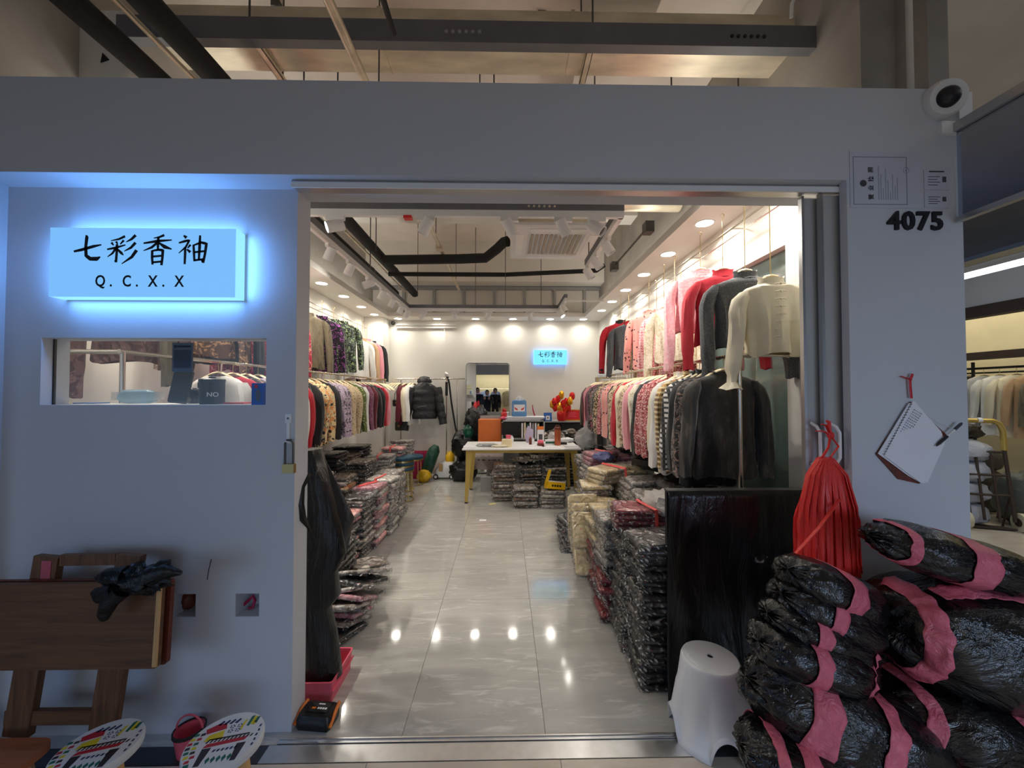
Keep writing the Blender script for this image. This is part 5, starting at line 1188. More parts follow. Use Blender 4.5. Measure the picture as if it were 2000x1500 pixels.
ct = empty('counter', (1.2, 6.95, 0), 'dark low counter with a thin top against the back wall', 'counter')
MB().box((-.62, -.2, ctz - .02), (.55, .25, ctz)).build('counter_top', M['stud'], ct, smooth=False)
MB().box((-.60, -.17, 0), (.53, .25, ctz - .02)).build('cabinet', M['insul'], ct, smooth=False)
for k in range(3): MB().box((-.58 + .37*k, -.185, .06), (-.235 + .37*k, -.17, ctz - .05)).build('door', M['insul'], ct, smooth=False)
for i in range(7):
    o = tag(MB().blob((0, 0, 0), (.09, .06, .06), i, .4, 4).build('cloth_bundle', (B_print, B_black, B_brown)[i % 3]), 'dark printed bundle heaped between the desk and the back counter, %s from the left' % ORD[i], 'bundle', 'bundles behind the desk'); o.location = (.68 + .085*i, 6.45, .80 + .03*(i % 3))
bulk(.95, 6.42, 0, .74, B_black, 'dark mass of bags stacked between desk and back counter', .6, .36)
st_z = 1.06
o = empty('stack_of_papers', (.30, 6.55, st_z), 'untidy stack of papers and clothes on the dark shelf', 'papers'); b = MB()
for k in range(5): b.box((-.30 + .02*(k % 3), -.12 - .01*k, .012*k), (.28 + .02*k, .12, .012*k + .011))
b.build('sheets', M['paper'], o, smooth=False)
jg = empty('water_jug', (D(1014, 800, 6.55).x, 6.55, st_z + .062), 'large blue water jug with a red and white label on the dark shelf', 'jug')
M['jug'] = glassy('blue_jug', S(96, 150, 206), .85, .15)
h = P(1014, 781, Y=6.55).z - (st_z + .062); w_ = (P(1029, 800, Y=6.55).x - P(1000, 800, Y=6.55).x)
b = MB(); rs = []
for z, k in ((0, .94), (.01, 1), (h*.28, 1), (h*.3, .97), (h*.85, .97), (h*.95, .9), (h, .7)): rs.append([(x*k, y*k, z) for x, y in rrect(w_, w_*.7, .03, 3)])
b.rings(rs); b.build('body', M['jug'], jg)
MB().box((-w_*.36, -w_*.36, h*.3), (w_*.36, -w_*.345, h*.72)).build('label', M['paper'], jg, smooth=False)
b = MB()
for sx in (-1, 1): b.prism([(sx*.0 + sx*.03, h*.36), (sx*.075, h*.44), (sx*.085, h*.58), (sx*.06, h*.52), (sx*.03, h*.46)], (0, -.001, 0), (0, -w_*.361, 0))
b.build('printed_hands', M['red'], jg, smooth=False)
MB().lathe([(.03, h), (.03, h + .04), (0, h + .04)], 16).build('cap', M['white'], jg)
MB().tube([(-.05, 0, h - .01), (-.04, 0, h + .035), (.0, .02, h + .06), (.05, 0, h + .03), (.055, 0, h - .01)], .01, 8).build('handle', M['white'], jg)
o = empty('flower_ornament', (D(985, 812, 6.5).x, 6.5, 1.065), 'small red and pink cloth ornament at the left end of the dark shelf', 'ornament')
MB().blob((0, 0, .03), (.07, .05, .035), 2, .4, 4).build('pink_cloth', M['pink'], o); MB().blob((0, 0, .085), (.045, .04, .045), 4, .4, 4).build('red_cloth', M['red'], o)
o = empty('cosmetic_tube', (D(1047, 820, 6.7).x, 6.75, ctz), 'slim dark red tube standing behind the desk', 'tube'); MB().tube([(-.02, 0, 0), (-.015, 0, .08), (-.05, 0, .2), (-.06, 0, .29)], [.01, .012, .010, .006], 8).build('body', M['magenta'], o)
o = empty('blue_sign_stand', (D(1070, 818, 6.8).x, 6.8, ctz), 'small blue standing sign card on the back counter', 'sign', None, (R(-8), 0, 0))
MB().box((-.072, -.005, 0), (.072, .005, .15)).build('card', M['blue'], o, smooth=False); MB().box((-.035, -.007, .02), (.035, -.005, .095)).build('white_field', M['paper'], o, smooth=False); MB().box((-.01, -.008, .045), (.012, -.007, .07)).build('printed_mark', M['ink'], o, smooth=False)
tr = empty('red_gold_ornament', (D(1097, 820, 6.82).x, 6.84, ctz), 'red and gold New Year ornament tree on the back counter', 'ornament')
M['redgold'] = mat('red_foil', S(206, 30, 26), .28, .3, .1); M['goldfoil'] = mat('gold_foil', S(232, 168, 44), .28, .7, .12)
MB().lathe([(.06, 0), (.08, .03), (.085, .14), (.07, .17), (0, .16)], 16).build('pot', M['redgold'], tr)
rr_ = random.Random(5)
for k, (x, z) in enumerate(((-.16, .30), (-.11, .24), (-.06, .38), (0, .46), (.03, .30), (.09, .34), (.15, .36), (.19, .44), (.13, .24), (-.04, .25), (.06, .22), (-.13, .34))):
    MB().tube([(0, 0, .15), (x*.5, 0, z*.7), (x, 0, z)], .005, 5).build('twig', M['goldfoil'], tr)
    MB().blob((x, rr_.uniform(-.03, .03), z), (.05, .04, .075), k, .3, 4, 10, 7).build('blossom', M['redgold'] if k % 3 else M['goldfoil'], tr)
for px0, py0, px1, py1, lab in ((1103, 800, 1134, 821, 'red framed plaque with gold edge on the back counter'), (1138, 781, 1158, 821, 'taller red plaque with white print at the end of the back counter')):
    a, b_ = P(px0, py1, Y=6.9), P(px1, py0, Y=6.9); o = empty('red_plaque', ((a.x+b_.x)/2, 6.9, ctz), lab, 'plaque', None, (R(-6), 0, 0)); w_, h = (b_.x-a.x)/2, b_.z - ctz
    MB().box((-w_, -.008, 0), (w_, .008, h)).build('board', M['red'], o, smooth=False)
    MB().box((-w_, -.011, 0), (w_, -.008, .018)).box((-w_, -.011, h-.012), (w_, -.008, h)).build('edge', M['goldfoil'] if h < .25 else M['red'], o, smooth=False)
    b = MB()
    for k in range(4): b.box((-w_*.6, -.011, h*.35 + k*h*.13), (w_*(.5 - .15*(k % 2)), -.008, h*.39 + k*h*.13))
    b.build('printed_lines', M['pink'], o, smooth=False)
# framed full-length mirror leaning at the back wall
a, b_ = P(910, 900, Y=7.2), P(995, 709, Y=7.2)
mr = empty('standing_mirror', ((a.x+b_.x)/2, 7.22, 0), 'tall rounded full-length mirror standing at the back wall', 'mirror')
w_, h = (b_.x-a.x)/2, b_.z
M['mirror'] = mat('mirror_silver', S(235, 238, 236), .015, 1, .0)
b = MB(); b.prism(rrect(2*w_ - .02, h - .05, .05, 6), (0, .008, 0), (0, -.006, h/2 + .02)); b.build('mirror_glass', M['mirror'], mr, angle=30)
pts = [(x, -.004, z + h/2 + .02) for x, z in rrect(2*w_, h - .03, .06, 6)]
MB().tube(pts, .011, 6, loop=True).build('frame', M['stud'], mr)
MB().prism([(-.01, -.02), (.06, -.02), (.06, .13), (-.01, .13)], (0, -.001, 0), (-w_ + .04, -.0075, P(918, 785, Y=7.2).z - .12)).build('sticker', M['paper'], mr, smooth=False)
# heaped bags at the mirror foot
for i, (px, py, y, r, m, lab) in enumerate(((928, 822, 6.85, (.18, .14, .24), 'blackfilm', 'black bag with a red tip heaped in front of the mirror'), (905, 870, 6.8, (.20, .15, .26), 'blackfilm', 'black bag bulging left of the orange chair'), (915, 843, 6.75, (.09, .10, .12), 'green', 'dark green bag squeezed between the black bags'), (905, 920, 6.7, (.24, .16, .18), 'blackfilm', 'black bag on the floor beside the gold desk leg'), (945, 835, 6.95, (.16, .1, .2), 'blackfilm', 'black coat bundle behind the orange chair'))):
    q = P(px, py, Y=y); o = tag(MB().blob((0, 0, 0), r, i * 4 + 1, .35, 3, 22, 14).build('stuffed_bag', M[m] if m != 'green' else film('green_film', S(12, 88, 66), .3, .7, 7)), lab, 'bag'); o.location = q
    if i == 0: MB().tube([(.0, 0, .18), (.0, 0, .28), (.01, 0, .34)], [.05, .03, .015], 8).build('red_tie', M['red'], o)
# garment steamer, bin, bags, stools
sx_, sy_ = P(872, 930, Z=0).x, P(872, 933, Z=0).y
gs = empty('garment_steamer', (sx_, sy_, 0), 'white wheeled garment steamer with a pole and black hose', 'steamer')
b = MB(); rs = []
for z, k, dx in ((.03, .95, 0), (.06, 1, 0), (.16, .95, .0), (.24, .75, .03), (.29, .5, .06)): rs.append([(x*k + dx, y*k, z) for x, y in rrect(.36, .26, .07, 4)])
b.rings(rs); b.build('body', M['grey'], gs)
MB().box((-.10, -.135, .14), (-.03, -.12, .27)).build('front_label', M['cardboard'], gs, smooth=False)
for x, y in ((-.15, -.12), (.13, -.12), (-.15, .12), (.13, .12)):
    wh = MB().cyl((x, y - .02, .045), (x, y + .02, .045), .045, 16).build('wheel', M['rubber'], gs); MB().cyl((x, y - .024, .045), (x, y + .024, .045), .026, 12).build('hub', M['white'], wh)
MB().blob((.08, .02, .34), (.085, .08, .13), 0, .03).build('water_tank', M['yellow'], gs)
pz = P(873, 735, Y=sy_).z
MB().tube([(-.0, .1, .2), (-.0, .1, pz)], .011, 8).build('pole', M['chrome'], gs)
MB().tube([(0, .1, pz - .35), (0, .1, pz - .1)], .025, 10).build('pole_grip', M['blackplastic'], gs)
MB().tube([(0.02, .08, pz), (.05, .07, pz - .12), (.10, .05, pz - .5), (.18, .02, pz - .95), (.26, 0, pz - 1.15), (.3, 0, .45), (.22, 0, .3), (.12, 0, .22)], .017, 8).build('hose', M['rubber'], gs)
MB().tube([(-.02, .1, pz), (.0, .06, pz + .06), (.03, .04, pz + .03)], [.02, .03, .02], 8).build('steam_head', M['white'], gs)
q = P(822, 928, Z=0)
bn = empty('fabric_bin', (q.x + .02, 6.95, 0), 'magenta fabric bin behind the gold-legged stool', 'bin'); b = MB(); rs = []
for z, k in ((0, .9), (.02, .92), (.44, 1.05), (.46, 1.05), (.45, .98), (.08, .86)): rs.append([(x*k, y*k, z) for x, y in rrect(.36, .26, .05, 4)])
b.rings(rs, True, True); b.build('body', M['magenta'], bn)
q = P(853, 925, Z=0)
o = tag(MB().tube([(-.10, 0, .06), (-.07, 0, .18), (-.02, 0, .35), (.05, 0, .52), (.08, 0, .60)], [.06, .1, .11, .1, .05], 14).build('rolled_bag', film('green_roll', S(16, 70, 52), .3, .8, 8)), 'dark green plastic roll leaning beside the magenta bin', 'roll'); o.location = (q.x, 6.75, 0)
o = tag(MB().blob((0, 0, .10), (.12, .09, .11), 3, .25, 3).build('yellow_bag', film('yellow_film', S(226, 178, 20), .35, .5, 8)), 'yellow bag on the floor left of the steamer', 'bag'); o.location = (P(843, 925, Z=0).x, 6.6, 0)
def stool(name, label, grp=None):
    s = empty(name, (0, 0, 0), label, 'stool', grp)
    MB().lathe([(.155, .425), (.168, .435), (.17, .465), (.155, .482), (0, .486)], 28).build('seat', M['teal'], s)
    MB().lathe([(.165, .405), (.169, .405), (.169, .428), (.165, .428)], 28, caps=False).build('seat_ring', M['brass'], s)
    for k in range(4):
        a = R(45 + 90*k); c, sn = math.cos(a), math.sin(a)
        MB().tube([(.15*c, .15*sn, .415), (.165*c, .165*sn, .012)], .0065, 8).tube([(.165*c, .165*sn, .008), (.165*math.cos(a + .25), .165*math.sin(a + .25), .008)], .0065, 6).build('leg', M['brass'], s)
    MB().tube([(.166*math.cos(2*math.pi*j/28), .166*math.sin(2*math.pi*j/28), .012) for j in range(28)], .006, 6, loop=True).build('floor_ring', M['brass'], s)
    return s
s0 = stool('round_stool', 'teal round stool with gold wire legs, bottom of the stack of three')
q = P(783, 978, Z=0); s0.location = (q.x, q.y + .05, 0)
s1 = copy_tree(s0); s1.location.z += .07; s1['label'] = 'teal round stool with gold wire legs, middle of the stack of three'; s1.rotation_euler.z = .3
s2 = copy_tree(s0); s2.location.z += .14; s2['label'] = 'teal round stool with gold wire legs, topmost of the stack of three'; s2.rotation_euler.z = .6
s3 = copy_tree(s0); s3.location = (P(822, 930, Z=0).x, 6.45, 0); s3['label'] = 'single teal round stool in front of the magenta bin'
for o in (s0, s1, s2, s3): o['group'] = 'teal round stools'
q = P(962, 984, Z=0); tag(MB().box((-.05, -.03, 0), (.05, .03, .001)).build('sticky_note', mat('pale_yellow_paper', S(222, 206, 140), .8), smooth=False, loc=q, rot=(0, 0, R(25))), 'pale yellow paper scrap on the floor by the desk', 'paper')
q = P(943, 1016, Z=0); tag(MB().box((-.04, -.025, 0), (.04, .025, .001)).build('paper_scrap', M['paper'], smooth=False, loc=q), 'small white scrap on the tiled floor in the aisle', 'paper')

# ------------------------------------------------------------------ doorway, left side
# black sheet hung over bags just inside the left jamb
sil = [(878, 603, 622, 2.10), (930, 600, 636, 2.09), (985, 596, 650, 2.08), (1040, 590, 664, 2.07), (1085, 598, 672, 2.05), (1120, 603, 655, 2.04), (1165, 603, 662, 2.03), (1190, 603, 642, 2.02), (1240, 603, 654, 2.0), (1300, 603, 662, 2.0), (1325, 603, 664, 2.0)]
rs = []; n = 26
for py, pl, pr, y in sil:
    a, b_ = P(pl - 14, py, Y=y), P(pr, py, Y=y); cx_, hw_ = (a.x+b_.x)/2, (b_.x-a.x)/2; ring = []
    for j in range(n):
        t_ = 2*math.pi*j/n; k = 1 + .10*math.sin(j*1.9 + py*.01) + .12*noise.noise(Vector((j*.9, py*.02, 1)))
        ring.append((cx_ + hw_*math.cos(t_)*(k if math.cos(t_) < 0 else 1 + .05*math.sin(j*3)), y + .02 + .07*math.sin(t_)*k, a.z))
    rs.append(ring)
bs = empty('draped_black_sheet', (P(630, 1320, Y=2).x, 2.03, 0), 'black plastic sheet draped over bags just inside the left door jamb', 'sheet')
b = MB(); b.rings([[Vector(p) - bs.location for p in r] for r in rs]); b.build('sheet', M['drapefilm'], bs, angle=80)
pts = [P(600, 925, Y=1.92), P(582, 950, Y=1.86), P(574, 985, Y=1.84), P(582, 1010, Y=1.85), P(600, 1035, Y=1.93)]
MB().tube([Vector(p) - bs.location for p in pts], [.03, .035, .05, .04, .02], 10, flat=.6).build('sheet_corner', M['drapefilm'], bs)
M['greysheet'] = film('grey_sheet', S(70, 66, 62), .35, .7, 7)
gL = [(606, 885), (612, 960), (628, 1040), (650, 1108)]; gR = [(626, 880), (662, 950), (692, 1010), (676, 1092)]
def gpt(u, v):
    q = v * 3; i = min(2, int(q)); f = q - i
    l = (gL[i][0]*(1-f) + gL[i+1][0]*f, gL[i][1]*(1-f) + gL[i+1][1]*f); r = (gR[i][0]*(1-f) + gR[i+1][0]*f, gR[i][1]*(1-f) + gR[i+1][1]*f)
    return P(l[0]*(1-u) + r[0]*u, l[1]*(1-u) + r[1]*u, Y=2.24 + .03*u + .012*math.sin(u*9 + v*6))
gsheet = tag(MB().sheet(10, 12, gpt).build('grey_plastic_sheet', M['greysheet']), 'dark grey plastic sheet sloping over the bags behind the black drape', 'sheet')
s_ = gsheet.modifiers.new('s', 'SOLIDIFY'); s_.thickness = .003
for k in range(3):
    tag(MB().tube([P(612 + 12*k, 905 + 22*k, Y=2.2), P(619 + 13*k, 935 + 24*k, Y=2.2), P(625 + 14*k, 975 + 26*k, Y=2.2)], .011, 6, flat=.35).build('zip_strip', M['clearbag']), 'pale plastic bag edge hanging over the grey sheet, %s from above' % ORD[k], 'plastic strip', 'plastic strips by the door')
pcx = P(645, 1355, Z=0)
pb = empty('pink_crate', (-.95, 2.06, 0), 'pink plastic crate on the floor at the foot of the black sheet', 'crate')
b = MB(); rs = [[(x*k, y*k, z) for x, y in rrect(.20, .26, .015, 3)] for z, k in ((0, .94), (.10, 1), (.105, 1.03), (.105, .96), (.012, .9))]; b.rings(rs, True, True); b.build('body', M['pink'], pb)
MB().box((.098, -.13, .055), (.106, .13, .062)).build('rib', M['pink'], pb, smooth=False)
lp = empty('label_printer', (-.868, 1.83, 0), 'black portable label printer with orange edging on the floor in the doorway', 'printer', None, (0, 0, R(-6)))
b = MB(); rs = []
for z, k, ky in ((0, .96, .95), (.012, 1, 1), (.042, 1, 1), (.06, .9, .85)): rs.append([(x*k, y*ky, z) for x, y in rrect(.165, .105, .02, 4)])
b.rings(rs); b.build('body', M['blackplastic'], lp)
for sx in (-1, 1): MB().tube([(sx*.083, -.048, .02), (sx*.083, .0, .052), (sx*.078, .045, .062)], .008, 6).build('orange_edge', M['orange'], lp)
MB().box((-.05, -.02, .060), (.05, .035, .063)).build('control_panel', M['ink'], lp, smooth=False)
MB().box((-.03, -.004, .063), (-.012, .006, .0638)).build('orange_mark', M['orange'], lp, smooth=False)
b = MB()
for k in range(4): b.box((-.004 + .012*k, -.004, .063), (.005 + .012*k, .006, .0636))
b.box((-.01, .022, .063), (.02, .028, .0636)); b.build('printed_mark', M['paper'], lp, smooth=False)

# ------------------------------------------------------------------ left outside: folding table, stools, bench, mug
ft = empty('folding_table', (-1.86, 1.58, 0), 'folded brown wooden table leaning against the facade on the left', 'table', None, (R(-3.0), 0, 0))
def FP(px, py, y): q = P(px, py, Y=y); return Vector((q.x + 1.86, y - 1.58, q.z))
a, b_ = FP(300, 1312, 1.545), FP(-60, 1150, 1.545)
b = MB(); b.prism([(x*1, z) for x, z in rrect(a.x - b_.x, b_.z - a.z, .012, 3)], (0, .018, 0), ((a.x+b_.x)/2, -.045, (a.z+b_.z)/2)); b.build('tabletop', M['wood_dark'], ft, angle=30)
b = MB(); b.box((a.x - .014, -.052, a.z + .01), (a.x + .002, -.045, b_.z - .008)); b.build('edge_strip', M['wood_pale'], ft, smooth=False)
a, b_ = FP(320, 1302, 1.58), FP(-60, 1142, 1.58)
b = MB(); b.prism([(x*1, z) for x, z in rrect(a.x - b_.x, b_.z - a.z, .012, 3)], (0, .018, 0), ((a.x+b_.x)/2, -.012, (a.z+b_.z)/2)); b.build('folded_leaf', M['wood_red'], ft, angle=30)
def slat(nm, p0, p1, w, y, m, d=.028):
    a, b_ = FP(*p0, 1.62), FP(*p1, 1.62); t_ = (b_ - a); t_.y = 0; t_.normalize(); nrm = Vector((-t_.z, 0, t_.x)) * (w/2)
    b = MB(); b.prism([((a+nrm).x, (a+nrm).z), ((a-nrm).x, (a-nrm).z), ((b_-nrm).x, (b_-nrm).z), ((b_+nrm).x, (b_+nrm).z)], (0, d, 0), (0, y, 0)); return b.build(nm, m, ft, smooth=False)
slat('leg', (80, 1090), (40, 1432), .10, .012, M['wood_leg']); slat('leg', (243, 1087), (205, 1432), .10, .012, M['wood_leg'])
slat('crossbar', (105, 1098), (215, 1096), .045, .016, M['wood_leg'], .02); slat('crossbar', (105, 1143), (215, 1143), .03, .016, M['wood_leg'], .02); slat('crossbar', (15, 1398), (225, 1396), .055, .016, M['wood_dark'], .02)
q0, q1 = FP(66, 1102, 1.6), FP(74, 1148, 1.6); MB().box((q0.x - .008, .009, q1.z), (q1.x + .012, .0125, q0.z)).build('pink_smear', mat('pink_chalk', S(196, 96, 110), .9), ft, smooth=False)
q = P(275, 1138, Y=1.53)
bb = empty('crumpled_bag', q, 'crumpled black plastic bag slung over the corner of the folded table', 'plastic bag')
b = MB(); b.blob((0, 0, .01), (.10, .05, .05), 2, .7, 3.5, 24, 14); b.tube([(.05, -.01, .03), (.10, -.01, .05), (.155, -.0, .035)], [.04, .03, .008], 10); b.tube([(.05, 0, .02), (.09, 0, .07), (.11, 0, .085)], [.04, .025, .006], 10); b.tube([(-.04, -.03, -.01), (-.08, -.035, -.05), (-.10, -.035, -.10), (-.105, -.03, -.12)], [.035, .03, .022, .014], 10); b.tube([(-.05, -.01, .03), (-.11, -.02, .035), (-.145, -.02, .03)], [.04, .03, .012], 10); b.tube([(-.06, -.03, -.01), (-.12, -.03, -.03), (-.145, -.03, -.015)], [.035, .03, .014], 10)
b.build('bag', M['blackfilm'], bb, angle=60)
STM = {'red': mat('stool_red', S(170, 34, 50), .5), 'yel': mat('stool_yellow', S(206, 190, 40), .5), 'grn': mat('stool_green', S(22, 98, 82), .5), 'blk': mat('stool_black', S(46, 40, 46), .5), 'nav': mat('stool_navy', S(44, 52, 96), .5)}
M['seatwhite'] = mat('seat_canvas', S(206, 210, 214), .7, vary=.03)
def painted_stool(loc, rz, label):
    s = empty('painted_stool', loc, label, 'stool', 'round stools with painted seats', (0, 0, rz)); r, z = .122, .285
    MB().lathe([(r*.9, z - .034), (r*.985, z - .03), (r, z - .018), (r, z - .008), (r*.975, z), (0, z)], 40).build('seat', M['seatwhite'], s)
    for k in range(3):
        a = R(100 + 120*k); c, sn = math.cos(a), math.sin(a)
        MB().tube([(.07*c, .07*sn, z - .032), (.115*c, .115*sn, 0)], [.019, .016], 10).build('leg', M['wood_pale'], s)
    G = {k: MB() for k in STM}
    def pl(m, pts):
        f = 1.22 if all(abs(x) < .62 and abs(y) < .66 for x, y in pts) else 1.0
        pts = [(x*f, y*f) for x, y in pts]
        G[m].prism([(x*r, y*r) for x, y in pts], (0, 0, .0008), (0, 0, z + .0002), (1, 0, 0), (0, 1, 0))
    pl('red', [(-.48,-.18),(.55,-.12),(.62,.0),(-.42,-.06)])                                    # body band
    for k in range(12): pl('blk', [(-.40 + .085*k, -.02), (-.36 + .085*k, -.02), (-.33 + .085*k, .05), (-.37 + .085*k, .05)])
    pl('blk', [(-.44,.06),(.62,.08),(.62,.12),(-.44,.10)])
    for x in (-.30, .42): pl('blk', [(x-.09,-.17),(x+.10,-.17),(x+.05,-.62),(x-.06,-.62)])      # table-like legs
    pl('yel', [(-.46,.04),(-.08,.06),(-.12,.30),(-.42,.20)]); pl('red', [(-.50,.26),(-.10,.34),(-.16,.50),(-.34,.52),(-.56,.40)])
    for k in range(4): pl('nav', [(-.44 + .15*k, .60), (-.36 + .15*k, .56), (-.28 + .15*k, .70), (-.33 + .15*k, .74)])
    for k in range(5):
        x = -.13 + .11*k; pl('grn', [(x, -.42), (x + .045, -.50), (x, -.60), (x - .045, -.50)])
    for k in range(6): pl('nav', [(-.14 + .09*k, -.30), (-.09 + .09*k, -.30), (-.07 + .09*k, -.24), (-.12 + .09*k, -.24)])
    for k in range(2):
        for q in range(2):
            for a in range(5):
                cx_, cy_ = .02 + .16*k, .24 + .13*q; an = 2*math.pi*a/5
                x, y = cx_ + .045*math.cos(an), cy_ + .04*math.sin(an); pl('nav', [(x-.014, y-.012), (x+.014, y-.012), (x+.014, y+.012), (x-.014, y+.012)])
    for k in range(5): pl('grn' if k % 2 else 'yel', [(.26 + .075*k, .30 + .03*k), (.32 + .075*k, .28 + .03*k), (.36 + .07*k, .66 - .03*k), (.29 + .07*k, .62 - .02*k)])
    for k in range(7):
        y = -.62 + .15*k; w_ = math.sqrt(max(0, 1 - y*y))
        pl(('red', 'yel', 'grn', 'blk')[k % 4], [(-w_ + .05, y), (-w_ + .17, y + .03), (-w_ + .15, y + .11), (-w_ + .05, y + .09)]); pl(('grn', 'red', 'blk', 'yel')[k % 4], [(-w_ + .21, y), (-w_ + .33, y + .02), (-w_ + .31, y + .10), (-w_ + .21, y + .08)])
    for k in range(5): pl('nav', [(.80 + .02*(k % 2), -.36 + .16*k), (.85 + .02*(k % 2), -.36 + .16*k), (.86, -.28 + .16*k), (.81, -.28 + .16*k)])
    for k, bm in G.items(): bm.build('painted_pattern', STM[k], s, smooth=False)['kind'] = 'stuff'
    return s
painted_stool((-1.005, 1.42, 0), R(12), 'round stool with a colourful painted white seat, nearer the doorway')
painted_stool((-1.43, 1.40, 0), R(14), 'round stool with a colourful painted white seat, beside the orange wooden bench')
wb = empty('wooden_bench', (-2.0, 1.42, 0), 'low orange wooden bench in the bottom left corner', 'bench')
b = MB(); b.prism(rrect(.56, .24, .05, 4), (0, 0, .025), (0, 0, .175), (1, 0, 0), (0, 1, 0)); b.build('seat_board', M['wood_orange'], wb, angle=30)
for sx in (-1, 1):
    for sy in (-1, 1): MB().tube([(sx*.2, sy*.07, .176), (sx*.23, sy*.09, 0)], [.022, .018], 8).build('leg', M['wood_pale'], wb)
q = P(384, 1452, Z=0)
mgp = empty('pink_pail', (q.x, 1.69, .001), 'small pink pail with a handle on the dark sill behind the painted stool', 'pail')
MB().lathe([(.042, 0), (.055, .09), (.058, .092), (.052, .09), (.04, .01), (0, .008)], 22).build('body', M['pink'], mgp)
MB().lathe([(.053, .085), (.059, .088), (.059, .10), (.053, .10)], 22, caps=False).build('dark_rim', M['blackplastic'], mgp)
MB().tube([(.055*math.cos(R(d)), 0, .095 + .06*math.sin(R(d))) for d in range(0, 181, 15)], .004, 6).build('handle', M['pink'], mgp)

# ------------------------------------------------------------------ doorway, right side
# panel covered in black film
a, b_ = P(1303, 958, Y=1.98), P(1572, 955, Y=1.98)
bd = empty('draped_board', ((a.x+b_.x)/2, 1.98, 0), 'upright board wrapped in black plastic film closing the right of the doorway', 'board')
w_, h = (b_.x-a.x)/2, a.z
MB().box((-w_, .005, .01), (w_, .03, h)).build('panel', M['black'], bd, smooth=False)
b = MB(); rs = []
NV, NU = 26, 60
for i in range(NV + 1):
    t_ = i / NV; ring = []
    for j in range(NU + 1):
        u = j / NU; x = -w_ - .004 - .03*t_*(1-u) + (2*w_ + .01) * u
        fold = .010*math.sin(u*24 - t_*5*(1 - u) + 1.5*noise.noise(Vector((u*4, t_*2, 0)))) * (.25 + .75*t_) + .02 * t_ * t_ + .012*noise.noise(Vector((u*9, t_*4, 3)))
        ring.append((x, -.022 - fold - .02*t_, h + .003 - t_*(h - .01)))
    rs.append(ring)
b.rings(rs, closed=False); o = b.build('plastic_film', M['drapefilm'], bd, angle=80)
o.modifiers.new('s', 'SOLIDIFY').thickness = .002
MB().box((-w_ - .003, -.016, h - .004), (w_, .034, h + .004)).build('top_edge', M['rod'], bd, smooth=False)
# red plastic strip tassel tied to the door handle
tx, tY = P(1612, 960, Y=1.60).x, 1.60
tz1, tz0 = P(1605, 893, Y=tY).z, P(1610, 1118, Y=tY).z
ta = empty('red_strip_bunch', (tx, tY, tz1), 'bunch of red plastic packing strips tied to the sliding door handle', 'strip bunch')
b = MB(); rs = []; n = 44; hh = tz1 - tz0
for i in range(16):
    t_ = i / 15; rad = .03 + .085 * min(1, t_*1.9)**.8 + .012*t_; dz_ = -hh * t_
    rs.append([(rad*(1 + .10*math.sin(j*2.2 + 3*noise.noise(Vector((j*.4, t_*3, 0)))))*math.cos(2*math.pi*j/n) + .03*t_*0, rad*.55*(1 + .14*math.sin(j*2.7))*math.sin(2*math.pi*j/n), dz_) for j in range(n)])
b.rings(rs); b.build('strips', M['redstrip'], ta, angle=50)
for k in range(12):
    a = R(190 + 15*k); x, y = math.cos(a), math.sin(a)
    MB().tube([(.03*x, .02*y, -.005), (.08*x, .05*y, -.07), (.115*x, .068*y, -.2), (.128*x, .074*y, -hh*(.9 + .08*(k % 3)))], .012, 6, flat=.3).build('strip', M['redstrip'], ta)
kz = P(1622, 850, Y=1.68)
k0 = kz - ta.location
MB().blob(k0, (.014, .014, .016), 1, .2).build('knot', M['redstrip'], ta)
MB().tube([k0, (k0.x*.6, k0.y*.6, k0.z*.4), (-.01, 0, 0)], .005, 6).tube([k0, (k0.x, k0.y*.5, .04), (.025, 0, 0)], .004, 6).build('tie_string', M['redstrip'], ta)
for dx, dz_, l in ((-.05, .05, 1), (-.075, .02, 1), (-.028, .065, 1)): MB().tube([k0, k0 + Vector((dx*.5, -.01, dz_*.9)), k0 + Vector((dx, -.012, dz_))], [.006, .009, .006], 6, flat=.4).build('loose_end', M['redstrip'], ta)
pts = [P(1640, 975, Y=1.52), P(1600, 1030, Y=1.50), P(1555, 1080, Y=1.49), P(1528, 1115, Y=1.48), P(1519, 1150, Y=1.47), P(1512, 1180, Y=1.45)]
MB().tube([Vector(p) - ta.location for p in pts], .007, 6, flat=.5).build('long_strip', M['redstrip'], ta)
# grey plastic stool
q = P(1390, 1450, Y=1.74)
gp = empty('plastic_stool', (q.x, 1.745, .003), 'grey plastic step stool in front of the draped black board', 'stool', None, (0, 0, R(-22)))
H, r0, r1 = .335, .168, .122
rs = []; n = 112
for t_ in (0, .06, .14, .24, .36, .5, .7, .88, .95, .985, 1.0):
    ring = []
    for j in range(n):
        a = 2*math.pi*j/n; r_ = r0 + (r1 - r0)*min(1, t_*1.02) - (.012 if t_ == 1.0 else .004 if t_ == .985 else 0)
        arch = .19 * max(0, 1 - (abs(((a - R(-75) + R(45)) % R(90)) - R(45)) / R(21))**2) ** .5 if abs(((a - R(-75) + R(45)) % R(90)) - R(45)) < R(21) else 0
        z = max(H * t_, arch * .55 + H * t_ * (1 - arch * .55 / H)) if t_ < .7 else H * t_
        fl = .012 * (1 - t_/.06) if t_ < .06 else 0
        rib = .007 * max(0, math.cos(4*(a - R(-75) - R(45))))**4 * math.sin(math.pi*min(1, t_/.62)) if t_ < .62 else 0
        ring.append(((r_ + fl + rib)*math.cos(a), (r_ + fl + rib)*math.sin(a), z))
    rs.append(ring)
b = MB(); b.rings(rs, False, False); o = b.build('shell', M['grey'], gp, angle=35); o.modifiers.new('s', 'SOLIDIFY').thickness = .005
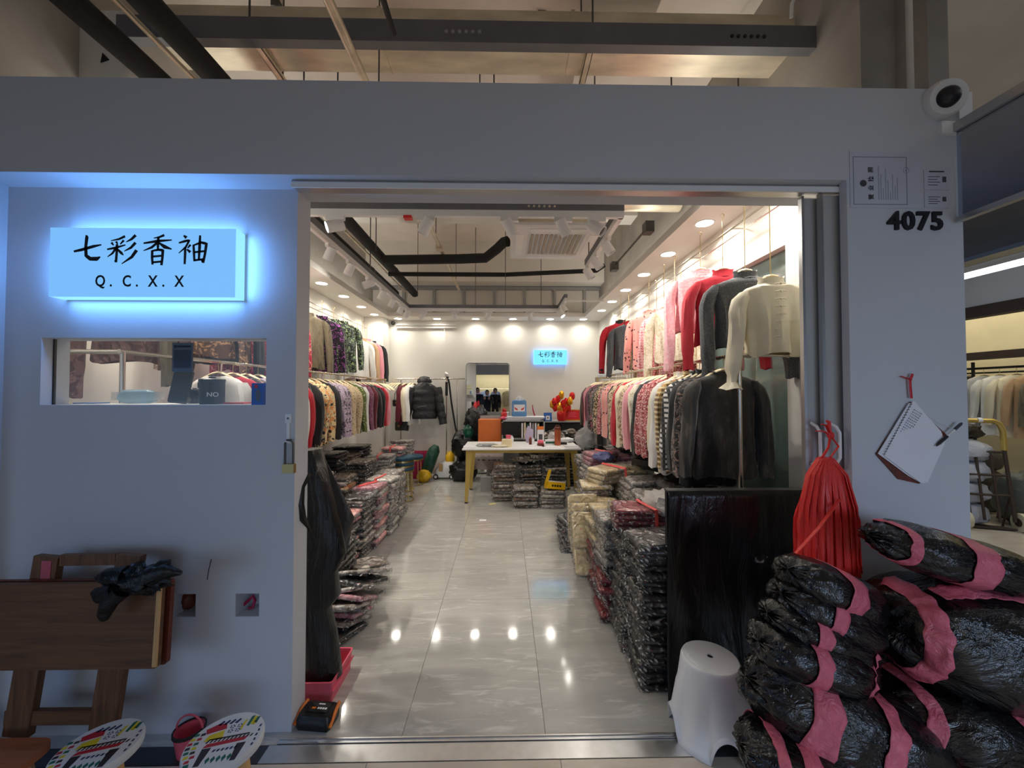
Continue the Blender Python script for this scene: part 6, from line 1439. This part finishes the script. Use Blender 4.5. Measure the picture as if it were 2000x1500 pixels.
b = MB(); k = n; b.rings([[((r1 - .012)*f*math.cos(2*math.pi*j/n) + (1-f)*0, (r1 - .012)*f*math.sin(2*math.pi*j/n), H + dz_) for j in range(n)] for f, dz_ in ((1, 0), (.97, .001), (.12, .001), (.12, -.02))], False, True); b.build('seat_top', M['grey'], gp, angle=35)
MB().lathe([(.0135, -.0), (.0, -.001)], 16, c=(0, 0, H - .004), caps=False).build('centre_hole', M['black'], gp)
for k in range(6): a = R(60*k + 20); MB().cyl(((r1-.03)*math.cos(a), (r1-.03)*math.sin(a), H), ((r1-.03)*math.cos(a), (r1-.03)*math.sin(a), H + .0025), .003, 6).build('stud', M['grey'], gp)

# notebook on the pillar with red ribbon and pen
def NP(px, py, y=YF - .012): return P(px, py, Y=y)
nb = empty('notebook', NP(1780, 790), 'open notebook hung on the right pillar by a red ribbon', 'notebook')
o0 = nb.location
def poly(name, pts, m, th=.003, y=YF - .012, off=0): 
    q = [NP(px, py, y) for px, py in pts]; b = MB(); b.prism([(p.x - o0.x, p.z - o0.z) for p in q], (0, th, 0), (0, y - o0.y + off, 0)); return b.build(name, m, nb, smooth=False)
poly('back_cover', [(1779, 785), (1711, 887), (1755, 936), (1795, 945), (1812, 935), (1850, 850)], M['wood_red'], .003, YF - .006)
poly('page', [(1775, 788), (1715, 886), (1775, 930), (1800, 944), (1808, 943), (1846, 862), (1838, 842), (1787, 786)], M['paper'], .003)
poly('page', [(1783, 784), (1727, 890), (1798, 943), (1812, 942), (1845, 868), (1836, 842), (1787, 784)], M['paper'], .002, YF - .016)
b = MB()
for k in range(20):
    u = k / 19; q = NP(1781 - 53*u, 790 + 97*u, YF - .019); b.tube([(q.x - o0.x - .004, q.y - o0.y + .006, q.z - o0.z - .001), (q.x - o0.x, q.y - o0.y - .002, q.z - o0.z), (q.x - o0.x + .004, q.y - o0.y + .004, q.z - o0.z + .002)], .0009, 4)
b.build('spiral_binding', M['grey_ink'], nb)
b = MB(); wr = random.Random(2)
for l in range(5):
    for k in range(11 - l):
        px, py = 1790 - 2.6*k*1.0 + l*3.4 - 4, 800 + 4.2*k + l*2.0
        q = NP(px, py, YF - .018); b.box((q.x - o0.x - .0016, -.0062, q.z - o0.z - .0016 - wr.random()*.002), (q.x - o0.x + .0016, -.0056, q.z - o0.z + .0016))
b.build('handwriting', M['frame_ink'], nb, smooth=False)
rb = [NP(1780, 778), NP(1778, 755), NP(1777, 740)]
MB().tube([Vector(p) - o0 for p in rb], .006, 6, flat=.4).build('ribbon', M['red'], nb)
q = NP(1778, 741) - o0; MB().blob(q, (.006, .006, .007), 1, .1).build('knot', M['red'], nb)
MB().tube([q, NP(1769, 738) - o0, NP(1760, 735) - o0], .006, 6, flat=.4).tube([q, NP(1781, 734) - o0, NP(1782, 730) - o0], .006, 6, flat=.4).build('ribbon_end', M['red'], nb)
a, b_ = NP(1829, 871, YF - .024), NP(1879, 826, YF - .024)
pn = empty('ballpoint_pen', a, 'dark ballpoint pen dangling on a thread beside the notebook', 'pen')
d_ = b_ - a
MB().tube([(0, 0, 0), d_*.12, d_*.42], [.0025, .006, .0058], 10).build('grip', M['blackplastic'], pn)
MB().tube([d_*.42, d_*.70], .0052, 10).build('barrel', M['whiteplastic'], pn); MB().tube([d_*.70, d_*.95, d_], [.006, .0058, .003], 10).build('cap', M['grey_ink'], pn)
MB().tube([Vector(NP(1787, 792)) - a, Vector(NP(1830, 822)) - a, Vector(NP(1862, 838)) - a], .0008, 4).build('thread', M['paper'], pn)

# black bags with pink tape
def sbag(name, c, r, rot, label, tapes, seed=0, wr=.07, sq=.8, pinch=.10):
    """stuffed bag: local X is the long axis; tapes = (axis 'x' or 'y', offset, width, start deg, end deg)"""
    o = empty(name, c, label, 'bag', None, tuple(R(q) for q in rot))
    def surf(d, push=0):
        d = d.normalized()
        e = [math.copysign(abs(q) ** sq, q) for q in d]
        k = 1 + wr * noise.noise(d * 2.1 + Vector((seed * 3.1, seed, 0))) + wr * .55 * noise.noise(d * 5.5 + Vector((seed, 0, seed * 2.2)))
        al = math.atan2(d.z, d.y); pl = abs(d.x)
        k += .022 * math.sin(al * 13 + seed + 4 * noise.noise(d * 3)) * pl ** 1.3                # pleats towards the tied ends
        for ax, off, w_, *_ in tapes:
            q = d.x if ax == 'x' else d.y
            k -= pinch * math.exp(-((q - off) / max(.12, w_ * 1.1)) ** 2)
        return Vector((e[0] * r[0], e[1] * r[1], e[2] * r[2])) * (k + push)
    b = MB(); n, m = 56, 34; rs = []
    for i in range(m + 1):
        th = math.pi * (i + .03) / (m + .06)
        rs.append([surf(Vector((math.cos(th), math.sin(th)*math.cos(2*math.pi*j/n), math.sin(th)*math.sin(2*math.pi*j/n)))) for j in range(n)])
    b.rings(rs); b.build('bag_body', M['bagfilm'], o, angle=80)
    for ax, off, w_, a0, a1 in tapes:
        b = MB(); rs = []; N_ = 40
        for i in range(N_ + 1):
            a = R(a0 + (a1 - a0) * i / N_); s_ = math.sqrt(max(.01, 1 - off*off)); row = []
            for q in range(7):
                t_ = off + w_ * (q / 6 - .5) * (1 + .10*math.sin(i*1.3 + seed))
                d = Vector((t_, s_*math.cos(a), s_*math.sin(a))) if ax == 'x' else Vector((s_*math.cos(a), t_, s_*math.sin(a)))
                row.append(surf(d, .022 + .006*math.sin(q*2.1 + i*.4)))
            rs.append(row)
        b.rings(rs, closed=False); t_ = b.build('tape', M['pinktape'], o, angle=70); t_.modifiers.new('s', 'SOLIDIFY').thickness = .0015
    return o
M['bagfilm'] = film('garbage_bag_film', S(14, 14, 16), .2, .7, 3.2, (.7, 2.2, 2.2), .7, .05)
def BC(px, py, y): return P(px, py, Y=y)
FULL = (0, 360)
sbag('black_bag', BC(1620, 1150, 1.40), (.20, .13, .085), (0, 26, 12), 'black bag with pink tape, topmost in the pile by the red strips', [('x', -0.13, .30, *FULL)], 1)
sbag('black_bag', BC(1612, 1195, 1.39), (.20, .13, .085), (0, 25, 8), 'black bag with pink tape, second in the pile by the red strips', [('x', -0.33, .28, *FULL)], 2)
sbag('black_bag', BC(1597, 1238, 1.37), (.21, .13, .08), (0, 24, 6), 'black bag with pink tape, third in the pile by the red strips', [('x', -0.40, .28, *FULL), ('x', 0.57, .16, *FULL)], 3)
sbag('black_bag', BC(1586, 1280, 1.34), (.21, .14, .085), (0, 17, 4), 'black bag with pink tape, fourth in the pile above the big bulging bag', [('x', -0.30, .26, *FULL), ('x', 0.56, .2, *FULL)], 4)
sbag('black_bag', BC(1632, 1400, 1.33), (.315, .20, .165), (0, 22, -6), 'big bulging black bag with two pink tapes behind the grey stool', [('x', -0.50, .36, *FULL), ('x', 0.10, .16, 20, 250)], 5, sq=.85)
sbag('black_bag', BC(1585, 1500, 1.26), (.23, .17, .12), (0, 14, -8), 'black bag wrapped in three pink tapes at the bottom beside the grey stool', [('x', -0.67, .26, *FULL), ('x', -0.30, .26, *FULL), ('x', 0.22, .24, *FULL)], 6)
sbag('black_bag', BC(1850, 1086, 1.34), (.285, .13, .085), (0, 15, -2), 'long black bag with pink tapes lying topmost in front of the pillar', [('x', -0.70, .22, *FULL), ('x', 0.00, .2, *FULL)], 7)
sbag('black_bag', BC(1885, 1240, 1.36), (.33, .22, .20), (0, 8, -4), 'largest round black bag with wide pink tape under the long one', [('x', -0.74, .40, 70, 265), ('y', -.30, .28, 60, 125)], 8, sq=.85, pinch=.05)
sbag('black_bag', BC(1890, 1405, 1.34), (.34, .21, .14), (0, 12, -4), 'black bag under the largest one in front of the pillar', [('x', -0.74, .3, *FULL), ('x', 0.08, .2, *FULL)], 9)
sbag('black_bag', BC(1900, 1520, 1.28), (.30, .20, .11), (0, 4, 0), 'black bag lowest in the right corner on the corridor floor', [('x', -0.53, .2, *FULL)], 10)
# ------------------------------------------------------------------ side aisle and the neighbouring shop on the right
nx = 5.6
struct(MB().box((nx, 2.0, 2.55), (nx + .12, 9, 3.05)).build('wall_neighbour_fascia', M['facade'], smooth=False))
M['brown'] = mat('brown_beam', S(62, 48, 40), .6, vary=.1)
struct(MB().box((nx - .03, 2.0, 2.42), (nx + .12, 9, 2.55)).build('trim_7', M['brown'], smooth=False))
struct(MB().box((nx + .9, 2.0, 1.98), (nx + 1.05, 9, 2.08)).build('trim_8', M['brown'], smooth=False))
M['cream_wall'] = mat('cream_wall', S(214, 202, 168), .8, vary=.04)
struct(MB().box((nx + 1.6, 2.0, 0), (nx + 1.7, 9, 3.2)).build('wall_neighbour_back', M['cream_wall'], smooth=False))
struct(MB().box((nx + .12, 2.0, 3.05), (nx + 1.7, 9, 3.15)).build('ceiling_neighbour', M['cream_wall'], smooth=False))
struct(MB().box((nx - .4, 8.8, 0), (nx + 1.7, 9, 4.3)).build('wall_aisle_end', M['facade'], smooth=False))
tl = empty('tube_light', (4.1, 2.2, 2.56), 'long white tube light hung along the side aisle', 'tube light')
M['tube'] = emis('tube_glow', (.86, .95, 1, 1), 6)
MB().tube([(0, 0, 0), (0, 3.2, 0)], .022, 10).build('tube', M['tube'], tl)
MB().box((-.04, 0, .022), (.04, 3.2, .06)).build('fitting', M['white'], tl, smooth=False)
for y in (.2, 2.9): MB().cyl((0, y, .06), (0, y, 1.74), .008, 6).build('hanger_rod', M['rod'], tl)
lamp('neighbour_shop_lamp', 'AREA', (nx + .9, 5.0, 2.98), 46, (1, .93, .74), (0, 0, 0), 1.2, 5.0)
lamp('tube_lamp', 'AREA', (4.1, 3.8, 2.52), 14, (.86, .94, 1), (0, 0, 0), .05, 3.2)
# its rail of clothes
r = empty('shop_rail', (nx + 1.0, 3.6, 0), 'dark clothes rail in the neighbouring shop across the aisle', 'clothes rail')
MB().tube([(0, 0, 1.86), (0, 3.4, 1.86)], .016, 8).tube([(0.08, 0, 1.80), (0.08, 3.4, 1.80)], .012, 8).build('rail', M['black'], r)
for y in (.02, 1.7, 3.38): MB().tube([(0, y, 0), (0, y, 1.95)], .018, 8).build('post', M['black'], r)
ng = [('khaki top', khaki), ('beige cardigan', tan), ('cream blouse', cream), ('white shirt', whitef), ('pale grey shirt', fb('pale_grey', S(190, 190, 190))), ('dark brown jacket', fb('dark_brown', S(52, 44, 38))), ('grey fleece', fb('grey_fleece', S(128, 124, 112), 'speck', S(160, 154, 140))), ('sand coat', fb('sand', S(186, 172, 146))), ('grey coat', fb('greycoat', S(110, 110, 106))), ('white coat', whitef)]
for i in range(14):
    nm, m = ng[i % 10]; y = 4.5 + .17*i
    garment('hanging_coat', m, nm + ' on the dark rail across the aisle, ' + ('third first second fourth fifth sixth seventh eighth ninth tenth eleventh twelfth thirteenth fourteenth'.split()[i] if i > 2 else ('first', 'second', 'third')[i]) + ' from the near end', 'clothes in the neighbouring shop', (nx + 1.0, y, 1.75), R(90 + 60), 'top', W=.2, L=.8, T=.06, SL=.6, seed=200 + i, hi=False, n=14)
    hanger((nx + 1.0, y, 1.75), R(150), 'pale hanger on the dark rail across the aisle, %s from the near end' % ORD[i], 'hangers in the neighbouring shop', drop=.11)
# hand trolley with white bales
q = P(1950, 1050, Z=0)
tr = empty('hand_trolley', (5.42, 4.20, 0), 'dark hand trolley with a yellow grip handle across the aisle', 'trolley', None, (R(-8), 0, R(-18)))
for sx in (-1, 1):
    MB().tube([(sx*.19, 0, .1), (sx*.19, 0, .9)], .018, 10).build('side_tube', M['brown'], tr)
for x in (-.065, .065): MB().tube([(x, 0, .1), (x, 0, .86)], .013, 8).build('bar', M['brown'], tr)
for z in (.38, .60, .86): MB().tube([(-.19, 0, z), (.19, 0, z)], .013, 8).build('bar', M['brown'], tr)
MB().tube([(-.19, 0, .88), (-.19, -.02, 1.1), (-.16, -.03, 1.18), (-.11, -.03, 1.21), (.11, -.03, 1.21), (.16, -.03, 1.18), (.19, -.02, 1.1), (.19, 0, .88)], .026, 12).build('grip_handle', M['gold'], tr)
MB().tube([(-.03, -.03, 1.215), (.01, -.03, 1.215)], .03, 10).build('white_tape', M['paper'], tr)
for sx in (-1, 1):
    wh = MB().cyl((sx*.24 - .025, 0, .10), (sx*.24 + .025, 0, .10), .10, 22).build('wheel', fb('cream_rubber', S(206, 200, 170)), tr); MB().cyl((sx*.24 - .03, 0, .10), (sx*.24 + .03, 0, .10), .045, 14).build('hub', M['brown'], wh)
    MB().tube([(sx*.19, .0, .42), (sx*.2, .18, .03)], .01, 6).build('brace', M['brown'], tr)
MB().box((-.2, 0, .012), (.2, .26, .028)).build('toe_plate', M['brown'], tr, smooth=False)
M['bale'] = film('white_bale_film', S(196, 200, 214), .4, .7, 5)
for k in range(4):
    o = tag(MB().blob((0, 0, 0), (.30, .2, .13), 30 + k, .18, 3, 18, 12, sq=.7).build('white_bale', M['bale']), 'white plastic-wrapped bale stacked behind the hand trolley, ' + ('lowest', 'second from below', 'third from below', 'topmost')[k], 'bale', 'white bales'); o.location = (5.30 + .02*k, 4.52, .13 + .24*k); o.rotation_euler = (0, 0, R(-18))
o = tag(MB().blob((0, 0, 0), (.22, .16, .10), 40, .35, 3.2, 20, 12).build('black_bundle', M['blackfilm']), 'black plastic bundle on top of the white bales', 'bundle'); o.location = (5.42, 4.52, 1.07)
o = tag(MB().blob((0, 0, 0), (.22, .2, .3), 43, .25, 3, 18, 12, sq=.8).build('grey_sack', film('grey_sack_film', S(88, 92, 88), .5, .6, 6)), 'grey sack beside the hand trolley at the edge of the picture', 'sack'); o.location = (5.95, 4.35, .3)
for k in range(3):
    o = tag(MB().blob((0, 0, 0), (.26, .2, .14), 50 + k, .2, 3, 16, 10, sq=.8).build('grey_sack', M['greysheet']), 'dark grey sack piled below the neighbouring clothes rail, ' + ('lowest', 'middle', 'upper')[k], 'sack', 'dark sacks across the aisle'); o.location = (6.1, 4.9, .14 + .26*k)

# ------------------------------------------------------------------ shop across the corridor, seen in the mirror and in the metal
oy = -3.6
struct(MB().box((-4.5, oy - .15, 2.35), (6, oy, 4.3)).build('wall_opposite_top', M['facade'], smooth=False))
struct(MB().box((-4.5, oy - .15, 0), (-2.6, oy, 2.35)).box((2.4, oy - .15, 0), (6, oy, 2.35)).build('wall_opposite', M['facade'], smooth=False))
struct(MB().box((-2.6, oy - 2.2, 0), (2.4, oy - 2.1, 2.8)).build('wall_opposite_back', M['cream_wall'], smooth=False))
lamp('opposite_shop_lamp', 'AREA', (0, oy - 1.2, 2.6), 60, (1, .93, .78), (0, 0, 0), 3.6, 1.2)
r = empty('opposite_rail', (0, oy - 1.9, 0), 'clothes rail in the shop across the corridor, seen only in the mirror', 'clothes rail'); MB().tube([(-2.2, 0, 1.7), (2.2, 0, 1.7)], .014, 8).build('rail', M['chrome'], r)
for x in (-2.2, 2.2): MB().tube([(x, 0, 0), (x, 0, 1.7)], .014, 8).build('post', M['chrome'], r)
for k, (x, m, nm) in enumerate(((-1.5, fb('lilac', S(150, 130, 176)), 'lilac'), (-1.05, fb('sky', S(150, 170, 210)), 'sky blue'), (-.5, fb('slate', S(96, 110, 140)), 'slate blue'), (.1, khaki, 'khaki'))):
    garment('display_coat', m, nm + ' coat across the corridor, reflected in the mirror', 'coats across the corridor', (x, oy - 1.9, 1.6), R(180), 'coat', L=.8, SL=.6, seed=300 + k, hi=False, n=14)
# shoppers standing in the corridor behind the viewpoint, reflected in the mirror
def person(x, y, face, h, top, label, arm_up=False):
    p = empty('person', (x, y, 0), label, 'person', None, (0, 0, face)); s = h / 1.7
    V = [(0,0,.95),(0,0,1.2),(0,.0,1.40),(0,0,1.46),(.17,0,1.40),(.21,.01,1.12),(.20,-.06,.88),(-.17,0,1.40),(-.21,.01,1.12),(-.2,-.06,.88),(.095,0,.90),(.10,-.01,.48),(.10,.02,.09),(.11,-.12,.04),(-.095,0,.90),(-.10,-.01,.48),(-.10,.02,.09),(-.11,-.12,.04)]
    if arm_up: V[5] = (.24, -.12, 1.16); V[6] = (.10, -.30, 1.34); V[8] = (-.24, -.12, 1.16); V[9] = (-.08, -.30, 1.34)
    E = [(0,1),(1,2),(2,3),(2,4),(4,5),(5,6),(2,7),(7,8),(8,9),(0,10),(10,11),(11,12),(12,13),(0,14),(14,15),(15,16),(16,17)]
    rad = [.15,.155,.13,.06,.075,.06,.045,.075,.06,.045,.09,.065,.05,.04,.09,.065,.05,.04]
    me = bpy.data.meshes.new('body'); me.from_pydata([Vector(v)*s for v in V], E, []); o = bpy.data.objects.new('body', me); COL.objects.link(o); o.parent = p; me.materials.append(top)
    sk = o.modifiers.new('skin', 'SKIN'); sk.use_smooth_shade = True
    for i, q in enumerate(me.skin_vertices[0].data): q.radius = (rad[i]*s, rad[i]*s*.8); q.use_root = i == 0
    o.modifiers.new('sub', 'SUBSURF').levels = 2; o.modifiers['sub'].render_levels = 2
    b = MB(); b.blob((0, 0, 1.59*s), (.075*s, .095*s, .115*s), 0, .03, n=18, m=14); b.tube([(0, -.09*s, 1.60*s), (0, -.112*s, 1.575*s)], [.010, .014], 8)
    for sx in (-1, 1): b.blob((sx*.077*s, .01, 1.585*s), (.012, .022, .03), 0, 0, n=8, m=6)
    hd = b.build('head', M['skin'], p); MB().blob((0, .022*s, 1.625*s), (.088*s, .10*s, .105*s), 2, .08, n=18, m=12).build('hair', M['black'], hd)
    for sx in (-1, 1): MB().blob((sx*.03*s, -.088*s, 1.60*s), (.010, .006, .006), 0, 0, n=8, m=6).build('eye', M['ink'], hd)
    MB().tube([(-.022*s, -.088*s, 1.535*s), (0, -.094*s, 1.533*s), (.022*s, -.088*s, 1.535*s)], .004, 6).build('mouth', M['pink'], hd)
    for w_ in ((6, 9)):
        a = Vector(V[w_])*s; hb_ = MB().blob(a + Vector((0, -.01, -.04 if not arm_up else .03)), (.035, .02, .05), 0, .05, n=10, m=8)
        for f in range(4): hb_.tube([a + Vector((-.024 + .016*f, -.012, -.07 if not arm_up else .06)), a + Vector((-.026 + .017*f, -.02, -.125 if not arm_up else .10))], [.009, .007], 6)
        hb_.tube([a + Vector((.03, -.012, -.03 if not arm_up else .02)), a + Vector((.05, -.025, -.075 if not arm_up else .05))], [.010, .008], 6)
        hb_.build('hand', M['skin'], p)
    return p
M['skin'] = mat('skin', S(206, 164, 138), .55, vary=.04); M['navy'] = fb('navy_coat', S(26, 30, 46))
person(-1.15, -1.6, R(160), 1.70, M['navy'], 'person in a dark navy coat behind the viewpoint, reflected in the mirror')
person(-.72, -.75, R(176), 1.60, M['navy'], 'person in a black coat holding up both hands, reflected in the mirror', True)
person(-.42, -1.5, R(185), 1.68, M['black'], 'person in a black jacket rightmost in the mirror reflection')
